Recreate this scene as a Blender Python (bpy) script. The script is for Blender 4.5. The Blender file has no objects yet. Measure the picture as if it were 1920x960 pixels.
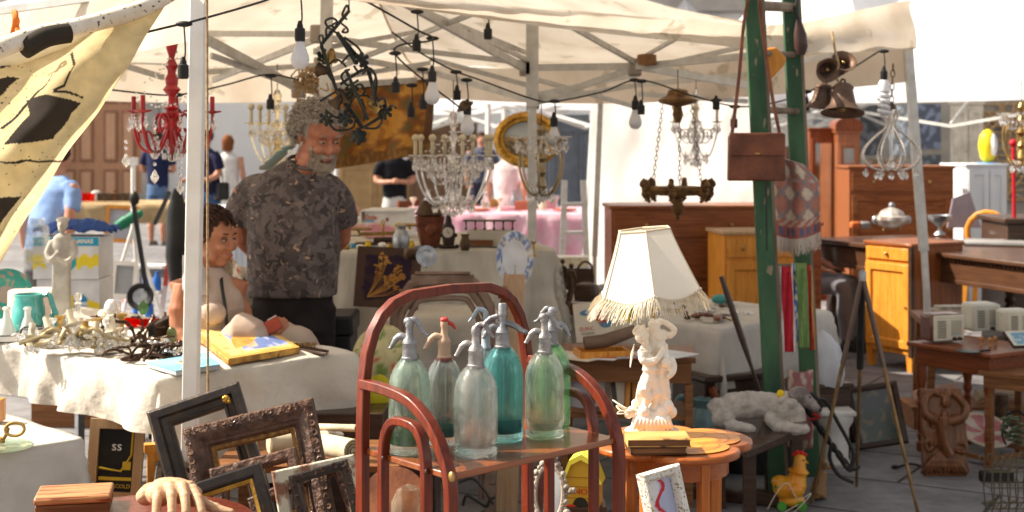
import bpy,bmesh,math,random
from mathutils import Vector,Matrix,noise,Euler
R=math.radians
rnd=random.Random(11)
S=bpy.context.scene
COL=S.collection
# ---------------------------------------------------------------- camera
F,H=2667.0,1.65
cam=bpy.data.objects.new('camera',bpy.data.cameras.new('camera'))
COL.objects.link(cam);S.camera=cam
cam.location=(0,0,H);cam.rotation_euler=(R(90),0,0)
cam.data.sensor_width=36;cam.data.lens=F/1920*36
cam.data.shift_y=-220/1920
cam.data.clip_end=500;cam.data.clip_start=.05
cam.data.dof.use_dof=True;cam.data.dof.focus_distance=3.75;cam.data.dof.aperture_fstop=4.8
# ---------------------------------------------------------------- light
SUN_EL,SUN_AZ=R(44),R(-82)
W=bpy.data.worlds.new('World');S.world=W;W.use_nodes=True
wn=W.node_tree;bg=wn.nodes['Background']
sky=wn.nodes.new('ShaderNodeTexSky');sky.sky_type='NISHITA';sky.sun_disc=False
sky.sun_elevation=SUN_EL;sky.sun_rotation=SUN_AZ
sky.air_density=1.0;sky.dust_density=2.5;sky.ozone_density=1.0
bw=wn.nodes.new('ShaderNodeRGBToBW');wmx=wn.nodes.new('ShaderNodeMix');wmx.data_type='RGBA';wmx.inputs[0].default_value=.85
wn.links.new(sky.outputs[0],bw.inputs[0]);wn.links.new(sky.outputs[0],wmx.inputs[6]);wt=wn.nodes.new('ShaderNodeMix');wt.data_type='RGBA';wt.blend_type='MULTIPLY';wt.inputs[0].default_value=1;wt.inputs[7].default_value=(1.0,.94,.86,1);wn.links.new(bw.outputs[0],wt.inputs[6]);wn.links.new(wt.outputs[2],wmx.inputs[7])
wn.links.new(wmx.outputs[2],bg.inputs[0]);bg.inputs[1].default_value=.15
sl=bpy.data.lights.new('sun','SUN');sl.energy=4.8;sl.angle=R(.5);sl.color=(1,.90,.76)
so=bpy.data.objects.new('sun',sl);COL.objects.link(so)
SD=Vector((math.sin(SUN_AZ)*math.cos(SUN_EL),math.cos(SUN_AZ)*math.cos(SUN_EL),math.sin(SUN_EL)))
so.rotation_euler=SD.to_track_quat('Z','Y').to_euler();so.location=(0,0,20)
S.view_settings.view_transform='Standard';S.view_settings.look='None'
S.view_settings.exposure=1.08;S.view_settings.gamma=1;S.view_settings.use_curve_mapping=False
S.render.engine='CYCLES'
cy=S.cycles
cy.use_denoising=True;cy.max_bounces=10;cy.diffuse_bounces=4;cy.glossy_bounces=4
cy.transmission_bounces=8;cy.transparent_max_bounces=16
cy.caustics_reflective=False;cy.caustics_refractive=False;cy.sample_clamp_indirect=6
cy.use_adaptive_sampling=True;cy.adaptive_threshold=.015
# ---------------------------------------------------------------- helpers
def P(u,v,Z):return Vector(((u-960)/F*Z,Z,H-(v-260)/F*Z))
def GZ(v):return H*F/(v-260)
def px(n,Z):return n/F*Z
def lerp(a,b,t):return a+(b-a)*t
def nz(x,y,z=0.):return noise.noise(Vector((x,y,z)))
def T(loc=(0,0,0),rx=0,ry=0,rz=0,s=(1,1,1)):
 return Matrix.Translation(Vector(loc))@Matrix.Rotation(R(rz),4,'Z')@Matrix.Rotation(R(ry),4,'Y')@Matrix.Rotation(R(rx),4,'X')@Matrix.Diagonal((*s,1))
def spline(pts,n=6,cyc=False):
 pts=[Vector(p)for p in pts];out=[];N=len(pts)
 rng=range(N if cyc else N-1)
 for i in rng:
  if cyc:p0,p1,p2,p3=pts[i-1],pts[i],pts[(i+1)%N],pts[(i+2)%N]
  else:p0,p1,p2,p3=pts[max(i-1,0)],pts[i],pts[i+1],pts[min(i+2,N-1)]
  for k in range(n):
   t=k/n
   out.append(.5*((2*p1)+(p2-p0)*t+(2*p0-5*p1+4*p2-p3)*t*t+(3*p1-p0-3*p2+p3)*t**3))
 if not cyc:out.append(pts[-1])
 return out
class MB:
 def __init__(s,M=None):s.v=[];s.f=[];s.mi=[];s.cur=0;s.c={};s.M=M or Matrix()
 def add(s,vs,fs,M=None):
  b=len(s.v);M=s.M@M if M is not None else s.M
  s.v+=[M@Vector(v)for v in vs]
  for f in fs:s.f.append([b+i for i in f]);s.mi.append(s.cur)
  return s
 def box(s,c,d,M=None,taper=1.):
  x,y,z=d[0]/2,d[1]/2,d[2]/2;t=taper
  vs=[(-x*t,-y*t,-z),(x*t,-y*t,-z),(x*t,y*t,-z),(-x*t,y*t,-z),(-x,-y,z),(x,-y,z),(x,y,z),(-x,y,z)]
  vs=[Vector(v)+Vector(c)for v in vs]
  return s.add(vs,[(3,2,1,0),(4,5,6,7),(0,1,5,4),(1,2,6,5),(2,3,7,6),(3,0,4,7)],M)
 def bar(s,a,b,w,d=None,up=(0,0,1),taper=1.):
  a,b=Vector(a),Vector(b);d=d or w;t=(b-a);L=t.length;t.normalize()
  u=Vector(up)
  if abs(t.dot(u))>.98:u=Vector((0,1,0))
  sx=t.cross(u).normalized();sy=sx.cross(t).normalized()
  M=Matrix.Translation((a+b)/2)@Matrix((sx,sy,t)).transposed().to_4x4()
  return s.box((0,0,0),(w,d,L),M,taper)
 def tube(s,pts,r,n=8,cyc=False,flat=None,cap=True,up=None):
  pts=[Vector(p)for p in pts];N=len(pts);rs=r if isinstance(r,(list,tuple))else[r]*N
  if len(rs)!=N:rs=[lerp(rs[int(i*(len(rs)-1)/(N-1)*.9999)],rs[min(len(rs)-1,int(i*(len(rs)-1)/(N-1)*.9999)+1)],(i*(len(rs)-1)/(N-1))%1 if i<N-1 else 1)for i in range(N)]
  vs=[];fs=[];prev=Vector(up)if up else None
  for i in range(N):
   if cyc:t=(pts[(i+1)%N]-pts[i-1])
   else:t=pts[min(i+1,N-1)]-pts[max(i-1,0)]
   t=t.normalized()if t.length>1e-9 else Vector((0,0,1))
   if prev is None:prev=Vector((0,0,1))if abs(t.z)<.9 else Vector((0,1,0))
   if up:q=Vector(up)
   else:q=prev
   q=(q-t*q.dot(t))
   q=q.normalized()if q.length>1e-6 else t.orthogonal().normalized()
   prev=q;b=t.cross(q)
   for k in range(n):
    a=2*math.pi*(k+.5)/n;ca,sa=math.cos(a),math.sin(a)
    fx,fy=(flat or(1,1))
    vs.append(pts[i]+(q*ca*fx+b*sa*fy)*rs[i])
  M=N if cyc else N-1
  for i in range(M):
   for k in range(n):
    j=(i+1)%N
    fs.append((i*n+k,i*n+(k+1)%n,j*n+(k+1)%n,j*n+k))
  if cap and not cyc:fs.append(tuple(range(n))[::-1]);fs.append(tuple((N-1)*n+k for k in range(n)))
  return s.add(vs,fs)
 def lathe(s,prof,n=20,M=None,flute=0,fa=.05,sq=(1,1),cap=True):
  vs=[];fs=[]
  for r,z in prof:
   for k in range(n):
    a=2*math.pi*k/n;rr=r*(1+(fa*math.cos(flute*a)if flute else 0))
    vs.append((rr*math.cos(a)*sq[0],rr*math.sin(a)*sq[1],z))
  for i in range(len(prof)-1):
   for k in range(n):fs.append((i*n+k,i*n+(k+1)%n,(i+1)*n+(k+1)%n,(i+1)*n+k))
  if cap:
   if prof[0][0]>1e-5:fs.append(tuple(range(n))[::-1])
   if prof[-1][0]>1e-5:fs.append(tuple((len(prof)-1)*n+k for k in range(n)))
  return s.add(vs,fs,M)
 def ball(s,c,r,n=12,m=8,M=None):
  if not isinstance(r,(tuple,list)):r=(r,r,r)
  pr=[(math.sin(math.pi*i/m),-math.cos(math.pi*i/m))for i in range(m+1)]
  MM=T(c,s=r)if M is None else M@T(c,s=r)
  return s.lathe([(max(a,1e-4),b)for a,b in pr],n,MM)
 def prism(s,poly,y0,y1,M=None):
  n=len(poly)
  vs=[(x,y0,z)for x,z in poly]+[(x,y1,z)for x,z in poly]
  fs=[tuple(range(n)),tuple(range(2*n-1,n-1,-1))]+[(i,n+i,n+(i+1)%n,(i+1)%n)for i in range(n)]
  return s.add(vs,fs,M)
 def grid(s,fn,nu,nv,M=None,col=None,cyc=False):
  b=len(s.v);vs=[fn(i/nu,j/nv)for j in range(nv+1)for i in range(nu+1)]
  fs=[(j*(nu+1)+i,j*(nu+1)+i+1,(j+1)*(nu+1)+i+1,(j+1)*(nu+1)+i)for j in range(nv)for i in range(nu)]
  s.add(vs,fs,M)
  if col:
   k=b
   for j in range(nv+1):
    for i in range(nu+1):s.c[k]=col(i/nu,j/nv);k+=1
  return s
 def rings(s,rs,n=20,M=None,p=2.):
  vs=[];fs=[]
  for cx,cy_,z,rx,ry in rs:
   for k in range(n):
    a=2*math.pi*k/n;c,q=math.cos(a),math.sin(a)
    vs.append((cx+rx*math.copysign(abs(c)**(2/p),c),cy_+ry*math.copysign(abs(q)**(2/p),q),z))
  for i in range(len(rs)-1):
   for k in range(n):fs.append((i*n+k,i*n+(k+1)%n,(i+1)*n+(k+1)%n,(i+1)*n+k))
  fs.append(tuple(range(n))[::-1]);fs.append(tuple((len(rs)-1)*n+k for k in range(n)))
  return s.add(vs,fs,M)
 def frame(s,w,h,prof,M=None):
  vs=[];fs=[];n=len(prof)
  for i,y in prof:
   vs+=[(-w/2+i,y,i),(w/2-i,y,i),(w/2-i,y,h-i),(-w/2+i,y,h-i)]
  for a in range(n):
   b=(a+1)%n
   for k in range(4):fs.append((a*4+k,a*4+(k+1)%4,b*4+(k+1)%4,b*4+k))
  return s.add(vs,fs,M)
 def build(s,name,mats,parent=None,loc=None,rot=None,M=None,bevel=0,sub=0,solid=0,voxel=0,smooth=0,ang=38,disp=0,ds=30,flat=False):
  me=bpy.data.meshes.new(name)
  me.from_pydata([tuple(v)for v in s.v],[],s.f)
  mats=mats if isinstance(mats,(list,tuple))else[mats]
  for m in mats:me.materials.append(m)
  me.polygons.foreach_set('material_index',[min(i,len(mats)-1)for i in s.mi])
  if s.c:
   at=me.color_attributes.new('Col','FLOAT_COLOR','POINT')
   for i,c in s.c.items():at.data[i].color=(*c[:3],1)
  me.validate();me.update()
  bm=bmesh.new();bm.from_mesh(me);bmesh.ops.recalc_face_normals(bm,faces=bm.faces)
  bm.to_mesh(me);bm.free()
  if not flat:
   me.polygons.foreach_set('use_smooth',[True]*len(me.polygons))
   try:me.set_sharp_from_angle(angle=R(ang))
   except Exception:pass
  o=bpy.data.objects.new(name,me);COL.objects.link(o)
  if parent:o.parent=parent
  if M is not None:o.matrix_local=M
  if loc is not None:o.location=loc
  if rot is not None:o.rotation_euler=rot
  if voxel:
   m=o.modifiers.new('r','REMESH');m.mode='VOXEL';m.voxel_size=voxel;m.use_smooth_shade=True
   if smooth:m=o.modifiers.new('s','SMOOTH');m.iterations=smooth;m.factor=.5
  if disp:
   tx=bpy.data.textures.new('t','CLOUDS');tx.noise_scale=ds;tx.noise_depth=2
   m=o.modifiers.new('d','DISPLACE');m.texture=tx;m.strength=disp;m.mid_level=.5
  if solid:m=o.modifiers.new('t','SOLIDIFY');m.thickness=solid;m.offset=0
  if bevel:m=o.modifiers.new('b','BEVEL');m.width=bevel;m.segments=2;m.limit_method='ANGLE';m.angle_limit=R(40)
  if sub:m=o.modifiers.new('u','SUBSURF');m.levels=sub;m.render_levels=sub
  return o
def thing(name,label,cat,loc=(0,0,0),rz=0,group=None,rot=None,M=None):
 o=bpy.data.objects.new(name,None);COL.objects.link(o);o.empty_display_size=.1
 o.location=loc;o.rotation_euler=rot if rot else(0,0,R(rz))
 if M is not None:o.matrix_world=M
 return tag(o,label,cat,group)
def tag(o,label,cat,group=None,kind=None):
 if label:o['label']=label
 if cat:o['category']=cat
 if group:o['group']=group
 if kind:o['kind']=kind
 return o
def struct(o):o['kind']='structure';return o
def kids(o):return[c for c in list(bpy.data.objects)if c.parent==o]
def copy_tree(o,parent=None,ks=None):
 c=o.copy();COL.objects.link(c)
 if parent:c.parent=parent
 for k in(ks if ks is not None else kids(o)):copy_tree(k,c)
 return c
def dup(o,loc=None,label=None,rz=None,scale=None):
 c=copy_tree(o)
 if loc is not None:c.location=loc
 if label:c['label']=label
 if rz is not None:c.rotation_euler.z=R(rz)
 if scale:c.scale=(scale,)*3 if not isinstance(scale,tuple)else scale
 return c
def text(body,size,m,parent,M,name='lettering',ext=.0006,align='CENTER',bold=0):
 cu=bpy.data.curves.new(name,'FONT');cu.body=body;cu.size=size;cu.extrude=ext;cu.align_x=align;cu.align_y='CENTER'
 cu.offset=bold;cu.resolution_u=3;cu.materials.append(m)
 tmp=bpy.data.objects.new(name,cu);COL.objects.link(tmp);me=bpy.data.meshes.new_from_object(tmp);bpy.data.objects.remove(tmp)
 me.name=name;o=bpy.data.objects.new(name,me);COL.objects.link(o);o.parent=parent;o.matrix_local=M
 return o
# ---------------------------------------------------------------- materials
_M={}
def mat(name,c=(.5,.5,.5),rough=.6,metal=0,c2=None,ns=6,bump=0,bs=60,trans=0,coat=0,st=(1,1,1),lo=.35,hi=.65,attr=False,sheen=0,dist=0,c3=None,ns3=30,hi3=.72,spec=None,world=False):
 if name in _M:return _M[name]
 m=bpy.data.materials.new(name);m.use_nodes=True;nt=m.node_tree;N=nt.nodes;L=nt.links
 b=N['Principled BSDF'];out=N['Material Output']
 b.inputs['Roughness'].default_value=rough;b.inputs['Metallic'].default_value=metal
 b.inputs['Specular IOR Level'].default_value=spec if spec is not None else(.5 if coat>.45 or rough<.3 else(.22 if rough<.7 else .12))
 if coat:b.inputs['Coat Weight'].default_value=coat;b.inputs['Coat Roughness'].default_value=.12
 if sheen:b.inputs['Sheen Weight'].default_value=sheen
 tc=N.new('ShaderNodeTexCoord');mp=N.new('ShaderNodeMapping');mp.inputs['Scale'].default_value=st
 L.new(tc.outputs['Object'],mp.inputs[0])
 if c2 is None:c2=tuple(x*.78 for x in c)
 nzn=N.new('ShaderNodeTexNoise');nzn.inputs['Scale'].default_value=ns;nzn.inputs['Detail'].default_value=5;nzn.inputs['Distortion'].default_value=dist
 L.new(mp.outputs[0],nzn.inputs['Vector'])
 mr=N.new('ShaderNodeMapRange');mr.inputs[1].default_value=lo;mr.inputs[2].default_value=hi
 L.new(nzn.outputs[0],mr.inputs[0])
 mx=N.new('ShaderNodeMix');mx.data_type='RGBA'
 mx.inputs[6].default_value=(*c,1);mx.inputs[7].default_value=(*c2,1);L.new(mr.outputs[0],mx.inputs[0])
 colout=mx.outputs[2]
 if attr:
  va=N.new('ShaderNodeVertexColor');va.layer_name='Col'
  mm=N.new('ShaderNodeMix');mm.data_type='RGBA';mm.blend_type='MULTIPLY';mm.inputs[0].default_value=1
  L.new(va.outputs[0],mm.inputs[6]);L.new(colout,mm.inputs[7]);colout=mm.outputs[2]
 if c3:
  n3=N.new('ShaderNodeTexNoise');n3.inputs['Scale'].default_value=ns3;n3.inputs['Detail'].default_value=3;L.new(mp.outputs[0],n3.inputs['Vector'])
  r3=N.new('ShaderNodeMapRange');r3.inputs[1].default_value=hi3-.04;r3.inputs[2].default_value=hi3;L.new(n3.outputs[0],r3.inputs[0])
  m3=N.new('ShaderNodeMix');m3.data_type='RGBA';L.new(r3.outputs[0],m3.inputs[0]);L.new(colout,m3.inputs[6]);m3.inputs[7].default_value=(*c3,1);colout=m3.outputs[2]
 L.new(colout,b.inputs['Base Color'])
 rr=N.new('ShaderNodeMapRange');rr.inputs[3].default_value=max(rough-.08,.02);rr.inputs[4].default_value=min(rough+.12,1);L.new(nzn.outputs[0],rr.inputs[0]);L.new(rr.outputs[0],b.inputs['Roughness'])
 if bump:
  nb=N.new('ShaderNodeTexNoise');nb.inputs['Scale'].default_value=bs;nb.inputs['Detail'].default_value=4;L.new(mp.outputs[0],nb.inputs['Vector'])
  bp=N.new('ShaderNodeBump');bp.inputs['Strength'].default_value=min(bump,1);bp.inputs['Distance'].default_value=.004 if bump<=1 else .004*bump
  L.new(nb.outputs[0],bp.inputs['Height']);L.new(bp.outputs[0],b.inputs['Normal'])
 if trans:
  tl=N.new('ShaderNodeBsdfTranslucent');L.new(colout,tl.inputs[0]);ms=N.new('ShaderNodeMixShader');ms.inputs[0].default_value=trans
  L.new(b.outputs[0],ms.inputs[1]);L.new(tl.outputs[0],ms.inputs[2]);L.new(ms.outputs[0],out.inputs[0])
 _M[name]=m;return m
def wood(name,c,c2,rough=.35,ax='x',coat=.3,ns=4,bump=.15,**k):
 st={'x':(1,14,14),'y':(14,1,14),'z':(14,14,1)}[ax]
 return mat(name,c,rough,c2=c2,ns=ns,st=st,coat=coat,bump=bump,bs=30,dist=.6,lo=.3,hi=.7,**k)
def glass(name,c=(1,1,1),mix=.5,rough=0.,milk_glint=0,mc=(.8,.8,.75)):
 if name in _M:return _M[name]
 m=bpy.data.materials.new(name);m.use_nodes=True;nt=m.node_tree;N=nt.nodes;L=nt.links
 N.remove(N['Principled BSDF']);out=N['Material Output']
 g=N.new('ShaderNodeBsdfGlass');g.inputs[0].default_value=(*c,1);g.inputs['Roughness'].default_value=rough;g.inputs['IOR'].default_value=1.48
 t=N.new('ShaderNodeBsdfTransparent');t.inputs[0].default_value=(*c,1)
 x=N.new('ShaderNodeMixShader');x.inputs[0].default_value=mix;L.new(t.outputs[0],x.inputs[1]);L.new(g.outputs[0],x.inputs[2])
 last=x
 if milk_glint:
  tc=N.new('ShaderNodeTexCoord');n=N.new('ShaderNodeTexNoise');n.inputs['Scale'].default_value=14;n.inputs['Detail'].default_value=4;n.inputs['Distortion'].default_value=1.2
  mp=N.new('ShaderNodeMapping');mp.inputs['Scale'].default_value=(1.3,1.3,.3);L.new(tc.outputs['Object'],mp.inputs[0]);L.new(mp.outputs[0],n.inputs['Vector']);r=N.new('ShaderNodeMapRange');r.inputs[1].default_value=.44;r.inputs[2].default_value=.68;r.inputs[3].default_value=milk_glint*.25;r.inputs[4].default_value=milk_glint*1.5;L.new(n.outputs[0],r.inputs[0])  # whitish upright streaks: clouded glass, plus bright highlights painted in as colour
  d=N.new('ShaderNodeBsdfTranslucent');d.inputs[0].default_value=(*mc,1);d2=N.new('ShaderNodeBsdfDiffuse');d2.inputs[0].default_value=(*mc,1)
  dd=N.new('ShaderNodeMixShader');L.new(d.outputs[0],dd.inputs[1]);L.new(d2.outputs[0],dd.inputs[2])
  y=N.new('ShaderNodeMixShader');L.new(r.outputs[0],y.inputs[0]);L.new(x.outputs[0],y.inputs[1]);L.new(dd.outputs[0],y.inputs[2]);last=y
 L.new(last.outputs[0],out.inputs[0]);_M[name]=m;return m
M_white=mat('white_paint',(.86,.85,.82),.45,c2=(.78,.76,.72),ns=12)
M_alu=mat('painted_aluminium',(.62,.61,.58),.38,metal=.25,c2=(.5,.49,.46),ns=15,c3=(.3,.28,.25),ns3=40,hi3=.74)
M_canopy=mat('canopy_fabric',(.74,.66,.55),.8,c2=(.60,.50,.39),ns=3,trans=.33,bump=.5,bs=14,lo=.4,hi=.75,c3=(.50,.43,.33),ns3=5,hi3=.66)
M_tentw=mat('tent_white',(.86,.86,.88),.8,c2=(.8,.8,.82),ns=3,trans=.4,bump=.3,bs=8)
M_linen=mat('linen_cloth',(.72,.68,.62),.9,c2=(.62,.58,.52),ns=9,trans=.12,bump=.5,bs=350)
M_black=mat('black_rubber',(.015,.015,.016),.5,c2=(.03,.03,.03))
M_blackm=mat('black_metal',(.02,.022,.022),.4,metal=.4,c2=(.045,.04,.035),bump=.3)
M_cream=mat('cream_plastic',(.72,.64,.48),.4,c2=(.62,.54,.4))
M_brass=mat('brass',(.55,.36,.12),.32,metal=.9,c2=(.25,.15,.05),ns=14)
M_bronze=mat('aged_bronze',(.13,.08,.045),.4,metal=.6,c2=(.05,.035,.025),ns=20,bump=.4)
M_chrome=mat('chrome',(.7,.7,.7),.15,metal=1,c2=(.55,.55,.55))
M_steel=mat('grey_pewter',(.42,.43,.44),.35,metal=.75,c2=(.24,.25,.27),ns=25,bump=.3,bs=120)
M_crystal=glass('crystal',(.98,.98,.98),.75,milk_glint=.30,mc=(.92,.90,.86))  # white scatter painted in for the sparkle of cut crystal
M_clear=glass('clear_glass',(.93,.96,.95),.35)
M_bulb=mat('bulb_white',(.85,.85,.86),.3,c2=(.8,.8,.82),trans=.3)
M_gold=mat('gilt',(.72,.42,.08),.3,metal=.75,c2=(.35,.17,.03),ns=18,bump=.7,bs=70)
M_ormolu=mat('carved_gilt_wood',(.23,.12,.04),.42,metal=.3,c2=(.08,.04,.018),ns=20,bump=.8,bs=70)
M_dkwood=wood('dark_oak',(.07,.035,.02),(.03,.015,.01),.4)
M_mahog=wood('mahogany',(.26,.07,.02),(.12,.03,.010),.35,coat=.2)
M_mahogz=wood('mahogany_upright',(.26,.07,.02),(.12,.03,.010),.35,'z',coat=.2)
M_honey=wood('honey_wood',(.72,.31,.045),(.50,.18,.02),.4,'z',coat=.15,c3=(.25,.08,.012),ns3=7,hi3=.70)
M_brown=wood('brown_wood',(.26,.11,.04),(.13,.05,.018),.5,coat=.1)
M_brownz=wood('brown_wood_upright',(.24,.10,.036),(.12,.045,.018),.5,'z',coat=.1)
M_pale=wood('pale_wood',(.5,.33,.18),(.38,.22,.11),.5,'z')
M_skin=mat('skin',(.50,.26,.17),.55,c2=(.42,.19,.12),ns=14,bump=.15,bs=150)
M_rope=mat('rope',(.5,.36,.2),.9,c2=(.32,.2,.1),ns=60,bump=.8,bs=300)
M_stone=mat('stone_statue',(.50,.46,.40),.8,c2=(.33,.30,.26),ns=14,bump=.6,bs=90)
M_paper=mat('paper',(.72,.66,.52),.8,c2=(.62,.54,.4))
M_copper=mat('copper',(.5,.2,.1),.35,metal=.8,c2=(.25,.1,.06),ns=12,bump=.4)
M_green=mat('green_paint',(.055,.125,.06),.55,c2=(.028,.07,.038),ns=9,st=(1,1,.35),c3=(.26,.20,.13),ns3=26,hi3=.72,bump=.6)
def attr(name,rough=.7,**k):return mat(name,(1,1,1),rough,c2=(.82,.82,.82),attr=True,**k)
M_att=attr('painted_print',.6,ns=10)
M_attc=attr('woven_print',.92,ns=30,bump=.6,bs=400)
M_atts=attr('glazed_print',.15,ns=8,coat=.4)
# ================================================================ SETTING
def ground_mat():
 m=bpy.data.materials.new('stone_paving');m.use_nodes=True;N=m.node_tree.nodes;L=m.node_tree.links;b=N['Principled BSDF']
 tc=N.new('ShaderNodeTexCoord');mp=N.new('ShaderNodeMapping');mp.inputs['Rotation'].default_value=(0,0,R(31));L.new(tc.outputs['Object'],mp.inputs[0])
 dn=N.new('ShaderNodeTexNoise');dn.inputs['Scale'].default_value=1.3;L.new(mp.outputs[0],dn.inputs['Vector'])
 va=N.new('ShaderNodeVectorMath');va.operation='MULTIPLY_ADD';va.inputs[1].default_value=(.05,.05,0);L.new(dn.outputs['Color'],va.inputs[0]);L.new(mp.outputs[0],va.inputs[2])
 br=N.new('ShaderNodeTexBrick');br.inputs['Scale'].default_value=1;br.inputs['Brick Width'].default_value=.95;br.inputs['Row Height'].default_value=.62
 br.inputs['Mortar Size'].default_value=.011;br.inputs['Mortar Smooth'].default_value=.3;br.inputs['Bias'].default_value=0
 br.inputs['Color1'].default_value=(.215,.208,.21,1);br.inputs['Color2'].default_value=(.145,.14,.145,1);br.inputs['Mortar'].default_value=(.025,.022,.02,1)
 L.new(va.outputs[0],br.inputs['Vector'])
 n=N.new('ShaderNodeTexNoise');n.inputs['Scale'].default_value=5;n.inputs['Detail'].default_value=8;n.inputs['Roughness'].default_value=.7;L.new(tc.outputs['Object'],n.inputs['Vector'])
 r=N.new('ShaderNodeMapRange');r.inputs[1].default_value=.3;r.inputs[2].default_value=.75;r.inputs[3].default_value=.55;r.inputs[4].default_value=1.45;L.new(n.outputs[0],r.inputs[0])
 mx=N.new('ShaderNodeMix');mx.data_type='RGBA';mx.blend_type='MULTIPLY';mx.inputs[0].default_value=1;L.new(br.outputs['Color'],mx.inputs[6]);L.new(r.outputs[0],mx.inputs[7])
 L.new(mx.outputs[2],b.inputs['Base Color']);b.inputs['Roughness'].default_value=.75
 ad=N.new('ShaderNodeMath');ad.operation='MULTIPLY_ADD';ad.inputs[1].default_value=.35;L.new(n.outputs[0],ad.inputs[0])
 iv=N.new('ShaderNodeMath');iv.operation='SUBTRACT';iv.inputs[0].default_value=1;L.new(br.outputs['Fac'],iv.inputs[1]);L.new(iv.outputs[0],ad.inputs[2])
 bp=N.new('ShaderNodeBump');bp.inputs['Distance'].default_value=.006;bp.inputs['Strength'].default_value=.6;L.new(ad.outputs[0],bp.inputs['Height']);L.new(bp.outputs[0],b.inputs['Normal'])
 return m
g=MB();g.grid(lambda a,b:(lerp(-220,220,a),lerp(-20,420,b),0),4,4);struct(g.build('ground',ground_mat()))
def V_(*a):return Vector(a)
# ---- palazzo with a wooden portal
M_plaster=mat('pale_plaster',(.76,.75,.74),.9,c2=(.66,.65,.65),ns=.6,bump=.2,bs=20)
M_cstone=mat('cut_stone',(.42,.39,.36),.85,c2=(.28,.26,.24),ns=1.6,bump=.6,bs=10)
pz=thing('palazzo','pale grey plastered palazzo with a panelled wooden portal and stone pilasters','building',(-9.2,30,0))
w=MB();w.box((-3.7,.5,6),(7.4-.9,1,12));w.box((7.7,.5,6),(12.6,1,12));w.box((.45,.5,8.15),(1.9,1,7.7));w.build('wall',M_plaster,pz)
M_gate=wood('portal_wood',(.58,.32,.19),(.44,.22,.12),.55,'z',coat=0)
d=MB();d.box((.45,.35,2.0),(1.85,.12,4.0));dr=d.build('door',M_gate,pz)
for sx in(0,1):
 for k,(z0,hh)in enumerate(((.2,.8),(1.15,1.1),(2.4,1.3))):
  d=MB()
  for q in(0,1):
   cx=-.3+sx*.9+q*.38
   d.box((cx+.06,.28,z0+hh/2),(.30,.05,hh));d.cur=1;d.box((cx+.06,.26,z0+hh/2),(.20,.04,hh-.12));d.cur=0
  d.build('door_panel',[wood('portal_moulding_shade',(.36,.19,.11),(.28,.14,.08),.6,'z',coat=0),wood('portal_field_light',(.68,.40,.25),(.54,.30,.18),.55,'z',coat=0)],dr,bevel=.015)  # panel shading put in as colour: dark moulding wood, lighter field wood
for x0 in(-.72,1.62):
 p=MB();p.box((x0,-.1,2.2),(.36,.25,4.4));p.box((x0,-.16,.25),(.48,.36,.5));p.box((x0,-.16,4.5),(.5,.36,.3));p.build('pilaster',M_cstone,pz,bevel=.02)
p=MB();p.box((6.5,-.2,4.55),(15.5,.5,.5));p.box((6.5,-.3,4.95),(15.5,.7,.3));p.build('string_course',M_cstone,pz,bevel=.03)
for x in(4.5,8.5,12.5):
 f=MB();f.box((x,-.03,7.2),(1.3,.1,2.2));f.build('window',mat('shutter',(.10,.13,.10),.6),pz,bevel=.02)
# ================================================================ TENTS
def truss(a,b,w=.026,d=.04):return((a,b,w,d),)
def market_tent(c,yaw,size,label,ze=2.2,zp=3.2,val=.22,legs=(0,1,2,3),mt=None,tr=True,grp='white market tents behind the stalls',lean=0):
 t=thing('market_tent',label,'tent',(c[0],c[1],0),yaw,grp);s=size/2
 cs=[(-s,-s),(s,-s),(s,s),(-s,s)];cn=MB()
 for k in range(4):
  a,b=Vector((*cs[k],ze+.1)),Vector((*cs[(k+1)%4],ze+.1));pk=Vector((0,0,zp))
  def fn(u,v,a=a,b=b,pk=pk):
   e=a.lerp(b,u);e.z-=.05*math.sin(math.pi*u)*(1-v);p=e.lerp(pk,v);p.z-=.22*math.sin(math.pi*v)*(1-.5*abs(2*u-1));return p
  cn.grid(fn,10,8)
  out=Vector((cs[k][0]+cs[(k+1)%4][0],cs[k][1]+cs[(k+1)%4][1],0)).normalized()*.02
  cn.grid(lambda u,v,a=a,b=b,out=out:a.lerp(b,u)+out*(1+1.2*nz(u*9,v*2,k))-Vector((0,0,.05*math.sin(math.pi*u)+val*v)),24,3)
 cn.build('canopy',mt or M_tentw,t)
 for k in legs:
  l=MB();l.box((cs[k][0]*.98,cs[k][1]*.98,ze*.72),(.05,.05,ze*.56));l.box((cs[k][0]*.98,cs[k][1]*.98,ze*.24),(.038,.038,ze*.46));l.box((cs[k][0]*.98,cs[k][1]*.98,.01),(.12,.12,.02));l.build('leg',M_alu,t)
 if tr:
  l=MB()
  for k in range(4):
   a,b=Vector((*cs[k],0))*.97,Vector((*cs[(k+1)%4],0))*.97
   for i in range(2):
    for z0,z1 in((ze-.02,ze-.42),(ze-.42,ze-.02)):
     l.bar(a.lerp(b,i/2)+Vector((0,0,z0)),a.lerp(b,(i+1)/2)+Vector((0,0,z1)),.02,.03)
   m_=a.lerp(b,.5);l.bar(m_+Vector((0,0,ze-.05)),(0,0,zp-.5),.02,.03);l.bar(m_+Vector((0,0,ze-.4)),(0,0,zp-.9),.02,.03)
  l.build('truss_frame',M_alu,t)
 return t
market_tent((6.4,16.6),45,5.4,'large white tent filling the upper right corner of the view',zp=4.4)
market_tent((2.2,17.5),45,3.6,'white tent behind the gilt oval picture, right of it')
market_tent((-.1,21),45,3.6,'smaller white tent behind the big crystal chandelier')
market_tent((9.6,21.5),45,4.5,'far white tent beyond the tall white cupboard',zp=5.2)
market_tent((5.4,24),45,4.5,'far white tent behind the dark fall front desk',zp=5.2)
market_tent((3.6,30),45,4.5,'most distant white tent above the white hanging sheet',zp=5.0)
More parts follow.
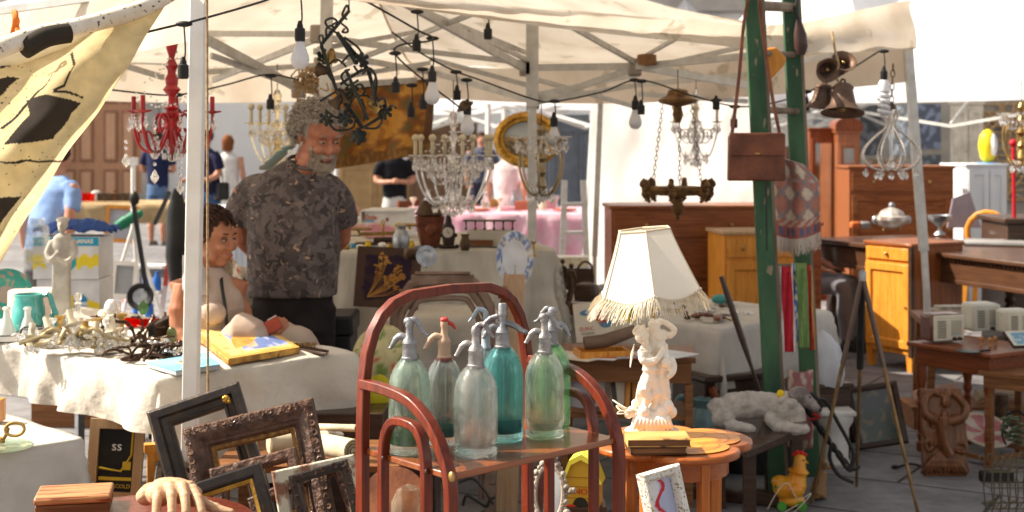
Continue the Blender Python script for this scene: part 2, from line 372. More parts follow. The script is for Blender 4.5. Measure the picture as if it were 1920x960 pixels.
# near tent: front-left post is the big white post; front edge runs away to the right
FL,FR=Vector((-1.08,4.9,2.19)),Vector((2.37,8.5,2.19))
bd=Vector((-.72,.69,0))*4.4;BL,BR=FL+bd,FR+bd
near=thing('market_tent','near cream tent over the stallholders with its white front post','tent',(FL.x,FL.y,0))
nm=MB(T((-FL.x,-FL.y,0)))
pk=(FL+FR+BL+BR)/4;pk.z=2.95
quad=[FL,FR,BR,BL]
for k in range(4):
 a,b=quad[k].copy(),quad[(k+1)%4].copy();a.z+=.06;b.z+=.06
 def fn(u,v,a=a,b=b):
  e=a.lerp(b,u);e.z-=.09*math.sin(math.pi*u);p=e.lerp(pk,v);p.z=lerp(e.z,pk.z,v**1.35)-.05*math.sin(math.pi*v)+.018*nz(p.x*3,p.y*3)+.012*math.sin(v*16+2*nz(p.x,p.y));return p
 nm.grid(fn,22,14)
for k in(1,2,3):
 a,b=quad[k],quad[(k+1)%4]
 nm.grid(lambda u,v,a=a,b=b:a.lerp(b,u)+Vector((.02*nz(u*12,v),.02*nz(u*12,v,5),.06-.26*v-.09*math.sin(math.pi*u))),40,4)
for k in range(4):
 a_=quad[k].copy();a_.z+=.06
 nm.tube([a_.lerp(pk,t/8)*1+V_(0,0,lerp(a_.z,pk.z,(t/8)**1.35)-.05*math.sin(math.pi*t/8)-lerp(a_.z,pk.z,t/8)-.01)for t in range(9)],.008,5)
# front valance follows the sagging rail
vt=[(0,-60,10),(300,-60,-20),(660,-30,4),(760,-18,16),(960,8,42),(1100,24,60),(1200,33,71),(1300,42,82),(1400,50,94),(1500,42,100),(1600,20,98),(1705,0,92)]
def onfront(u,v):
 k=(u-960)/F;d=FR-FL;t=(k*FL.y-FL.x)/(d.x-k*d.y);q=FL+d*t
 return P(u,v,q.y)
def val(a,b):
 x=a*(len(vt)-1);i=min(int(x),len(vt)-2);f=x-i
 u=lerp(vt[i][0],vt[i+1][0],f);t0=lerp(vt[i][1],vt[i+1][1],f);t1=lerp(vt[i][2],vt[i+1][2],f)
 if u<372:u=372+(u-372)*.02
 p=onfront(u,lerp(t0,t1,b));off=.03*math.sin(b*5+u*.006)+.02*nz(u*.02,b*2)
 p+=Vector((.7,-.7,0))*(off+.03);return p
nm.grid(val,90,8)
nm.build('canopy',M_canopy,near)
l=MB(T((-FL.x,-FL.y,0)))
l.bar(P(352,1160,4.9),P(370,130,4.9),.04,.04,(0,1,0));pb=l
l.bar(P(353,1000,4.9),P(373,-30,4.9),.052,.052,(0,1,0));l.box((FL.x-.05,FL.y,.01),(.14,.14,.02));l.build('leg',M_white,near,bevel=.004)
l=MB(T((-FL.x,-FL.y,0)));l.bar(P(1738,560,8.5),P(1722,300,8.5),.034,.034,(0,1,0));l.bar(P(1738.5,800,8.5),P(1738,560,8.5),.034,.034,(0,1,0));l.bar(P(1732,470,8.5),P(1700,60,8.5),.05,.05,(0,1,0));l.build('leg',M_alu,near)
for(u0,v0,u1,v1,Z,w_)in((606,430,614,-60,6.9,.055),(998,200,998,30,8.,.07),(993,640,1000,190,8.,.036),(1115,480,1128,130,10.6,.04)):
 l=MB(T((-FL.x,-FL.y,0)));l.bar(P(u0,v0,Z),P(u1,v1,Z),w_,w_,(0,1,0))
 if v0<600:l.bar(P(u0-1,260+1.65*F/Z,Z),P(u0,v0,Z),w_*.7,w_*.7,(0,1,0))
 l.build('leg',M_alu,near)
bars=[(690,-35,5.9,986,130,8,17),(984,127,8,1192,124,7.8,13),(1190,125,7.7,1402,105,7.3,13),(1062,44,7.2,1190,116,7.7,11),(1190,128,7.8,1010,188,8,12),
(1002,190,8.05,800,132,8.6,12),(800,134,8.6,590,96,7.2,11),(1196,124,7.8,1402,160,8.4,14),(380,70,6.4,560,166,7.4,17),(400,150,8.2,600,70,7,12),
(250,62,7.6,596,64,7.0,11),(0,38,6.8,250,62,7.6,9),(605,70,7,760,92,7.9,12),(760,92,7.9,1000,120,8.1,10),(190,110,6.6,306,145,7.2,11),(380,135,8,600,122,8.6,10),
(600,140,7.5,900,20,6.6,10),(1010,190,8.1,1200,158,9.4,11),(1200,158,9.5,1400,140,9.2,10),(560,166,7.4,780,150,8.6,12),(1000,118,8.05,880,60,7.2,9),(1480,120,8,1600,92,8.4,10),
(0,20,5.6,180,-6,5.4,16),(250,30,6.4,330,70,7.1,10),(596,92,7.1,780,60,7.9,9),(396,104,6.6,596,176,7.4,11),(740,0,6.3,990,100,8.2,10),(1010,150,8.2,1190,200,9.2,9),(1010,176,8.2,1196,140,8.6,9),(1200,130,7.9,1400,86,7.4,9),(606,150,7.6,806,118,8.4,9),(806,110,8.3,990,160,8.3,9),(1196,176,9.4,1402,190,9.6,9),(1290,60,7.2,1200,110,7.7,8)]
for(u0,v0,z0,u1,v1,z1,w_)in bars:
 l=MB(T((-FL.x,-FL.y,0)));wd=px(w_,(z0+z1)/2);l.bar(P(u0,v0,z0),P(u1,v1,z1),wd*.55,wd,(0,0,1));l.build('truss_bar',M_alu,near,bevel=.002)
for(u,v,Z)in((985,128,8.),(1190,125,7.72),(1000,190,8.03),(560,168,7.38),(596,64,6.97),(600,122,8.6),(1190,128,7.79)):
 l=MB(T((-FL.x,-FL.y,0)));l.box(P(u,v,Z),(.07,.07,.09));l.build('joint_bracket',mat('bracket',(.38,.33,.28),.5),near,bevel=.01)
# painted shade cloth at top left (sheet with bold dark brush marks)
def inpoly(x,y,poly):
 r=False;n=len(poly);j=n-1
 for i in range(n):
  if(poly[i][1]>y)!=(poly[j][1]>y)and x<(poly[j][0]-poly[i][0])*(y-poly[i][1])/(poly[j][1]-poly[i][1])+poly[i][0]:r=not r
  j=i
 return r
tarp_dark=[[(5,272),(55,215),(50,190),(88,178),(148,192),(100,262)],[(-30,150),(37,145),(10,175),(-30,200)],[(-60,375),(40,368),(0,425),(-60,470)],
[(-5,245),(60,185),(112,120),(140,92),(135,96),(105,128),(62,190),(10,238)],[(98,168),(118,158),(136,124),(132,102),(137,96),(141,118),(122,162),(102,173)],[(100,170),(130,172),(155,181),(154,184),(125,177),(100,175)],
[(10,90),(40,82),(130,58),(130,80),(45,95),(20,128),(0,130)],[(-10,302),(100,300),(160,302),(158,305),(98,304),(-10,306)],[(0,200),(20,175),(2,196)]]
tp_q=[P(-330,130,4.1),P(322,-25,4.6),P(-330,640,3.5),P(5,500,3.7)]
def tarp(a,b):
 t,bt=tp_q[0].lerp(tp_q[1],a),tp_q[2].lerp(tp_q[3],a);p=t.lerp(bt,b)
 s=(a*.9+b*.2);p.y+=.05*math.sin(a*13+b*5)+.03*nz(a*7,b*7);p.z-=.1*math.sin(math.pi*a)*(1-b);return p
def tarpc(a,b):
 p=tarp(a,b);u,v=960+p.x/p.y*F,260-(p.z-H)/p.y*F
 u2,v2=u+5*nz(u*.03,v*.03),v+5*nz(u*.03,v*.03,4)
 if any(inpoly(u2,v2,q)for q in tarp_dark)or(nz(u*.25,v*.25)>.62 and u<60+v*.3):return(.045,.035,.028)
 k=1+.12*nz(u*.02,v*.02);return(.77*k,.62*k,.34*k)
g=MB();g.grid(tarp,230,200,col=tarpc)
g.tube([tarp(0,0),tarp(.25,0),tarp(.5,0),tarp(.75,0),tarp(1,0)],.03,10)
for i in range(len(g.v)):
 if i not in g.c:g.c[i]=(.8,.74,.6)
tag(g.build('painted_shade_cloth',attr('painted_canvas',.85,ns=20,trans=.45,bump=.5,bs=200)),'yellow shade cloth with bold dark brush marks hanging at the left edge','shade cloth')
l=MB();l.tube(spline([P(-20,100,4.0),P(60,68,4.15),P(140,52,4.3),P(260,18,4.5),P(330,-20,4.6)],5),.028,10);l.cur=1
l.tube(spline([P(44,92,4.1),P(85,70,4.15),P(128,62,4.2)],4),.031,10)
o=tag(l.build('rolled_awning',[mat('awning_edge',(.8,.74,.64),.8,c2=(.7,.6,.46),ns=14,c3=(.05,.04,.03),ns3=60,hi3=.66),mat('dark_brush',(.05,.04,.03),.8)]),'rolled stained edge of awning along the top of the yellow cloth','awning roll')
l=MB();l.tube(spline([P(22,70,4.3),P(30,30,4.3),P(26,24,4.35),P(34,62,4.28)],4),.008,6);l.ball(P(30,40,4.3),(.012,.01,.018));tag(l.build('strap',mat('orange_strap',(.75,.2,.04),.7)),'orange strap knotted on the tent frame at the top left','strap')
# ================================================================ TABLES
def cloth_table(pos,yaw,L,Wd,h,drops,tlabel,clabel,m,seed=0,wr=.012,res=.035,fold=.03,hem=0,jag=0):
 t=thing('trestle_table',tlabel,'table',(pos[0],pos[1],0),yaw)
 q=MB();q.box((L/2,Wd/2,h-.02),(L-.02,Wd-.02,.03));q.build('tabletop',M_brown,t,bevel=.004)
 for x in(.08,L-.08):
  for y in(.08,Wd-.08):
   q=MB();q.box((0,0,(h-.04)/2),(.035,.035,h-.04));q.build('leg',M_steel,t,loc=(x,y,0))
 dl,dr_,df,db=drops
 def fn(a,b):
  s,tt=lerp(-dl,L+dr_,a),lerp(-df,Wd+db,b)
  cx,cy_=min(max(s,0),L),min(max(tt,0),Wd);ox,oy=s-cx,tt-cy_;d=math.hypot(ox,oy)
  w_=wr*(abs(nz(s*4+seed,tt*4))+.5*abs(nz(s*9+seed,tt*9,3)))
  if d<1e-6:return Vector((s,tt,h+.006+w_*.7))
  n=Vector((ox,oy,0))/d
  f=fold*math.sin((s*abs(n.y)+tt*abs(n.x))*17+4*nz(s*2,tt*2,seed))+fold*.8*nz(s*5,tt*5,seed+7)
  k=min(1,d/.22);e=h+.006-max(d-.02,0)*.985
  if jag and d>max(df,dr_)-.1:e+=jag*nz(s*8,tt*8,2)
  p=Vector((cx,cy_,e))+n*(.012+.10*d*(.6+.8*abs(ox*oy)/(d*d))+f*k+w_*1.5)
  p.z=max(p.z+w_*k*.5,.01)
  return p
 nu,nv=int((L+dl+dr_)/res),int((Wd+df+db)/res)
 q=MB();q.grid(fn,nu,nv);o=q.build('tablecloth',m,loc=(pos[0],pos[1],0),rot=(0,0,R(yaw)),ang=180)
 tag(o,clabel,'tablecloth');return t
M_lin2=mat('creased_linen',(.74,.69,.60),.9,c2=(.64,.58,.49),ns=3,trans=.15,bump=1,bs=40)
# big left table, corner near (300,712); +x of the table runs away to the right
cloth_table((-1.24,5.015),45,.85,2.1,.80,(.22,.30,.46,.3),'long trestle table under the creased linen, carrying the glassware','creased pale linen cloth on the long left table with the icon',M_lin2,3,.028,.02,.024)
# low left table, right corner (150,826)
cloth_table((-2.10,3.50),45,1.12,1.3,.74,(.3,.62,.62,.3),'small table at the lower left corner under white cloth','plain white cloth on the lower left table with the glass tray',M_linen,9,.008,.03,.016)
# centre back table + lower front shelf
M_lace=mat('worn_lace',(.76,.72,.64),.9,c2=(.6,.55,.46),ns=12,st=(1,1,.2),trans=.25,bump=.8,bs=60)
cloth_table((P(622,470,7.3).x,7.25),8,1.15,1.5,1.06,(.5,.4,.62,.2),'tall centre table under white lace, holding the scales and boxes','frayed white lace cloth on the tall centre table',M_lace,5,.02,.03,.035,jag=.12)
cloth_table((P(735,580,6.9).x,6.75),6,.52,.45,.80,(.3,.3,.55,.1),'low table in front of the tall centre table, behind the siphons','crumpled grey white cloth on the low table behind the siphons',M_lin2,8,.03,.03,.03)
# right centre table: corner at (1353,617)
cloth_table((1.046,7.1),45,.98,1.5,.70,(.33,.3,.33,.2),'trestle table behind the fringed lamp, under grey white cloth','grey white cloth on the table of bric a brac behind the lamp',M_linen,12,.01,.03,.015)
# far stall with pink cloth
M_pink=mat('pink_stripe',(.75,.36,.46),.9,c2=(.72,.5,.55),ns=9,st=(1,1,1),trans=.2)
cloth_table((P(770,300,15.5).x,15.2),0,2.1,1.6,.84,(.3,.3,.6,.1),'far stall table beyond the crystal chandeliers','pink and white cloth on the far stall beyond the chandeliers',M_pink,2,.02,.08,.05)
cloth_table((P(60,400,17).x,17),0,1.7,1.2,.86,(.1,.1,.25,.1),'far stall table in front of the wooden portal','ochre cloth on the far stall before the portal',mat('ochre_cloth',(.42,.3,.16),.9),4,.01,.08,.03)
cloth_table((P(372,380,14).x,14),0,1.1,1.0,.95,(.02,.02,.7,.1),'far table behind the seated woman','pale striped cloth falling from the table behind the seated woman',mat('striped_cloth',(.55,.56,.6),.9,c2=(.3,.32,.36),ns=30,st=(1,.01,.01)),7,.01,.06,.02)
# ================================================================ FOREGROUND: bentwood shelf with siphons
V3=Vector
tF,tR,tBL=V3((-.138,3.2,0)),V3((.27,3.6,0)),V3((-.365,3.476,0));tBR=tR+tBL-tF
SH=.894
M_bent=wood('bentwood_red',(.20,.030,.010),(.085,.014,.006),.32,'z',coat=.3,ns=5,c3=(.36,.16,.06),ns3=9,hi3=.78)
sh=thing('bentwood_shelf','reddish bentwood shelf stand holding the old soda siphons','shelf stand',tF,45)
LI=Matrix.Translation(tF)@Matrix.Rotation(R(45),4,'Z');LI=LI.inverted()
def L_(p):return LI@p
def z_(p,z):return V3((p.x,p.y,z))
def strip(name,pts,wd,dp,up,par=sh,m=None,n=5):
 q=MB();q.tube([L_(p)for p in spline(pts,n)],1,4,flat=(wd*.7071,dp*.7071),up=up);return q.build(name,m or M_bent,par,bevel=.003,ang=50)
def arch(a,b,z0,zt,e=.42,n=14):
 pts=[]
 for i in range(n+1):
  th=math.pi*i/n;c,s_=-math.cos(th),math.sin(th)
  x=math.copysign(abs(c)**e,c);y=abs(s_)**(e*1.3);pts.append(z_(a.lerp(b,(x+1)/2),z0+(zt-z0)*y))
 return pts
LIr=LI.to_3x3()
rectup=LIr@(tBR-tBL).cross(V3((0,0,1))).normalized()
def hoop(name,a,b,z0,zt,e,w_,d_):
 pts=[z_(a,0),z_(a,z0*.5)]+arch(a,b,z0,zt,e)+[z_(b,z0*.5),z_(b,0)]
 q=MB();nrm=LIr@((b-a).cross(V3((0,0,1))).normalized())
 pp=[L_(p)for p in pts];vs=[];fs=[]
 cen=L_(z_(a.lerp(b,.5),z0*.6));
 for i,p in enumerate(pp):
  t=(pp[min(i+1,len(pp)-1)]-pp[max(i-1,0)]).normalized();o_=t.cross(nrm).normalized()
  for sx,sy in((-1,-1),(1,-1),(1,1),(-1,1)):vs.append(p+o_*sx*w_/2+nrm*sy*d_/2)
 for i in range(len(pp)-1):
  for k in range(4):fs.append((i*4+k,i*4+(k+1)%4,i*4+4+(k+1)%4,i*4+4+k))
 fs+=[(0,1,2,3),(len(vs)-4,len(vs)-3,len(vs)-2,len(vs)-1)]
 q.add(vs,fs);return q.build(name,M_bent,sh,bevel=.003,ang=30)
hoop('back_arch',tBL,tBR,.93,1.262,.50,.024,.028)
for(a,b)in((tBL,tF),(tBR,tR)):
 pts=[z_(a,1.052),z_(a.lerp(b,.3),1.05),z_(a.lerp(b,.58),1.035),z_(a.lerp(b,.8),.99),z_(a.lerp(b,.93),.93),z_(b,.86),z_(b,.7),z_(b,.35),z_(b,0)]
 nrm=LIr@((b-a).cross(V3((0,0,1))).normalized());pp=[L_(p)for p in spline(pts,5)];vs=[];fs=[]
 for i,p in enumerate(pp):
  t=(pp[min(i+1,len(pp)-1)]-pp[max(i-1,0)]).normalized();o_=t.cross(nrm).normalized()
  for sx,sy in((-1,-1),(1,-1),(1,1),(-1,1)):vs.append(p+o_*sx*.012+nrm*sy*.0135)
 for i in range(len(pp)-1):
  for k in range(4):fs.append((i*4+k,i*4+(k+1)%4,i*4+4+(k+1)%4,i*4+4+k))
 fs+=[(0,1,2,3),(len(vs)-4,len(vs)-3,len(vs)-2,len(vs)-1)]
 q=MB();q.add(vs,fs);q.build('armrest',M_bent,sh,bevel=.003,ang=30)
 hoop('side_arch',a.lerp(b,.25),a.lerp(b,.74),.86,.985,.62,.02,.024)
def slab(z,th,ins=.0):
 q=MB();pl=[L_(z_(p,0))for p in(tF,tR,tBR,tBL)];c=sum(pl,V3())/4
 vs=[z_(p+(c-p)*ins,z-th)for p in pl]+[z_(p+(c-p)*ins,z)for p in pl]
 q.add(vs,[(3,2,1,0),(4,5,6,7),(0,1,5,4),(1,2,6,5),(2,3,7,6),(3,0,4,7)]);return q
M_shelf=wood('polished_shelf',(.30,.085,.022),(.13,.032,.010),.22,'x',coat=.4,ns=3,bump=.05)
slab(SH,.016,.01).build('shelf',M_shelf,sh,bevel=.003)
slab(.42,.016,.01).build('shelf',M_shelf,sh,bevel=.003)
for k,(a,t)in enumerate(((tBL,.25),(tBL,.74),(tF,0))):
 p=L_(z_(tBL.lerp(tF,t),SH-.006))if a is not tF else L_(z_(tF,SH-.002))
 q=MB();n_=V3((-1,0,0))
 q.ball((0,0,0),(.006 if k<2 else .013,)*3,12,8,M=T(p+V3((-.012 if k<2 else-.008,-.012,0)),s=(.5,.8,1)));q.build('boss',M_brass if k==2 else M_dkwood,sh)
def siphon(u,v,Z,r,hb,label,gm,headm,style=0,yaw=0,base=.0,milk_glint=None,collar=None,flute=0,liq=None):
 p=P(u,v,Z);p.z=SH+.001
 t=thing('soda_siphon',label,'soda siphon',p,yaw,'old soda siphons on the bentwood shelf')
 k=hb
 prof=[(r*.3,0),(r*.86,0),(r*.97,.004),(r*.98,.016 if base else .008),(r*(.86 if base else .985),.024),(r*(.97 if base else 1),.034),(r,.05),(r*1.005,k*.45),(r*1.0,k*.64),(r*.975,k*.71),(r*.91,k*.78),(r*.78,k*.85),(r*.59,k*.91),(r*.40,k*.955),(r*.30,k*.98),(r*.28,k)]
 inner=[(a*.9 if a>r*.4 else a*.8,z)for a,z in prof[5:]]
 inner=[(max(a-.0035,.003),z)for a,z in[(r*.3,.02),(r*.7,.022)]+prof[6:]]
 q=MB();q.lathe(prof+inner[::-1],40,flute=flute,fa=.012 if flute else 0,cap=True);b=q.build('bottle',gm,t,ang=60)
 q=MB();q.lathe([(.0035,.02),(.0035,k)],10);q.build('inner_tube',M_clear,t)
 if liq:q=MB();q.lathe([(r*.5,.0225),(r*.9,.0235),(r*.925,.034),(r*.93,.046),(.001,.046)],32);q.build('residue',liq,t)
 h=MB();c=r*.40
 col=[(c*.95,k-.018),(c,k-.016),(c,k-.008),(c*.88,k-.006),(c*.86,k+.024),(c*.92,k+.026),(c*.8,k+.034),(c*.5,k+.042),(c*.42,k+.062),(c*.52,k+.066),(c*.52,k+.076),(c*.4,k+.082),(c*.2,k+.086)]
 h.lathe(col,24)
 h.tube(spline([(-c*.2,0,k+.036),(-.022,0,k+.042),(-.034,0,k+.034),(-.046,0,k+.014)],5),[.009,.0085,.007,.005],10)
 h.ball((-.047,0,k+.013),(.0055,.0055,.004))
 if style==0:h.tube(spline([(0,0,k+.078),(.012,0,k+.082),(.024,0,k+.070),(.034,0,k+.052),(.046,0,k+.046)],5),[.008,.008,.006,.005,.0035],8,flat=(1,.7));h.ball((-.002,0,k+.078),(.013,.010,.010))
 if style==1:h.tube(spline([(-.012,0,k+.066),(-.03,0,k+.060),(-.045,0,k+.048),(-.052,0,k+.046)],5),[.007,.006,.005,.004],8);h.lathe([(c*.48,k+.06),(c*.5,k+.095),(c*.44,k+.098)],16);h.tube(spline([(c*.3,0,k+.05),(.03,0,k+.042),(.048,0,k+.03),(.056,0,k+.028)],5),[.008,.008,.007,.006],8);h.ball((.056,0,k+.027),(.009,.009,.006))
 if style==2:h.tube(spline([(0,0,k+.06),(.002,0,k+.082),(.02,0,k+.088),(.032,0,k+.07),(.044,0,k+.056)],5),[.007,.008,.006,.005,.003],8)
 hm=h.build('siphon_head',headm,t,ang=45)
 if collar:q=MB();q.lathe([(c*1.12,k-.022),(c*1.15,k-.018),(c*1.12,k-.012)],24);q.build('collar_ring',collar,t);q=MB();q.ball((0,0,k+.082),(.011,.011,.007));q.tube([(0,0,k+.08),(.02,0,k+.07),(.028,0,k+.058)],[.006,.005,.003],8);q.build('cap',mat('red_cap',(.55,.06,.05),.4),t)
 return t
g1=glass('siphon_pale_green',(.90,.97,.93),.5,milk_glint=.24,mc=(.72,.82,.74));g2=glass('siphon_grey',(.90,.93,.92),.6,milk_glint=.12,mc=(.55,.6,.58))
g3=glass('siphon_clear',(.975,.98,.97),.5,milk_glint=.18,mc=(.80,.80,.74));g4=glass('siphon_teal',(.70,.95,.95),.5,milk_glint=.08,mc=(.3,.75,.75));g5=glass('siphon_clear_green',(.97,.985,.97),.55,milk_glint=.12,mc=(.75,.8,.7));g6=glass('siphon_green',(.80,.97,.84),.45,milk_glint=.2,mc=(.3,.7,.35));g7=glass('siphon_pale_blue',(.88,.95,.97),.45,milk_glint=.25,mc=(.6,.75,.8))
M_lead=mat('lead_head',(.36,.36,.37),.42,metal=.6,c2=(.20,.20,.21),ns=30,bump=.3,bs=150)
M_lead2=mat('worn_head',(.42,.40,.38),.4,metal=.6,c2=(.22,.2,.2),ns=40,bump=.4,bs=150)
siphon(768,851,3.42,.0505,.238,'pale green milky glass siphon, leftmost on the bentwood shelf',g1,M_lead,0,-10,liq=glass('green_residue',(.35,.62,.35),.3,milk_glint=.4,mc=(.12,.3,.12)))
siphon(833,829,3.52,.045,.225,'grey fluted glass siphon with pink and red head',g2,mat('tan_head',(.55,.38,.26),.45,c2=(.45,.28,.18)),9,10,collar=mat('red_collar',(.5,.08,.05),.4),flute=12,liq=glass('teal_residue',(.2,.5,.5),.3,milk_glint=.4,mc=(.04,.2,.2)))
siphon(892,854,3.394,.0528,.224,'clear scratched glass siphon, front one of the shelf',g3,M_lead2,2,-5,base=1)
siphon(942,824,3.56,.052,.245,'bright teal glass siphon with a two armed grey head',g4,M_lead,1,0,flute=16,liq=glass('teal_residue',()))
siphon(1021,819,3.60,.050,.226,'clear siphon with a worn grey bird shaped head, before the green one',g5,M_lead2,0,0,base=1)
siphon(1034,802,3.745,.050,.225,'green glass siphon partly hidden behind the rightmost clear one',g6,M_lead,0,170)
siphon(911,803,3.68,.033,.225,'small pale blue siphon at the back, between the clear and the teal ones',g7,mat('blue_grey_head',(.38,.45,.5),.45),2,180)
# ---- objects under the shelf
om=thing('oval_mirror','small ornate oval mirror in a grey frame under the shelf stand','mirror',P(1030,1000,3.95),0,M=Matrix.Translation(P(1030,925,3.95))@T(rx=-8,rz=-12))
M_ornw=mat('ornate_grey',(.50,.44,.36),.6,c2=(.3,.25,.2),ns=30,bump=.8,bs=120)
q=MB()
q.tube([(.040*math.cos(a*math.pi/18),0,.076*math.sin(a*math.pi/18))for a in range(36)],.0075,8,cyc=True)
for a in range(28):
 th=a*math.tau/28;q.ball((.048*math.cos(th),0,.088*math.sin(th)),.0065+.003*(a%2),8,5)
for x,z,s_ in((0,.106,.013),(-.014,.098,.009),(.014,.098,.009),(0,.118,.007),(-.05,-.05,.012),(-.062,-.068,.01),(.05,-.05,.012),(.06,.01,.010),(.068,.012,.008),(-.05,-.08,.012),(.045,-.08,.012),(0,-.1,.012)):q.ball((x,0,z),s_,8,6)
q.tube(spline([(-.05,0,-.05),(-.075,0,-.07),(-.07,0,-.095),(-.04,0,-.1)],5),.006,6);q.tube(spline([(.05,0,-.05),(.075,0,-.07),(.07,0,-.095),(.04,0,-.1)],5),.006,6)
q.build('frame',M_ornw,om)
q=MB();q.lathe([(.001,0),(1,0),(1,.003),(.001,.003)],32,T(rx=90,s=(1,1,1))@Matrix.Diagonal((.039,.075,1,1)));q.build('glass',mat('mirror_glass',(.75,.76,.76),.05,metal=1,c2=(.7,.7,.7)),om)
pedestal=MB();pedestal.box((0,0,0),(.2,.16,.02));
# crate carrying the things under the shelf
cr=thing('wooden_crate','low wooden crate under the marquetry table and shelf stand','crate',(.27,4.0,0))
for z in(.05,.15,.25,.35,.45):
 for y in(-.115,.115):q=MB();q.box((0,y,z),(.5,.012,.08));q.build('board',M_brown,cr)
 for x in(-.25,.25):q=MB();q.box((x,0,z),(.012,.22,.08));q.build('board',M_brown,cr)
q=MB();q.box((0,0,.498),(.52,.25,.012));q.build('lid',M_brown,cr)
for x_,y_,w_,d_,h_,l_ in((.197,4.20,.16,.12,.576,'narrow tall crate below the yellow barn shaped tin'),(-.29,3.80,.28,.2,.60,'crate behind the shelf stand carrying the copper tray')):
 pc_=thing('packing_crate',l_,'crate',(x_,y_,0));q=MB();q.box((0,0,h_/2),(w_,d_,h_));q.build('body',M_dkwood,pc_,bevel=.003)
tb=thing('toy_tin','yellow barn shaped tin box with red letters under the shelf stand','tin box',P(1090,963,4.15),-12)
M_yel=mat('yellow_tin',(.80,.60,.05),.4,c2=(.72,.5,.04));M_och=mat('ochre_tin',(.62,.38,.04),.4,c2=(.52,.3,.03))
w_,h_,d_=.105,.165,.07
q=MB();q.prism([(-w_/2,0),(w_/2,0),(w_/2,.10),(w_*.3,.148),(0,.165),(-w_*.3,.148),(-w_/2,.10)],0,d_);q.build('body',M_och,tb,bevel=.002)
q=MB();q.prism([(-w_*.58,.09),(-w_*.5,.088),(-w_*.29,.142),(0,.158),(w_*.29,.142),(w_*.5,.088),(w_*.58,.09),(w_*.34,.155),(0,.174),(-w_*.34,.155)],-.008,d_+.006);q.build('roof',mat('roof_yellow',(.85,.74,.08),.4),tb)
for z in(.045,.078,.105):q=MB();q.box((0,-.0008,z),(w_,.001,.0012));q.build('plank_line',mat('tin_line',(.3,.1,.02),.5),tb)
q=MB();q.prism([(-.028,.012)]+[(.024*math.cos(a*math.pi/10)-.002,.018+.030*math.sin(a*math.pi/10))for a in range(10,-1,-1)]+[(.024,.012)],-.0022,-.0005);q.build('doorway',mat('dark_print',(.03,.03,.02),.5),tb)
q=MB();q.box((0,-.001,.008),(w_,.0016,.016));q.build('grass_strip',mat('green_print',(.16,.32,.03),.5),tb)
q=MB();q.ball((-.03,-.002,.02),(.016,.002,.006));q.build('red_print',mat('red_print',(.6,.04,.02),.5),tb)
text('SNO',.026,mat('red_print',()),tb,T((-.008,-.0022,.064),rx=90,ry=0),'lettering')
wf=thing('picture_frame','white speckled frame with a red and blue print, below the marquetry table','picture frame',(0,0,0))
def place(root,corner,world,yaw=0,lean=0,roll=0):
 M=Matrix.Rotation(R(yaw),4,'Z')@Matrix.Rotation(R(roll),4,'Y')@Matrix.Rotation(R(-lean),4,'X')
 root.matrix_world=Matrix.Translation(V3(world)-M@V3(corner))@M
M_wf=mat('white_speckle',(.78,.76,.70),.6,c2=(.66,.62,.54),ns=30,c3=(.3,.26,.2),ns3=110,hi3=.62,bump=.8,bs=160)
q=MB();q.frame(.15,.20,[(0,0),(0,-.022),(.006,-.03),(.022,-.026),(.03,-.012),(.03,0)]);q.build('moulding',M_wf,wf)
q=MB();q.box((0,.004,.1),(.094,.004,.144));q.build('backing',M_brown,wf)
q=MB();q.grid(lambda a,b:(lerp(-.046,.046,a),-.003,lerp(.03,.17,b)),24,36,col=lambda a,b:(.55,.03,.04)if abs(a-.45-.2*math.sin(b*9))<.09 else((.45,.5,.68)if a+.3*nz(a*4,b*4)>.35 else(.7,.7,.72)));q.build('print',M_att,wf)
place(wf,(-.075,0,.2),P(1192,890,4.02),38,14,-4)
ct=thing('copper_tray','round copper tray leaning under the shelf stand, left side','tray',(0,0,0))
q=MB();q.lathe([(.001,0),(.072,0),(.078,.006),(.088,.009),(.09,.011),(.088,.011),(.001,.006)],36);q.build('dish',M_copper,ct)
ct.matrix_world=Matrix.Translation(P(742,940,3.75))@T(rx=78,rz=-10)
gg=thing('glass_dome','small clouded glass dome in front of the round copper tray','glass dome',(P(766,975,3.72).x,3.74,.601));gg.scale=(1.5,1.5,1.9)
q=MB();q.lathe([(.03,0),(.033,.02),(.031,.05),(.02,.068),(.004,.074)],24);q.build('dome',glass('dome_glass',(.9,.85,.75),.5,milk_glint=.4,mc=(.7,.6,.45)),gg)
for i,(pts,lab)in enumerate((([(860,905),(885,897),(905,915),(925,945)],'bent black wire hook on the paving, seen through the shelf stand'),([(868,948),(875,930),(895,940),(912,950),(918,938),(928,932)],'curled black iron hook near the bent wire, under the shelf stand'))):
 q=MB();q.tube(spline([P(a,b,5.6)for a,b in pts],6),.006,6);tag(q.build('iron_hook',M_blackm),lab,'hook')
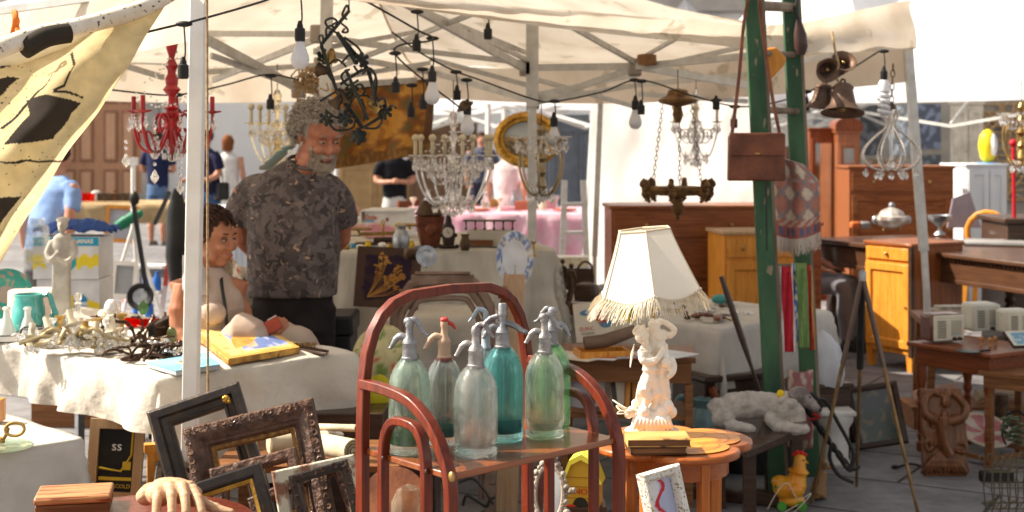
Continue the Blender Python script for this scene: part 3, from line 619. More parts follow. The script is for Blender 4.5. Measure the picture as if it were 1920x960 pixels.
# ---- marquetry table, lamp, books
mc_=P(1262,830,4.34);mc_.z=0;MT=.733
mt=thing('marquetry_table','lobed honey marquetry side table under the fringed lamp','side table',mc_,20)
def quat(r,n=96,e=.12):return[(r*(1+e*(abs(math.cos(2*a))**.6*2-1))*math.cos(a+.0),r*(1+e*(abs(math.cos(2*a))**.6*2-1))*math.sin(a))for a in[math.tau*i/n for i in range(n)]]
M_marq=wood('marquetry_field',(.62,.22,.045),(.36,.10,.02),.18,'x',coat=.8,ns=3,bump=.05);M_marqe=wood('marquetry_edge',(.42,.12,.025),(.26,.065,.014),.3,coat=.2)
q=MB();q.prism([(x,y)for x,y in quat(.225)],-.024,0,T((0,0,MT-.003),rx=90));q.build('tabletop',M_marqe,mt,bevel=.008,ang=60)
q=MB();q.grid(lambda a,b:V3((.189*(1+.12*(abs(math.cos(2*a*math.tau))**.6*2-1))*b*math.cos(a*math.tau),.189*(1+.12*(abs(math.cos(2*a*math.tau))**.6*2-1))*b*math.sin(a*math.tau),MT+.0005)),120,24,
col=lambda a,b:(.55,.3,.2)if .80<b<.85 else((1.0,.92,.7)if b<.30+.38*abs(math.sin(a*math.tau*3))**.5 and b>.08 else((.6,.38,.25)if b<.34+.38*abs(math.sin(a*math.tau*3))**.5 else(.85,.72,.62))))
q.build('inlay',mat('marq_inlay',(.85,.40,.06),.3,c2=(.62,.25,.03),ns=4,st=(1,9,1),attr=True,coat=.25),mt)
q=MB();q.lathe([(.16,MT-.09),(.165,MT-.09),(.165,MT-.028),(.16,MT-.028)],48,cap=False);q.build('apron',M_marqe,mt,solid=.01)
M_legor=wood('table_leg_orange',(.58,.18,.03),(.36,.10,.018),.35,'z',coat=.2)
for a in(0,90,180,270):
 q=MB();q.box((0,0,-.33),(.04,.028,.66),taper=.7);q.build('leg',M_legor,mt,loc=(.155*math.cos(R(a+8)),.155*math.sin(R(a+8)),MT-.04),rot=(0,0,R(a)),bevel=.003)
q=MB();q.box((0,0,.25),(.24,.24,.015));q.build('lower_shelf',M_marqe,mt)
def book(loc,w,d,h,yaw,cm,label,pm=None,sp=None,grp=None):
 t=thing('book',label,'book',loc,yaw,grp)
 q=MB();q.box((0,0,.0015),(w,d,.003));q.box((0,0,h-.0015),(w,d,.003));q.box((-w/2+.0015,0,h/2),(.003,d,h-.0065));q.build('cover',cm,t,bevel=.0012)
 q=MB();q.box((.0005,0,h/2),(w-.008,d-.008,h-.0066));q.build('pages',pm or M_paper,t)
 return t
bk=P(1232,828,4.13);bk.z=MT+.003
book((bk.x,bk.y+.04,MT+.0025),.165,.115,.021,4,mat('book_brown',(.10,.045,.02),.6,c2=(.05,.025,.012),ns=14),'brown leather book, lower one of the pair below the lamp',M_brown)
book((bk.x+.004,bk.y+.04,MT+.0255),.185,.122,.022,1,mat('book_tan',(.62,.38,.13),.6,c2=(.40,.2,.06),ns=8,c3=(.1,.05,.02),ns3=9,hi3=.66),'tan marbled book, upper one of the pair below the lamp',M_brown)
lp=P(1222,785,4.42);lp.z=MT+.003
la=thing('table_lamp','white figurine lamp with a fringed ivory shade on the marquetry table','table lamp',lp)
M_porc=mat('ivory_porcelain',(.86,.83,.77),.35,c2=(.76,.68,.56),ns=18,coat=.3,bump=.15,bs=60)
s1=px(1,4.42)
def lpix(u,v,y=0.):return V3(((u-1222)*s1,y,(811-v)*s1))
b=MB()
b.rings([(0,0,0,.085,.06),(0,0,.012,.084,.058),(.0,0,.02,.066,.046),(0,0,.045,.06,.042),(0,0,.07,.045,.035)],24)
for(u,v,y,r)in((1185,770,-.01,.018),(1205,768,-.03,.02),(1240,770,-.02,.022),(1258,772,0,.02),(1225,762,.01,.03),(1192,756,0,.014),(1178,775,-.01,.014)):b.ball(lpix(u,v,y),r,10,8)
# front (left) figure
b.ball(lpix(1203,628,-.02),(.023,.024,.025));b.ball(lpix(1199,620,-.018),(.024,.022,.018));b.ball(lpix(1208,640,-.03),(.012,.012,.014))
b.tube(spline([lpix(1208,645,-.015),lpix(1212,662,-.015),lpix(1218,690,-.015),lpix(1216,710,-.012)],4),[.014,.026,.020,.027],12)
b.tube(spline([lpix(1213,708,-.015),lpix(1205,728,-.03),lpix(1213,742,-.03),lpix(1203,765,-.02),lpix(1194,776,-.03)],4),[.022,.018,.014,.010,.009],10)
b.tube(spline([lpix(1222,708,-.01),lpix(1228,735,-.012),lpix(1226,770,-.012)],4),[.022,.016,.010],10)
b.tube(spline([lpix(1202,655,-.02),lpix(1204,672,-.04),lpix(1225,672,-.042),lpix(1240,655,-.03),lpix(1246,648,-.02)],4),[.013,.012,.010,.009,.010],10)
# second figure, arm raised
b.tube(spline([lpix(1240,618,0),lpix(1238,640,0),lpix(1242,670,0),lpix(1240,700,0),lpix(1244,735,0),lpix(1240,775,0)],4),[.014,.024,.020,.024,.020,.022],12)
b.ball(lpix(1228,615,.0),(.017,.017,.02));b.tube(spline([lpix(1240,622,0),lpix(1256,628,0),lpix(1264,618,0),lpix(1250,606,0),lpix(1234,600,0)],4),[.012,.011,.010,.009,.009],10)
b.ball(lpix(1246,677,-.03),.0175);b.ball(lpix(1256,690,-.02),.012);b.tube(spline([lpix(1258,668,-.01),lpix(1262,690,-.02),lpix(1250,705,-.03)],4),[.010,.012,.008],8)
b.lathe([(.008,0),(.02,.015),(.022,.03),(.01,.05),(.014,.058)],14,T(lpix(1250,776,-.012)))
b.tube([lpix(1228,600,0),lpix(1226,630,.01),lpix(1228,780,.02)],[.018,.022,.03],10)
for i in range(7):b.tube(spline([lpix(1200+i*3,715+i*2,-.01),lpix(1195+i*4,745,.0),lpix(1200+i*5,775,.0)],4),.006,6)
for i in range(26):a_=rnd.uniform(0,6.28);b.ball(lpix(1201+13*math.cos(a_),618+9*math.sin(a_),-.024+.008*math.sin(a_*3)),.0055,6,5)
for i in range(14):a_=rnd.uniform(0,6.28);b.ball(lpix(1227+10*math.cos(a_),606+8*math.sin(a_),-.006),.0055,6,5)
b.ball(lpix(1206,633,-.043),(.004,.005,.004));b.tube([lpix(1182,690,.01),lpix(1186,665,.02),lpix(1190,645,.012)],[.004,.012,.003],8,flat=(1,.4))
for i in range(10):b.tube(spline([lpix(1196+i*6,776,-.035),lpix(1190+i*7,786,-.05),lpix(1186+i*8,800,-.045)],3),[.006,.009,.004],6)
b.build('figurine_base',M_porc,la,voxel=.0022,smooth=1)
q=MB();q.tube([lpix(1226,605,0),lpix(1212,440,0)],.005,8);q.build('stem',M_brass,la)
q=MB()
for k in range(3):q.tube(spline([lpix(1195,768,-.03),lpix(1170-k*6,760+k*6,-.03),lpix(1150+k*8,752+10*k,.02),lpix(1185,778,.03)],6),.0022,6)
q.build('cable',M_cream,la)
# shade
sc_=lpix(1208,430,0);TILT=T(sc_,ry=-6)
M_silk=mat('ivory_silk',(.88,.84,.75),.7,c2=(.84,.79,.69),ns=8,trans=.25,bump=.25,bs=150)
RT,RB,HB=.088,.168,.190
def shade(a,b):
 th=(a*6)%1;k=int(a*6-1e-9)if a<1 else 5;th=a*6-k
 a0,a1=math.tau*k/6+.49,math.tau*(k+1)/6+.49
 rr=lerp(RT,RB,b**1.12);p=V3((math.cos(a0),math.sin(a0),0)).lerp(V3((math.cos(a1),math.sin(a1),0)),th)
 p*=rr*(1-.02*math.sin(math.pi*th));p.z=-HB*b-.022*math.sin(math.pi*th)*b**3;return p
q=MB();q.grid(shade,72,16,M=TILT);sd=q.build('shade',M_silk,la,ang=28)
q=MB();q.tube([TILT@shade(i/36%1,0)for i in range(36)],.0035,8,cyc=True)
for k in range(6):q.tube([TILT@(shade(k/6+1e-6,b_/6)*1.008)for b_ in range(7)],.0018,6)
q.build('piping',mat('ivory_trim',(.74,.64,.46),.7,trans=.1),la)
fr=MB()
for i in range(620):
 a=(i+rnd.random()*.6)/620;p=shade(a%1,1);n_=V3((p.x,p.y,0)).normalized();le=rnd.uniform(.036,.058);out=.014+.02*rnd.random()+(.03 if p.x<-.04 else 0)
 tg=V3((-n_.y,n_.x,0))*rnd.uniform(-.018,.018)
 pts=[p,p+n_*out*.5-V3((0,0,le*.35))+tg*.5,p+n_*out-V3((0,0,le))+tg]
 fr.tube([TILT@x for x in spline(pts,2)],[.0010,.0006],3,cap=False)
for i in range(120):
 p=shade(i/120,1);n_=V3((p.x,p.y,0)).normalized();fr.ball(TILT@(p+n_*.002),.0045,6,4)
fr.build('fringe',mat('ivory_fringe',(.84,.78,.66),.8,c2=(.74,.66,.50),trans=.25),la)
# ---- small red table at the very front with carved hand and box
rt=thing('small_red_table','small reddish table at the bottom edge under the carved hand','side table',P(262,1000,3.3)*1,0);rt.location.z=0
q=MB();q.lathe([(.001,.735),(.262,.735),(.27,.745),(.27,.754),(.262,.76),(.001,.76)],48);q.build('tabletop',M_bent,rt)
for a in(45,135,225,315):q=MB();q.box((0,0,-.37),(.035,.035,.73),taper=.7);q.build('leg',M_bent,rt,loc=(.19*math.cos(R(a)),.19*math.sin(R(a)),.735))
hp=P(330,985,3.28);hp.z=.762
hd=thing('carved_hand','carved pale wooden hand resting palm down on the small red table','carved hand',hp)
M_hand=wood('carved_lime_wood',(.60,.38,.23),(.44,.25,.14),.5,'x',coat=0,ns=9,c3=(.24,.12,.07),ns3=22,hi3=.70)
h2=px(1,3.28)
def hq(u,v,y=0.):return V3(((u-330)*h2,y,max((985-v)*h2,.008)))
b=MB()
b.tube(spline([hq(262,945,.04),hq(285,930,.03),hq(320,925,.02),hq(350,930,.012),hq(372,938,.01)],4),[.024,.032,.034,.030,.018],14,flat=(.85,1.3))
b.ball(hq(300,930,.01),(.034,.042,.03));b.ball(hq(335,925,.0),(.034,.036,.026))
fing=[[(300,918,-.005),(302,935,-.035),(304,958,-.055),(306,982,-.06)],[(322,912,-.01),(330,926,-.042),(336,950,-.066),(338,978,-.074)],
[(345,912,-.012),(355,926,-.044),(362,948,-.068),(366,976,-.078)],[(363,918,-.008),(378,932,-.034),(388,950,-.056),(396,972,-.066)]]
for f in fing:
 b.tube(spline([hq(*p)for p in f],5),[.0125,.0115,.0105,.0085],10);b.ball(hq(*f[1]),.0125,8,6);b.ball(hq(*f[2]),.0112,8,6);b.ball(hq(*f[3]),.0088,8,6);b.ball(hq(*f[0]),(.014,.014,.012),8,6)
b.tube(spline([hq(352,945,.03),hq(378,948,.01),hq(405,955,-.005),(hq(440,962,-.012))],5),[.017,.0135,.0115,.008],10)
b.build('hand',M_hand,hd,voxel=.0026,smooth=3)
q=MB()
for f in fing:
 e=hq(*f[3]);q.ball(e+V3((0,-.0062,.004)),(.0058,.004,.0085),8,6)
q.build('fingernail',mat('carved_nail',(.66,.46,.3),.4),hd)
bx=thing('wooden_box','worn honey coloured wooden box at the bottom left edge','box',P(140,985,3.42),12);bx.location.z=.762
q=MB();q.box((0,0,.012),(.17,.13,.024));q.build('body',M_brown,bx,bevel=.003)
q=MB();q.box((0,0,.034),(.176,.136,.018));q.build('lid',wood('worn_lid',(.55,.27,.10),(.30,.11,.035),.35,'x',c3=(.2,.05,.02),ns3=7,hi3=.6),bx,bevel=.006)
# ================================================================ LEANING FRAMES
bench=thing('low_bench','low bench under the leaning picture frames','bench',(P(450,900,4.45).x,4.5,0),20)
q=MB();q.box((0,0,.33),(.95,.45,.03));q.build('seat',M_brown,bench,bevel=.004)
for x in(-.42,.42):
 for y in(-.18,.18):q=MB();q.box((0,0,.157),(.04,.04,.315));q.build('leg',M_brown,bench,loc=(x,y,0))
M_fblack=mat('ebonised_frame',(.028,.022,.02),.38,c2=(.06,.04,.028),ns=25,bump=.6,bs=90,coat=.3,c3=(.16,.12,.08),ns3=50,hi3=.74)
M_fbrown=mat('carved_brown_frame',(.13,.065,.04),.45,c2=(.05,.024,.016),ns=26,bump=2.5,bs=60,coat=.3)
M_fgrey=mat('weathered_frame',(.28,.19,.14),.6,c2=(.16,.1,.07),ns=12,st=(1,1,1),bump=.6,bs=60)
M_fcream=mat('distressed_cream',(.66,.60,.46),.8,c2=(.28,.14,.09),ns=11,lo=.52,hi=.58,bump=.9,bs=60)
def pframe(label,w,h,prof,m,corner,world,yaw,lean,roll,inner=None,im=None,orn=0,om=None,wave=0,grp='old picture frames leaning by the left table'):
 t=thing('picture_frame',label,'picture frame',group=grp)
 q=MB();q.frame(w,h,prof)
 if wave:
  k=len(prof)
 o=q.build('moulding',m,t,bevel=.0015,ang=30)
 if orn:
  q=MB();iw=prof[orn][0];wd=iw*.8
  for side in range(4):
   L=w if side%2==0 else h
   for i in range(int(L/.028)):
    s_=-L/2+.014+i*.028
    ya=prof[orn][1]
    z=[0,1,2,3][side]
    c_={0:(s_,iw/2),2:(s_,h-iw/2),1:(w/2-iw/2,h/2+s_),3:(-w/2+iw/2,h/2+s_)}[side]
    a_=rnd.random()*6.28;rr=rnd.uniform(.006,.011)
    q.tube([(c_[0]+rr*math.cos(a_+k*.9)*(1-k*.1),ya-.003,c_[1]+rr*math.sin(a_+k*.9)*(1-k*.1))for k in range(6)],[.0035,.0045,.004,.003,.0025,.002],5)
  q.build('carving',om or m,t)
 if inner:
  q=MB();q.frame(w-2*prof[-1][0]+.002,h-2*prof[-1][0]+.002,inner);q.build('slip',im,t,loc=(0,0,prof[-1][0]-.001))
 place(t,corner,world,yaw,lean,roll);return t
P1=[(0,0),(0,-.03),(.008,-.04),(.03,-.038),(.036,-.026),(.052,-.02),(.058,-.026),(.066,-.02),(.068,0)]
pframe('black ebonised frame with a gilt corner, rearmost and leftmost of the leaning frames',.30,.50,P1,M_fblack,(-.15,-.03,.50),P(274,772,4.5),8,16,-17.5,orn=0)
q=MB();q.ball((0,0,0),(.012,.006,.014));q.ball((.006,0,-.01),.007);q.ball((-.006,-.002,.006),.006)
o=q.build('corner_ornament',M_gold,bpy.data.objects['picture_frame.001']);o.location=(.10,-.042,.455)
P2=[(0,0),(0,-.028),(.006,-.04),(.03,-.044),(.052,-.032),(.058,-.026),(.064,-.030),(.072,-.02),(.074,0)]
pframe('wide carved brown frame with scrolling leaves, in the middle of the leaning frames',.40,.40,P2,M_fbrown,(-.20,-.03,.40),P(342,803,4.3),6,20,-12.5,orn=3,om=mat('carving_brown',(.20,.11,.065),.38,c2=(.09,.045,.03),ns=30,coat=.4),inner=[(0,-.018),(.008,-.014),(.014,-.006),(.014,0)],im=mat('dull_gilt',(.34,.18,.05),.4,metal=.5,c2=(.15,.07,.03),ns=60,bump=1,bs=150))
P3=[(0,0),(0,-.024),(.005,-.03),(.026,-.028),(.032,-.018),(.036,0)]
pframe('black frame with a gold inner slip, front one of the leaning frames',.245,.40,P3,M_fblack,(.1225,-.02,.40),P(489,866,3.95),10,18,-16,inner=[(0,-.018),(.010,-.012),(.012,0)],im=M_gold)
pframe('flaking cream frame with broken edges, at the right of the leaning frames',.245,.36,[(0,0),(0,-.016),(.004,-.02),(.034,-.018),(.038,-.008),(.04,0)],M_fcream,(-.1225,-.02,.36),P(508,884,4.15),10,14,-10,orn=4,om=M_fcream)
pframe('small dark frame lying over the flaking cream frame',.17,.30,[(0,0),(0,-.02),(.005,-.026),(.018,-.022),(.024,-.012),(.026,0)],M_fblack,(-.085,-.02,.30),P(540,893,3.95),12,16,-14,orn=3,om=M_fbrown)
pframe('brown frame showing through the black ones near the bottom edge',.26,.34,P3,M_fbrown,(-.13,-.02,.34),P(392,880,4.2),4,24,-14)
pframe('dark flat frame lying behind the ebonised frame',.5,.3,P3,M_fblack,(-.25,0,.3),P(296,868,4.85),0,30,0)
pframe('thin dark frame edge standing behind the flaking cream frame',.3,.34,P3,M_fbrown,(.15,0,.34),P(640,862,4.3),6,20,-22)
# framed poster under the left table
fp=thing('framed_poster','black poster with yellow print in a wooden frame beneath the left table','framed poster')
q=MB();q.frame(.20,.30,[(0,0),(0,-.02),(.035,-.02),(.035,0)]);q.build('frame',M_pale,fp)
q=MB();q.box((0,.004,.15),(.14,.004,.24));q.build('print',mat('poster_black',(.012,.012,.014),.4,c2=(.03,.025,.02)),fp)
my=mat('poster_yellow',(.7,.48,.04),.5)
text('ss',.05,M_white,fp,T((.0,-.003,.2),rx=90),'lettering');text('EXTRACOLD',.02,my,fp,T((0,-.003,.055),rx=90),'lettering')
q=MB();q.tube([(.055,0,.26),(.055,0,.17),(.02,0,.11),(-.06,0,.12)],.004,6);q.box((-.0,-.001,.082),(.12,.002,.012));q.box((.04,-.001,.13),(.03,.002,.03));q.build('print_lines',my,fp)
place(fp,(0,0,0),P(212,940,5.25),4,6,3)
fc=thing('wooden_crate','wooden crate standing under the linen table below the black poster','crate',(fp.matrix_world.translation.x,5.28,0));q=MB();q.box((0,0,.14),(.34,.2,fp.matrix_world.translation.z-.005-0));q.M=Matrix();q=MB();zc_=fp.matrix_world.translation.z-.004;q.box((0,0,zc_/2),(.34,.22,zc_));q.build('body',M_brown,fc)
fp2=MB();fp2.box((0,0,0),(.05,.03,.6));fp2.box((0,0,.31),(.07,.04,.03));tag(fp2.build('wooden_post',M_honey,loc=P(290,1010,4.85),rot=(0,0,.3)),'short honey wood post standing behind the frames','wooden post')
# rolls, shoe, luggage trolley right of the frames
M_roll=mat('rolled_canvas',(.66,.58,.42),.85,c2=(.5,.42,.28),ns=8,bump=.4)
for i,(a,b,r,lab)in enumerate(((P(505,832,4.9),P(612,826,5.0),.034,'pale floral roll lying behind the carved brown frame'),(P(590,830,4.75),P(664,845,4.5),.036,'thick cream canvas roll beside the frames, nearest the shelf'),(P(560,800,5.1),P(668,803,5.0),.013,'thin long pale roll lying on top of the canvas rolls'))):
 q=MB();d_=(b-a);n_=24
 q.tube([a,a.lerp(b,.33),a.lerp(b,.66),b],r,20)
 q.cur=1
 ax=d_.normalized();e1=ax.orthogonal().normalized();e2=ax.cross(e1)
 q.tube([b+ax*.001+(e1*math.cos(t)+e2*math.sin(t))*r*(.15+.8*t/19)for t in[k*.6 for k in range(32)]],r*.05+.001,4)
 tag(q.build('canvas_roll',[M_roll,mat('roll_edge',(.25,.18,.1),.8)]),lab,'canvas roll','rolls of canvas beside the frames')
q=MB();q.box((0,0,.2),(.9,.5,.02));
pl=thing('low_platform','low wooden platform carrying the rolls behind the frames','platform',(P(590,860,4.95).x,4.95,0));
q=MB();q.box((0,0,.548),(.62,.42,.02));q.build('top',M_brown,pl)
for x in(-.28,.28):
 for y in(-.18,.18):q=MB();q.box((x,y,.269),(.035,.035,.538));q.build('leg',M_brown,pl)
shp=P(615,785,5.2)
q=MB();q.rings([(0,0,0,.05,.03),(0,0,.012,.052,.032),(-.01,0,.03,.04,.026),(-.02,0,.04,.02,.018)],16);q.cur=1;q.rings([(0,0,-.014,.055,.034),(0,0,-.002,.055,.034)],16)
tag(q.build('shoe',[mat('grey_knit',(.5,.47,.42),.9,c2=(.35,.32,.28),ns=80),M_black],loc=(P(618,778,5.12).x,5.12,.575)),'grey knitted shoe resting beyond the canvas rolls','shoe')
lt=thing('hand_truck','folded black hand truck with a round wheel behind the left table end','hand truck',P(650,780,5.6));lt.location.z=.62
q=MB();q.tube([(0,0,0),(0,.03,0)],[.075,.075],24);
w_=q.build('wheel',M_black,lt,loc=(-.02,0,.06),bevel=.008)
q=MB();q.tube([(0,-.004,0),(0,.034,0)],[.035,.035],20);q.build('hub',M_blackm,w_)
q=MB();q.box((-.02,.06,.03),(.15,.05,.22));q.build('frame',M_black,lt,bevel=.02)
q=MB();q.box((-.05,.06,.15),(.12,.07,.03));q.build('orange_strip',mat('orange_plastic',(.75,.19,.02),.5),lt,bevel=.01)
bc=thing('storage_crate','black lidded plastic crate between the man and the lace table','crate',P(628,640,6.6));bc.location.z=.62
q=MB();q.box((0,0,-.24),(.18,.3,.75),taper=.92);q.build('body',M_black,bc,bevel=.01)
q=MB();q.box((0,0,.18),(.20,.32,.09));q.build('lid',M_black,bc,bevel=.015)
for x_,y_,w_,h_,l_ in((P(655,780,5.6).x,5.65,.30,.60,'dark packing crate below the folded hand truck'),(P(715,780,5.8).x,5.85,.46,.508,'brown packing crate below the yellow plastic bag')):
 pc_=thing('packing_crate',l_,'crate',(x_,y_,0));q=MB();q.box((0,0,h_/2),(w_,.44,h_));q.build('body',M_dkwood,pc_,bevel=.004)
yb=MB();yb.ball((0,0,.09),(.075,.06,.10),20,14)
tag(yb.build('plastic_bag',mat('yellow_bag',(.60,.52,.02),.45,c2=(.45,.38,.01),ns=10,trans=.2,bump=1,bs=30),loc=P(705,790,5.7),disp=.05,ds=.06),'crumpled yellow plastic bag behind the shelf stand','bag')
fb=MB();fb.ball((0,0,.1),(.11,.08,.16),20,14)
def flo(a,b):
 n1=nz(a*18,b*12,3);return(.55,.12,.05)if n1>.42 else((.2,.28,.08)if n1<-.2 else(.55,.48,.26))
fbm=MB();fbm.grid(lambda a,b:V3((.15*math.cos(a*math.tau)*math.sin(b*math.pi)**.6,.1*math.sin(a*math.tau)*math.sin(b*math.pi)**.6,.36*b+.02*nz(a*9,b*9))),60,30,col=flo)
tag(fbm.build('cloth_bag',M_attc,loc=P(720,770,5.95)),'green and red floral cloth bag behind the yellow plastic bag','bag')
# ================================================================ THINGS ON THE LEFT TABLE
TH=.815
BIG=1.0
def ptop(u,v,h=TH,off=0):
 Z=(H-h)*F/(v-260);p=P(u,v,Z);p.z=h+off;return p
ic=thing('icon_painting','worn gilt painted panel of a blue robed mother and child, lying flat','painted panel')
c0,c1,c2_,c3_=ptop(428,688),ptop(562,665),ptop(480,628),ptop(345,632)
q=MB()
cx=[c0,c1,c2_,c3_];up_=V3((0,0,.022));tilt=[0,0,.03,.03]
bot=[p+V3((0,0,.004+t))for p,t in zip(cx,tilt)];top=[p+V3((0,0,.024))for p in bot]
q.add(bot+top,[(3,2,1,0),(4,5,6,7),(0,1,5,4),(1,2,6,5),(2,3,7,6),(3,0,4,7)])
q.build('panel',mat('gilt_wood',(.62,.36,.07),.4,c2=(.3,.13,.03),ns=9,st=(2,2,2),c3=(.12,.05,.02),ns3=20,hi3=.7),ic,bevel=.004)
def icol(a,b):
 if min(a,1-a)<.05 or min(b,1-b)<.06:return(.70,.42,.10)
 k=nz(a*7,b*7)*.05
 if inpoly(a+k,b,[(.32,.12),(.30,.55),(.40,.86),(.52,.90),(.60,.78),(.72,.6),(.92,.45),(.95,.12)]):
  if inpoly(a+k,b,[(.44,.60),(.42,.76),(.50,.83),(.56,.76),(.55,.62)]):return(.62,.42,.30)
  if inpoly(a+k,b,[(.40,.20),(.38,.50),(.50,.58),(.60,.5),(.55,.2)]):return(.62,.34,.22)if nz(a*20,b*20)>0 else(.68,.5,.34)
  return(.16,.24,.50)if nz(a*16,b*5)<.15 else(.42,.48,.66)
 return(.82,.60,.22)if nz(a*10,b*10)<.3 else(.66,.38,.12)
q=MB();q.grid(lambda a,b:top[0].lerp(top[1],a).lerp(top[3].lerp(top[2],a),b)+V3((0,0,.0015)),70,60,col=icol);q.build('painting',attr('icon_paint',.3,ns=14,coat=.3),ic)
def lying_book(q4,h,cm,top_m,label,name='book',cat='book'):
 t=thing(name,label,cat);pts=[ptop(u,v)for u,v in q4]
 q=MB();b_=[p+V3((0,0,.003))for p in pts];t_=[p+V3((0,0,h))for p in pts]
 q.add(b_+t_,[(3,2,1,0),(4,5,6,7),(0,1,5,4),(1,2,6,5),(2,3,7,6),(3,0,4,7)]);q.build('pages' if top_m else 'body',cm,t,bevel=.001)
 if top_m:
  c=sum(t_,V3())/4;q=MB();a_=[c+(p-c)*1.02+V3((0,0,.001))for p in t_];d_=[p+V3((0,0,.003))for p in a_]
  q.add(a_+d_,[(3,2,1,0),(4,5,6,7),(0,1,5,4),(1,2,6,5),(2,3,7,6),(3,0,4,7)]);cv=q.build('cover',top_m,t)
  q=MB();q.ball(c+V3((.01,0,.004)),(.045,.04,.002));q.cur=1;q.ball(c+V3((-.02,.01,.006)),(.014,.012,.001));q.ball(c+V3((.035,-.01,.006)),(.012,.01,.001));q.build('print',[mat('cover_yellow',(.6,.45,.15),.4),mat('cover_dark',(.08,.08,.1),.4)],cv)
 return t
lying_book([(330,706),(412,694),(385,672),(275,690)],.018,mat('page_grey',(.42,.46,.47),.7),mat('sky_blue_cover',(.16,.48,.66),.35,c2=(.3,.6,.7)),'light blue illustrated book at the table corner by the white post')
lying_book([(612,668),(617,662),(535,648),(528,653)],.012,M_dkwood,None,'thin dark wooden strip at the right end of the linen table','wooden_strip','wooden strip')
q=MB()
for i in range(9):q.tube(spline([ptop(548+i*5,655)+V3((rnd.uniform(-.01,.01),rnd.uniform(-.01,.02),.002)),ptop(552+i*5,652,off=.02),ptop(556+i*4,652)],3),.0035,5)
tag(q.build('gilt_fitting',M_brass),'small curled gilt fitting behind the wooden strip','fitting')
pl_=MB();pl_.lathe([(.001,0),(.04,0),(.065,.008),(.067,.010),(.04,.003),(.001,.003)],32);tag(pl_.build('plate',mat('pale_dish',(.75,.7,.6),.25),loc=ptop(388,629)),'pale round plate behind the painted panel','plate')
hat=MB();hat.rings([(0,0,0,.085,.07),(0,0,.02,.08,.066),(.0,0,.045,.055,.05),(0,0,.06,.02,.02)],24)
tag(hat.build('sponge_cushion',mat('yellow_sponge',(.80,.50,.14),.9,c2=(.6,.4,.14),ns=30,bump=1,bs=90),loc=ptop(455,626),disp=.02,ds=.03),'pale yellow cushion lying before the woman, behind the panel','cushion')
# glassware and metalwork
def lathe_thing(name,label,cat,loc,prof,m,n=24,flute=0,fa=.04,grp=None,solid=0,s=1):
 q=MB();q.lathe([(r*s,z*s)for r,z in prof],n,flute=flute,fa=fa);o=q.build(name,m,loc=loc,solid=solid);return tag(o,label,cat,grp)
jar=lathe_thing('glass_jar','tall clear glass cylinder jar on the white drum at the left edge','glass jar',(0,0,0),[(.06,0),(.065,.004),(.064,.20),(.045,.22),(.04,.24),(.043,.25)],glass('jar_glass',(.93,.93,.9),.35,milk_glint=.10),32)
jar.location=ptop(70,540);jar.location.z=TH+.14
dm=lathe_thing('white_drum','white cloth covered drum below the tall glass jar','drum',ptop(70,600),[(.13,0),(.132,.01),(.128,.135),(.12,.14),(.001,.14)],mat('drum_cloth',(.62,.52,.46),.8,c2=(.5,.42,.38),ns=5,st=(1,1,.2)),36)
# stone statuette
stt=thing('stone_statuette','weathered stone statuette of a robed man behind the glassware','statuette',ptop(118,612))
b=MB();ss=px(1,6.6)
def sq_(u,v,y=0.):return V3(((u-118)*ss,y,(612-v)*ss))
b.rings([(0,0,0,.05,.04),(0,0,.02,.05,.04),(0,0,.06,.038,.032),(.002,0,.16,.034,.03),(.0,0,.26,.036,.03),(0,0,.32,.045,.032),(0,0,.36,.05,.034),(0,0,.40,.04,.03),(0,0,.415,.018,.016)],20)
b.ball((0,-.004,.455),(.024,.026,.032));b.ball((0,-.032,.45),(.007,.008,.01));b.ball((0,-.02,.432),(.016,.014,.014));b.ball((0,0,.475),(.03,.03,.014))
b.tube(spline([(-.045,0,.38),(-.062,-.02,.33),(-.04,-.04,.30),(-.01,-.042,.33)],4),[.016,.014,.012,.012],8);b.tube(spline([(.045,0,.38),(.058,-.02,.33),(.03,-.04,.29),(-.01,-.042,.31)],4),[.016,.014,.012,.012],8)
for i in range(9):b.tube(spline([(-.034+i*.0085,-.028,.30),(-.036+i*.009,-.034,.16),(-.04+i*.010,-.034,.02)],3),.005,6)
b.build('figure',M_stone,stt,voxel=.005,smooth=1)
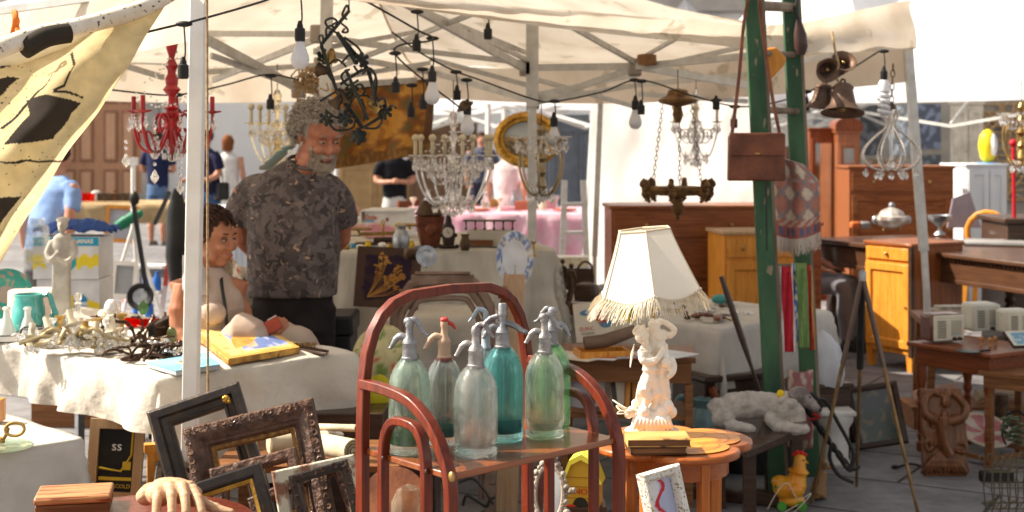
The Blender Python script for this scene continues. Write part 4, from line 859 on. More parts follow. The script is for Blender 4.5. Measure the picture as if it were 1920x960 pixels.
# teal jug, majolica plates
jg=thing('teal_jug','glazed teal jug with a leafy handle on the left table','jug',ptop(54,632))
M_teal=mat('teal_glaze',(.06,.42,.38),.15,c2=(.03,.27,.25),ns=6,coat=.7,c3=(.4,.45,.35),ns3=14,hi3=.7)
q=MB();q.lathe([(.05,0),(.062,.02),(.07,.07),(.066,.12),(.056,.165),(.06,.18),(.057,.182),(.052,.165),(.06,.12),(.062,.07),(.05,.02),(.001,.015)],32);q.build('body',M_teal,jg)
q=MB();q.tube(spline([(.055,0,.17),(.085,0,.18),(.10,0,.14),(.115,0,.09),(.12,0,.05),(.085,0,.03)],5),[.008,.012,.01,.014,.012,.008],8)
for i in range(14):q.ball((.09+.04*rnd.random(),rnd.uniform(-.015,.015),rnd.uniform(.03,.10)),rnd.uniform(.006,.012),6,5)
q.build('handle',M_teal,jg)
def plate(label,loc,r,colf,rx=75,rz=0,sy=1,m=None,grp=None,stand=True):
 t=thing('plate',label,'plate',group=grp)
 q=MB();
 def fn(a,b):rr=max(b,.002)*r;return V3((rr*math.cos(a*math.tau),rr*sy*math.sin(a*math.tau),(.012*r/.12 if b>.62 else .012*r/.12*(b/.62)**4)+.035*r*max(0,b-.62)))
 q.grid(fn,48,22,col=lambda a,b:colf(a,b));q.grid(lambda a,b:fn(a,b)-V3((0,0,.004)),48,8,col=lambda a,b:(.6,.55,.48));q.build('dish',m or M_atts,t)
 q=MB();q.tube([(0,-r*sy*.7,-.004),(0,-r*sy*.95,-.02-r*.5),(0,-r*sy*.1,-.012)],.003,5);q.build('stand',M_blackm,t)if stand else None
 t.matrix_world=Matrix.Translation(loc)@T(rx=rx,rz=rz)@T((0,r*sy,0));return t
gcol=lambda a,b:(.30,.25,.20)if b<.35 else((.02,.24,.18)if nz(a*20,b*6)<.25 else(.3,.22,.16))
plate('dark green majolica plate standing at the left edge of the table',ptop(8,600),.12,gcol,72,10)
# small white bottles in a tray
trc=ptop(15,640)
tr=thing('wire_tray','white edged tray with dark rim holding conical bottles, left table edge','tray',trc,8)
q=MB();q.box((0,0,.006),(.34,.12,.01));q.build('base',M_white,tr)
q=MB();q.tube([(-.17,-.06,.03),(.17,-.06,.03),(.17,.06,.03),(-.17,.06,.03)],.003,6,cyc=True);q.tube([(-.17,-.06,.004),(.17,-.06,.004),(.17,.06,.004),(-.17,.06,.004)],.003,6,cyc=True);q.build('rim',M_blackm,tr)
q=MB();q.box((0,-.06,.018),(.34,.003,.026));q.build('front',M_white,tr)
b0=lathe_thing('conical_bottle','white glass conical bottle in the dark rimmed tray, against the teal jug','bottle',trc+V3((.085,-.01,.013)),[(.038,0),(.04,.01),(.02,.075),(.013,.09),(.012,.115),(.018,.122),(.012,.13)],mat('opal_glass',(.8,.82,.78),.15,trans=.35,coat=.4),grp='conical bottles in the tray')
dup(b0,trc+V3((-.005,0,.013)),'white glass conical bottle in the tray, left of the one by the teal jug')
# lying crystal chandelier
M_amber=glass('amber_glass',(.95,.80,.45),.7)
cl=thing('dismantled_chandelier','heap of a dismantled crystal candle chandelier on the sunlit linen','chandelier',ptop(140,662));cl.scale=(1.35,1.1,1.4)
b=MB();b.tube([(-.13,-.02,.02),(-.06,-.03,.035),(.02,-.03,.03),(.12,-.02,.02)],.009,8)
for k in range(9):
 x=-.15+k*.038;b.tube(spline([(0,0,.03),(x*.5,-.02,.05+.02*(k%2)),(x,-.04+.03*(k%3),.03)],4),.006,6)
b.build('arms',mat('pale_gilt',(.62,.5,.28),.3,metal=.6),cl)
for k in range(5):
 x=-.13+k*.06+rnd.uniform(-.01,.01);y=rnd.uniform(-.05,.04);q=MB();q.tube([(0,0,0),(0,0,.05)],[.009,.009],12);q.lathe([(.008,0),(.026,.004),(.028,.008),(.008,.006)],14)
 q.build('candle_cup',M_cream,cl,loc=(x,y,.035+.02*(k%3)),rot=(rnd.uniform(-.5,.5),rnd.uniform(-.4,.4),0))
dropm=MB();dropm.lathe([(.0005,-.013),(.006,-.006),(.007,0),(.004,.008),(.0005,.014)],6)
d0=dropm.build('crystal_drop',M_crystal,cl,ang=20);d0.location=(0,-.05,.02)
for k in range(60):
 o=d0.copy();COL.objects.link(o);o.parent=cl;o.location=(rnd.uniform(-.17,.15),rnd.uniform(-.08,.03),rnd.uniform(.01,.06));o.rotation_euler=[rnd.uniform(0,3)for _ in range(3)];sc=rnd.uniform(1.0,2.0);o.scale=(sc,)*3
lathe_thing('decanter','clear cut glass decanter with a stopper behind the candle chandelier','decanter',ptop(146,625),[(.03,0),(.034,.01),(.034,.07),(.012,.095),(.012,.125),(.02,.13),(.008,.138),(.018,.15),(.016,.17),(.002,.175)],M_crystal,12)
perf=lathe_thing('perfume_bottle','round amber and cream perfume bottle amid the crystal heap','perfume bottle',ptop(160,645),[(.02,0),(.036,.015),(.042,.04),(.034,.062),(.014,.076),(.014,.09),(.02,.095)],mat('amber_lustre',(.55,.36,.10),.2,metal=.4,coat=.5),20)
lathe_thing('perfume_bottle','smaller amber perfume bottle with milky top, nearer the red glass','perfume bottle',ptop(196,630),[(.02,0),(.034,.015),(.038,.035),(.03,.05),(.012,.06),(.03,.075),(.034,.09),(.02,.11),(.002,.115)],mat('milky_lustre',(.75,.66,.48),.2,c2=(.5,.34,.1),ns=12,coat=.5),20)
bsm=MB();bsm.ball((0,0,.11),(.028,.028,.034));bsm.ball((0,-.024,.11),.008);bsm.rings([(0,0,0,.034,.028),(0,0,.03,.04,.03),(0,0,.055,.036,.026),(0,0,.075,.016,.015),(0,0,.09,.016,.015)],18)
tag(bsm.build('porcelain_bust',M_white,loc=ptop(208,640)+V3((0,0,.03)),voxel=.004,smooth=2),'small white porcelain bust beside the glass decanter','bust')
lathe_thing('crystal_vase','clear square crystal vase right of the porcelain bust','vase',ptop(218,632),[(.018,0),(.02,.02),(.012,.06),(.02,.09),(.022,.15),(.020,.15),(.018,.1),(.001,.08)],M_crystal,8)
wb=thing('wire_basket','small white basket with dark wire rim in front of the teal jug','basket',ptop(68,650))
q=MB();q.lathe([(.032,0),(.045,.04),(.05,.075),(.048,.075),(.04,.04),(.001,.005)],20);q.build('bowl',M_crystal,wb)
q=MB();q.tube([(.05*math.cos(a*.4),.05*math.sin(a*.4),.076)for a in range(16)],.0035,6,cyc=True)
for x in(-.05,.05):q.tube(spline([(x,0,.075),(x*1.25,0,.06),(x*1.1,0,.03),(x*.8,0,.0)],4),.005,6)
q.build('rim',M_blackm,wb)
for i,(u,v,m_,l_)in enumerate(((112,640,M_brass,'brass candlestick at the left of the crystal heap'),(182,652,M_brass,'short brass candlestick in the middle of the crystal heap'),(228,648,M_brass,'brass candlestick at the right of the crystal heap'),(128,634,M_crystal,'clear glass candlestick behind the crystal heap'),(96,652,M_crystal,'clear glass candlestick at the left end of the crystal heap'),(205,660,M_crystal,'clear glass candlestick nearest the brown iron branches'))):
 lathe_thing('candlestick',l_,'candlestick',ptop(u,v),[(.03,0),(.032,.006),(.012,.014),(.009,.03),(.016,.045),(.008,.06),(.012,.085+.012*(i%3)),(.022,.095+.012*(i%3)),(.022,.105+.012*(i%3)),(.010,.10+.012*(i%3))],m_,16)
# red glass, brown metal branches
rg=thing('red_glassware','cluster of bright red glass bowls in front of the woman','glassware',ptop(268,612))
M_red=glass('ruby_glass',(.95,.12,.05),.4,milk_glint=.5,mc=(.75,.03,.02))
for x,y,r in((-.05,0,.04),(.02,-.02,.03),(.05,.01,.034),(-.01,.03,.03)):q=MB();q.lathe([(r*.5,0),(r,r*.5),(r*1.05,r*.9),(r,r*.9),(r*.8,r*.4),(.001,.008)],20,flute=10,fa=.06);q.build('bowl',M_red,rg,loc=(x,y,0))
lathe_thing('glass_bottle','tiny brown glass bottle right of the red bowls','bottle',ptop(310,608),[(.014,0),(.016,.01),(.016,.03),(.006,.04),(.006,.055)],glass('brown_glass',(.6,.4,.25),.5),14)
M_iron=mat('brown_iron',(.07,.038,.025),.35,metal=.6,c2=(.03,.018,.012),ns=40,bump=.4)
def tangle(label,u,v,n,sx,sy,sz,name='iron_branches',cat='metal branches',m=None,r=.005,leaves=True):
 t=thing(name,label,cat,ptop(u,v));b=MB()
 for k in range(n):
  p=V3((rnd.uniform(-sx,sx),rnd.uniform(-sy,sy),.01));pts=[p]
  d_=V3((rnd.uniform(-1,1),rnd.uniform(-.6,.6),rnd.uniform(.1,.9))).normalized()
  for i in range(5):d_=(d_+V3((rnd.uniform(-.7,.7),rnd.uniform(-.5,.5),rnd.uniform(-.7,.4)))).normalized();p=p+d_*sx*.3;p.z=min(max(p.z,.008),sz);pts.append(p.copy())
  b.tube(spline(pts,3),r*rnd.uniform(.6,1.2),6)
  if leaves:
   for i in(2,4):b.ball(pts[i],(rnd.uniform(.006,.011),rnd.uniform(.005,.009),rnd.uniform(.004,.007)),7,5)
 b.build('branches',m or M_iron,t);t.scale=(1.15,1.1,1.3);return t
tangle('brown wrought iron candle branches behind the blue book',240,648,16,.09,.05,.09)
tangle('dark leafy metal applique with round knobs, right of the crystal heap',285,676,20,.08,.04,.045)
tangle('silvery metal beads and clasps beside the white post',315,672,26,.045,.03,.05,'metal_clasps','metal clasps',M_chrome,.005)
lf=MB();lf.grid(lambda a,b:V3(((a-.5)*.05*math.sin(math.pi*min(b+.08,1))**.7,.01*math.sin(b*3),b*.07)),8,10)
o=tag(lf.build('green_leaf_glass',glass('green_leaf',(.6,.85,.55),.4,milk_glint=.5,mc=(.25,.4,.16)),loc=ptop(268,590),solid=.004),'upright pale green leaf shaped glass behind the red bowls','glass leaf')
lf2=MB();lf2.ball((0,0,.035),(.022,.006,.035));tag(lf2.build('olive_leaf_glass',mat('olive_glass',(.14,.17,.05),.2,coat=.5),loc=ptop(322,645)),'olive oval glass leaf standing beside the white post','glass leaf')
# lower-left table: glass tray with bronze ring, box
gt=thing('glass_tray','green edged glass tray with a bronze ring handle on the lower left table','tray',(0,0,0));gp=P(-5,845,4.12);gp.z=.757;gt.location=gp
q=MB();q.lathe([(.001,0),(.085,0),(.09,.003),(.085,.008),(.001,.008)],48,T(s=(1.15,1,1)));q.build('dish',glass('tray_glass',(.85,.95,.88),.5,milk_glint=.4,mc=(.72,.70,.5)),gt)
q=MB();q.tube([(.04+.028*math.cos(a*.35),.03+.006*math.sin(a*.35),.045+.018*math.sin(a*.35))for a in range(18)],.005,8,cyc=True);q.tube(spline([(.0,.03,.01),(.015,.03,.03),(.02,.03,.05)],4),.006,8);q.ball((.0,.03,.012),.012);q.build('ring_handle',M_brass,gt)
q=MB();q.box((0,0,.035),(.06,.05,.07));tag(q.build('wooden_block',M_honey,loc=V3((P(-12,780,4.5).x,4.5,.757))),'small honey wood block at the far left edge, behind the glass tray','wooden block')
# ================================================================ BEHIND THE LEFT TABLE
bb=thing('banana_box','lowest banana box of the stack, yellow band and round blue sticker','cardboard box',P(142,555,8.3),0,'banana boxes in a stack');bb.location.z=.40
M_card=mat('box_white',(.72,.72,.72),.7,c2=(.62,.61,.6),ns=8)
def bcol(a,b):
 if(a-.70)**2*4+(b-.38)**2<.055:return(.03,.25,.5)if abs(b-.38)>.05 else(.6,.65,.7)
 if(a-.45)**2*4+(b-.38)**2<.006:return(.05,.05,.04)
 if b<.62-.5*(a-.3)**2 and b>.08:return(.80,.60,.02)
 return(.70,.70,.72)
q=MB();q.box((0,0,.11),(.36,.28,.22));q.build('carton',M_card,bb,bevel=.004)
q=MB();q.grid(lambda a,b:V3((lerp(-.18,.18,a),-.143,lerp(0,.22,b))),50,30,col=bcol);q.build('printed_front',M_att,bb)
b2=dup(bb,bb.location+V3((0,0,.222)),'middle banana box of the stack, yellow band and round blue sticker')
b3=thing('banana_box','top banana box with PREMIUM BANANAS in a blue strip, blue cloth on it','cardboard box',bb.location+V3((-.01,0,.445)),0,'banana boxes in a stack')
q=MB();q.box((0,0,.12),(.375,.3,.24));q.build('carton',M_card,b3,bevel=.004)
q=MB();q.grid(lambda a,b:V3((lerp(-.188,.188,a),-.153,lerp(0,.24,b))),60,36,col=lambda a,b:(.02,.36,.58)if b>.8 else((.03,.4,.5)if(a-.52)**2*2.4+(b-.42)**2<.05 else((.85,.68,.04)if(abs(b-.35-.12*abs(math.sin(a*18)))<.14 and(a>.64 or a<.2))else(.72,.72,.74))));q.build('printed_front',M_att,b3)
text('PREMIUM  BANANAS',.034,M_white,b3,T((0,-.156,.216),rx=90),'lettering',bold=.001)
sk=MB();sk.grid(lambda a,b:V3((lerp(-.2,.24,a),lerp(-.12,.12,b),.02+.05*max(0,math.sin(math.pi*a))*max(0,math.sin(math.pi*b))**.4+.035*nz(a*7,b*7)+.02*abs(nz(a*15,b*9,4)))),50,30)
tag(sk.build('blue_cloth',mat('blue_cotton',(.06,.12,.36),.9,c2=(.04,.08,.25),bump=.4),loc=b3.location+V3((.0,0,.25)),solid=.006),'crumpled blue cloth lying on the top banana box','cloth')
st_=thing('packing_crate','plain crate supporting the banana boxes on the paving','crate',(bb.location.x,bb.location.y,0));q=MB();q.box((0,0,.2),(.4,.35,.395));q.build('body',M_brown,st_)
# ================================================================ PEOPLE
M_eye=mat('eye_white',(.45,.40,.36),.3);M_iris=mat('iris',(.05,.025,.015),.2);M_lip=mat('lip',(.38,.12,.10),.5);M_brow=mat('eyebrow',(.12,.09,.07),.9)
def head_bm(b,M,s=1.,fem=0):
 def B(c,r,n=14,m=10):b.ball(c,r,n,m,M)
 def TB(pts,r,n=8):
  b2=[M@V3(p)for p in pts];b.tube(b2,r,n)
 B((0,.012,.035),(.076,.095,.088),20,14);B((0,-.012,-.04),(.062,.074,.072),18,12);B((0,-.048,-.092),(.034 if fem else .042,.034,.026));B((0,-.055,-.02),(.052,.032,.045))
 TB(spline([(0,-.083,.018),(0,-.098,-.008),(0,-.110 if not fem else-.104,-.030),(0,-.092,-.036)],3),[.010,.011,.015 if not fem else .011,.008])
 for x in(-1,1):
  B((x*.013,-.092,-.031),(.010,.010,.008));B((x*.036,-.078,-.028),(.024,.018,.020));B((x*.034,-.080,.024),(.026,.012,.008));B((x*.078,.012,-.008),(.008,.018,.030))
  B((x*.05,-.03,-.07),(.022,.04,.025))
 B((0,-.089,-.058),(.024,.012,.007));B((0,-.086,-.070),(.020,.013,.008));B((0,-.076,.03),(.05,.02,.02))
def face_parts(par,M,fem=0,brow=None):
 for x in(-1,1):
  q=MB();q.ball((x*.031,-.0815,.003),(.0115,.0085,.0052),12,8,M);q.cur=1;q.ball((x*.031+.003,-.0880,.003),(.0056,.003,.0050),10,6,M)
  q.build('eye',[M_eye,M_iris],par)
  q=MB();q.tube([M@V3(p)for p in spline([(x*.014,-.091,.026),(x*.032,-.093,.031),(x*.052,-.078,.026)],3)],[.002,.0042,.002],6,flat=(1,1));q.build('eyebrow',brow or M_brow,par)
  q=MB();q.tube([M@V3(p)for p in spline([(x*.018,-.0875,.007),(x*.031,-.0905,.0095),(x*.045,-.082,.006)],3)],.0036,6);q.build('eyelid',M_brow if fem else M_skin,par)
 q=MB();q.tube([M@V3(p)for p in spline([(-.020,-.092,-.0635),(-.01,-.100,-.061),(0,-.100,-.0625),(.01,-.100,-.061),(.020,-.092,-.0635)],3)],[.0015,.0045,.0048,.0045,.0015],6);q.build('mouth',M_lip,par)
def hand_bm(b,w,d,side=1,s=1.,curl=.5,up=V3((0,0,1))):
 d=V3(d).normalized();sx=d.cross(up).normalized();n_=sx.cross(d)
 b.tube([w,w+d*.04*s,w+d*.085*s],[.022*s,.030*s,.03*s],10,flat=(.6,1.15),up=n_)
 for k,L in enumerate((.062,.072,.068,.054)):
  o=sx*(.027-.018*k)*s;p0=w+d*.075*s+o
  p1=p0+(d-n_*curl*.5)*L*.5*s;p2=p1+(d*.6-n_*curl)*L*.5*s
  b.tube([p0,p1,p2],[.0095*s,.0085*s,.007*s],8);b.ball(p2,.007*s,6,5)
 p0=w+d*.02*s+sx*side*.02*s;b.tube([p0,p0+(d*.5+sx*side*.7)*.04*s,p0+(d*.9+sx*side*.6-n_*.2)*.068*s],[.013*s,.011*s,.008*s],8)
# ---- standing stallholder
mo=V3(((548-960)/F*6.3,6.3,0));man=thing('person','man with curly grey hair and beard in dark camouflage tee shirt, arms behind his back','person',mo)
HM=T((.122,-.035,1.662),rz=38)@T(rx=20,s=(1.12,1.10,1.14))
b=MB();head_bm(b,HM);b.tube([(.05,.02,1.47),(.075,.005,1.55),(.105,.0,1.62)],[.075,.066,.062],14)
b.tube(spline([(-.205,.01,1.42),(-.238,.05,1.30),(-.232,.08,1.215),(-.20,.17,1.15),(-.12,.22,1.10)],4),[.058,.052,.050,.042,.030],12)
b.tube(spline([(.18,.03,1.42),(.20,.09,1.30),(.19,.16,1.2),(.12,.22,1.13),(.03,.24,1.10)],4),[.056,.052,.046,.040,.030],12)
b.ball((.072,-.052,1.528),(.052,.046,.045));b.rings([(.0,.03,1.2,.15,.1),(.0,.03,1.4,.18,.1),(.03,.02,1.5,.1,.07)],16)
hand_bm(b,V3((-.12,.22,1.10)),(1,.05,-.35),1)
b.build('body',mat('ruddy_skin',(.46,.20,.12),.5,c2=(.36,.13,.075),ns=16,bump=.2,bs=120),man,voxel=.007,smooth=3)
face_parts(man,HM,0,mat('grey_brow',(.32,.28,.23),.9))
M_curl=mat('grey_curls',(.40,.36,.31),.9,c2=(.28,.24,.20),ns=30,bump=1,bs=120)
q=MB()
for i in range(1300):
 u_,th=rnd.uniform(-.7,1),rnd.uniform(0,math.tau)
 r_=math.sqrt(max(0,1-u_*u_));d_=V3((r_*math.cos(th),r_*math.sin(th),u_))
 if d_.y<-.30 and d_.z<.48-.2*abs(d_.x):continue
 if d_.z<-.3 and d_.y<-.05:continue
 c=V3((0,.018,.032))+V3((d_.x*.096,d_.y*.110,d_.z*.094))*rnd.uniform(.92,1.20)
 e1=d_.orthogonal().normalized();e2=d_.cross(e1);ra=rnd.uniform(.005,.012);ph=rnd.uniform(0,6);n_=7
 q.tube([HM@(c+(e1*math.cos(ph+k*.9)+e2*math.sin(ph+k*.9))*ra+d_*(k*.0035-.006))for k in range(n_)],[.003,.003,.003,.0028,.0024,.002,.001],4)
q.ball((0,.03,.036),(.086,.096,.088),20,12,HM)
q.build('hair',M_curl,man)
q=MB();M_beard=mat('grey_beard',(.48,.42,.35),.9,c2=(.32,.25,.19),ns=20,bump=1,bs=150)
for i in range(1100):
 a_=rnd.uniform(-1.35,1.35);v_=rnd.random();x=math.sin(a_)*.060;y=-.035-math.cos(a_)*.058;z=-.050-v_*.078+abs(a_)*.022
 if abs(x)>.040 and rnd.random()<.7:continue
 if abs(x)<.026 and z>-.076 and z<-.048:z=-.046 if rnd.random()<.4 else z-.03
 p=V3((x,y+(.02 if z<-.1 else 0),z));L=rnd.uniform(.012,.028)
 q.tube([HM@p,HM@(p+V3((x*.12,-.006,-L*.6))),HM@(p+V3((rnd.uniform(-.006,.006),.002,-L)))],[.0018,.0016,.0007],4)
q.build('beard',M_beard,man)
# camouflage tee
def camo(m_name):
 if m_name in _M:return _M[m_name]
 m=bpy.data.materials.new(m_name);m.use_nodes=True;N=m.node_tree.nodes;L=m.node_tree.links;bs=N['Principled BSDF'];bs.inputs['Roughness'].default_value=.9
 tc=N.new('ShaderNodeTexCoord');prev=None
 base=(.075,.058,.055)
 cols=[((.12,.095,.088),16,.5,0),((.042,.034,.034),21,.56,7),((.17,.13,.11),30,.64,13),((.42,.27,.17),34,.68,21)]
 for c,sc_,th,off in cols:
  mp=N.new('ShaderNodeMapping');mp.inputs['Location'].default_value=(off,off,off);L.new(tc.outputs['Object'],mp.inputs[0])
  n=N.new('ShaderNodeTexNoise');n.inputs['Scale'].default_value=sc_;n.inputs['Detail'].default_value=2;n.inputs['Distortion'].default_value=.8;L.new(mp.outputs[0],n.inputs['Vector'])
  r=N.new('ShaderNodeMapRange');r.inputs[1].default_value=th;r.inputs[2].default_value=th+.02;L.new(n.outputs[0],r.inputs[0])
  x=N.new('ShaderNodeMix');x.data_type='RGBA';L.new(r.outputs[0],x.inputs[0]);x.inputs[7].default_value=(*c,1)
  if prev:L.new(prev,x.inputs[6])
  else:x.inputs[6].default_value=(*base,1)
  prev=x.outputs[2]
 L.new(prev,bs.inputs['Base Color'])
 _M[m_name]=m;return m
b=MB()
b.rings([(.0,.02,.955,.196,.16),(0,.02,.965,.198,.165),(.0,.015,1.05,.2,.172),(.005,.01,1.15,.205,.185),(.005,.01,1.25,.203,.178),(-.008,.02,1.35,.198,.155),(-.01,.02,1.43,.195,.135),(.0,.02,1.48,.172,.11),(.03,.015,1.52,.13,.09),(.05,.01,1.548,.092,.08),(.052,.01,1.556,.084,.075)],32,p=2.3)
b.tube(spline([(-.12,.02,1.435),(-.185,.02,1.405),(-.225,.04,1.33),(-.240,.055,1.275)],4),[.072,.078,.078,.082],14)
b.tube(spline([(.11,.02,1.445),(.17,.03,1.41),(.20,.06,1.34),(.208,.09,1.27)],4),[.07,.076,.075,.078],14)
b.build('shirt',camo('camouflage_cotton'),man,voxel=.008,smooth=4,disp=.012,ds=.10)
b=MB()
b.rings([(0,.02,.80,.185,.145),(0,.02,.90,.18,.145),(0,.02,1.0,.175,.14)],24)
for s_ in(-1,1):b.tube(spline([(s_*.085,.02,.9),(s_*.095,.02,.6),(s_*.10,.03,.32),(s_*.10,.03,.06)],4),[.108,.092,.078,.072],16)
b.build('trousers',mat('dark_trousers',(.018,.014,.014),.9,c2=(.03,.024,.022),ns=14),man,voxel=.01,smooth=4)
q=MB();q.tube([(.062+.078*math.cos(a*.4488),-.022+.080*math.sin(a*.4488),1.545-.028*math.cos(a*.4488+1.05))for a in range(14)],.009,6,cyc=True);q.build('collar',camo('camouflage_cotton'),man)
for s_ in(-1,1):q=MB();q.rings([(s_*.10,-.04,0,.05,.13),(s_*.10,-.04,.03,.05,.13),(s_*.10,-.02,.06,.045,.1),(s_*.10,.03,.10,.04,.05)],18);q.build('shoe',M_black,man)
q=MB();q.tube(spline([HM@V3((-.09,.04,-.05)),V3((-.05,.12,1.60)),V3((-.13,.14,1.53)),V3((-.17,.13,1.52))],5),[.012,.035,.03,.012],12,flat=(.25,1));q.build('neck_scarf',mat('pale_scarf',(.45,.62,.62),.9,c2=(.7,.6,.45),ns=12,trans=.3),man)
# ---- seated woman
wo=V3(((390-960)/F*5.95,5.95,0));sw=px(1,5.95)
def wp(u,v,y=0.):return V3(((u-390)*sw,y,H-(v-260)*sw))
wom=thing('person','seated woman with short brown hair in beige halter top holding a red phone','person',wo)
WM=T(wp(400,446,0),rz=62)@T(rx=6,s=(.98,.98,.98))
M_ws=mat('tanned_skin',(.44,.20,.11),.5,c2=(.36,.14,.075),ns=14,bump=.1,bs=150)
b=MB();head_bm(b,WM,fem=1);b.tube([wp(392,520,.01),wp(392,500,.01),wp(395,470,.01)],[.06,.045,.045],14)
b.rings([(wp(390,640).x,.02,wp(0,640).z,.13,.11),(wp(390,560).x,.02,wp(0,560).z,.15,.10),(wp(390,530).x,.02,wp(0,530).z,.17,.07),(wp(390,516).x,.01,wp(0,516).z,.08,.05)],18)
b.tube(spline([wp(350,535,-.02),wp(343,580,-.05),wp(350,625,-.08),wp(400,650,-.16),wp(460,640,-.2),wp(500,625,-.2)],4),[.052,.044,.040,.035,.028,.022],12)
b.tube(spline([wp(430,535,.04),wp(448,590,.06),wp(470,640,0),wp(500,640,-.1),wp(518,618,-.14)],4),[.046,.04,.036,.03,.022],12)
hand_bm(b,wp(505,628,-.18),(.55,0,.5),1,.95,.6,V3((0,-1,0)))
b.build('body',M_ws,wom,voxel=.006,smooth=3);face_parts(wom,WM,1,mat('brown_brow',(.06,.03,.02),.9))
b=MB()
for i in range(520):
 u_,th=rnd.uniform(-.75,1),rnd.uniform(0,math.tau);r_=math.sqrt(max(0,1-u_*u_));d_=V3((r_*math.cos(th),r_*math.sin(th),u_))
 if d_.y<-.2 and d_.z<.35:continue
 if d_.y<.15 and d_.z<-.15:continue
 c=V3((0,.018,.036))+V3((d_.x*.083,d_.y*.10,d_.z*.093));tg=V3((0,-.6,-.3))if d_.z>.2 else V3((0,.1,-1));tg=(tg-d_*tg.dot(d_)).normalized()
 L_h=rnd.uniform(.03,.055);b.tube([WM@(c-tg*L_h*.5),WM@(c+d_*.012),WM@(c+tg*L_h*.5+d_*rnd.uniform(0,.012))],[.003,.006,.002],4)
b.ball((0,.022,.04),(.083,.099,.092),20,12,WM);b.ball((0,.03,.095),(.06,.07,.045),14,10,WM)
b.build('hair',mat('brown_hair',(.055,.020,.012),.6,c2=(.02,.009,.006),ns=50,bump=.6,bs=150),wom)
b=MB()
b.rings([(wp(398,660).x,.0,wp(0,660).z,.125,.13),(wp(398,610).x,.0,wp(0,610).z,.122,.12),(wp(402,575).x,-.01,wp(0,575).z,.128,.125),(wp(402,545).x,0,wp(0,545).z,.115,.105),(wp(398,522).x,0,wp(0,522).z,.085,.08),(wp(395,505).x,0,wp(0,505).z,.052,.052),(wp(395,500).x,0,wp(0,500).z,.048,.05)],24)
for s_ in(-.5,.5):b.ball(wp(412,580,-.06+s_*.12),(.06,.045,.05))
for i in range(8):b.tube([wp(395+(i-4)*3,508,-.05),wp(398+(i-4)*9,575,-.12+.01*abs(i-4))],[.003,.006],5)
b.build('halter_top',mat('beige_jersey',(.46,.36,.30),.9,c2=(.40,.30,.24),ns=12,bump=.3),wom,voxel=.006,smooth=3)
q=MB();q.tube(spline([wp(412,500,.03),wp(424,530,-.09),wp(434,570,-.13),wp(436,610,-.13),wp(425,650,-.13)],4),.006,6,flat=(.4,1.2));q.build('bag_strap',M_black,wom)
b=MB();b.tube(spline([wp(395,700,.02),wp(440,655,-.12),wp(478,612,-.2),wp(500,640,-.2),wp(505,760,-.18)],5),[.10,.088,.07,.066,.05],16);b.tube(spline([wp(395,700,.1),wp(470,670,.04),wp(545,640,-.02),wp(572,655,-.02),wp(575,760,0)],5),[.10,.09,.07,.064,.05],16)
b.rings([(0,.05,wp(0,740).z,.15,.14),(0,.05,wp(0,660).z,.14,.12)],16)
b.build('trousers',mat('sand_trousers',(.46,.37,.30),.9,c2=(.40,.30,.24)),wom,voxel=.009,smooth=4)
q=MB();q.grid(lambda a,b_:wp(lerp(352,385,a)+b_*22*a,lerp(475,540,b_)+10*a*b_,-.09-.04*math.sin(a*3)),8,8);q.build('collar_scarf',mat('white_voile',(.75,.72,.70),.9,trans=.4),wom,solid=.004)
ph=thing('phone','red cased phone held in the seated woman hand','phone',wo+wp(520,602,-.215));ph.rotation_euler=(R(-20),R(-28),R(10))
q=MB();q.box((0,0,0),(.105,.012,.055));q.build('case',mat('red_case',(.35,.06,.03),.35),ph,bevel=.004);q=MB();q.box((.03,-.002,.0295),(.04,.006,.004));q.build('screen',mat('phone_screen',(.5,.5,.5),.1),ph)
ch=thing('folding_chair','dark folding chair under the seated woman','chair',wo)
q=MB();q.box((0,.05,.44),(.42,.42,.03));q.build('seat',M_blackm,ch,bevel=.006)
q=MB();q.box((-.2,.05,.78),(.03,.40,.22));q.build('backrest',M_blackm,ch,bevel=.006)
for x in(-.19,.19):
 for y in(-.13,.23):q=MB();q.box((0,0,.22 if x>0 else .42),(.025,.025,.44 if x>0 else .84));q.build('leg',M_blackm,ch,loc=(x,y,0))
q=MB();q.grid(lambda a,b_:wp(lerp(318,352,a),lerp(575,640,b_),.12+.03*math.sin(a*9)),10,10);tag(q.build('dark_jacket',M_black,loc=wo,solid=.03),'dark jacket hung over the chair behind the seated woman','jacket')
fs_=MB();fs_.grid(lambda a,b_:V3((lerp(-.1,.07,a)+.02*nz(a*3,b_*4),.05*math.sin(a*7+b_*3)+.04*nz(a*5,b_*5),lerp(.42,0,b_)*(1-.2*a))),30,40,col=lambda a,b_:(.45,.12,.1)if nz(a*8,b_*11,2)>.35 else((.12,.34,.32)if b_>.5 and nz(a*6,b_*6)<.25 else((.1,.1,.12)if nz(a*9,b_*9,8)>.4 else(.62,.54,.42))))
tag(fs_.build('floral_shawl',M_attc,loc=P(455,640,6.9),solid=.004),'cream and teal floral shawl hanging between the woman and the man','shawl')
cs_=thing('second_chair','wooden chair behind the man carrying the floral shawl','chair',V3((P(455,600,7.0).x,7.0,0)))
cs_.name='wooden_chair'
q=MB();q.box((0,.15,.45),(.38,.38,.03));q.build('seat',M_brown,cs_);q=MB();q.box((0,-.03,.92),(.36,.025,.12));q.build('backrest',M_brown,cs_)
for x in(-.17,.17):
 for y in(-.03,.32):q=MB();q.box((0,0,.48 if y<0 else .22),(.03,.03,.96 if y<0 else .44));q.build('leg',M_brown,cs_,loc=(x,y,0))
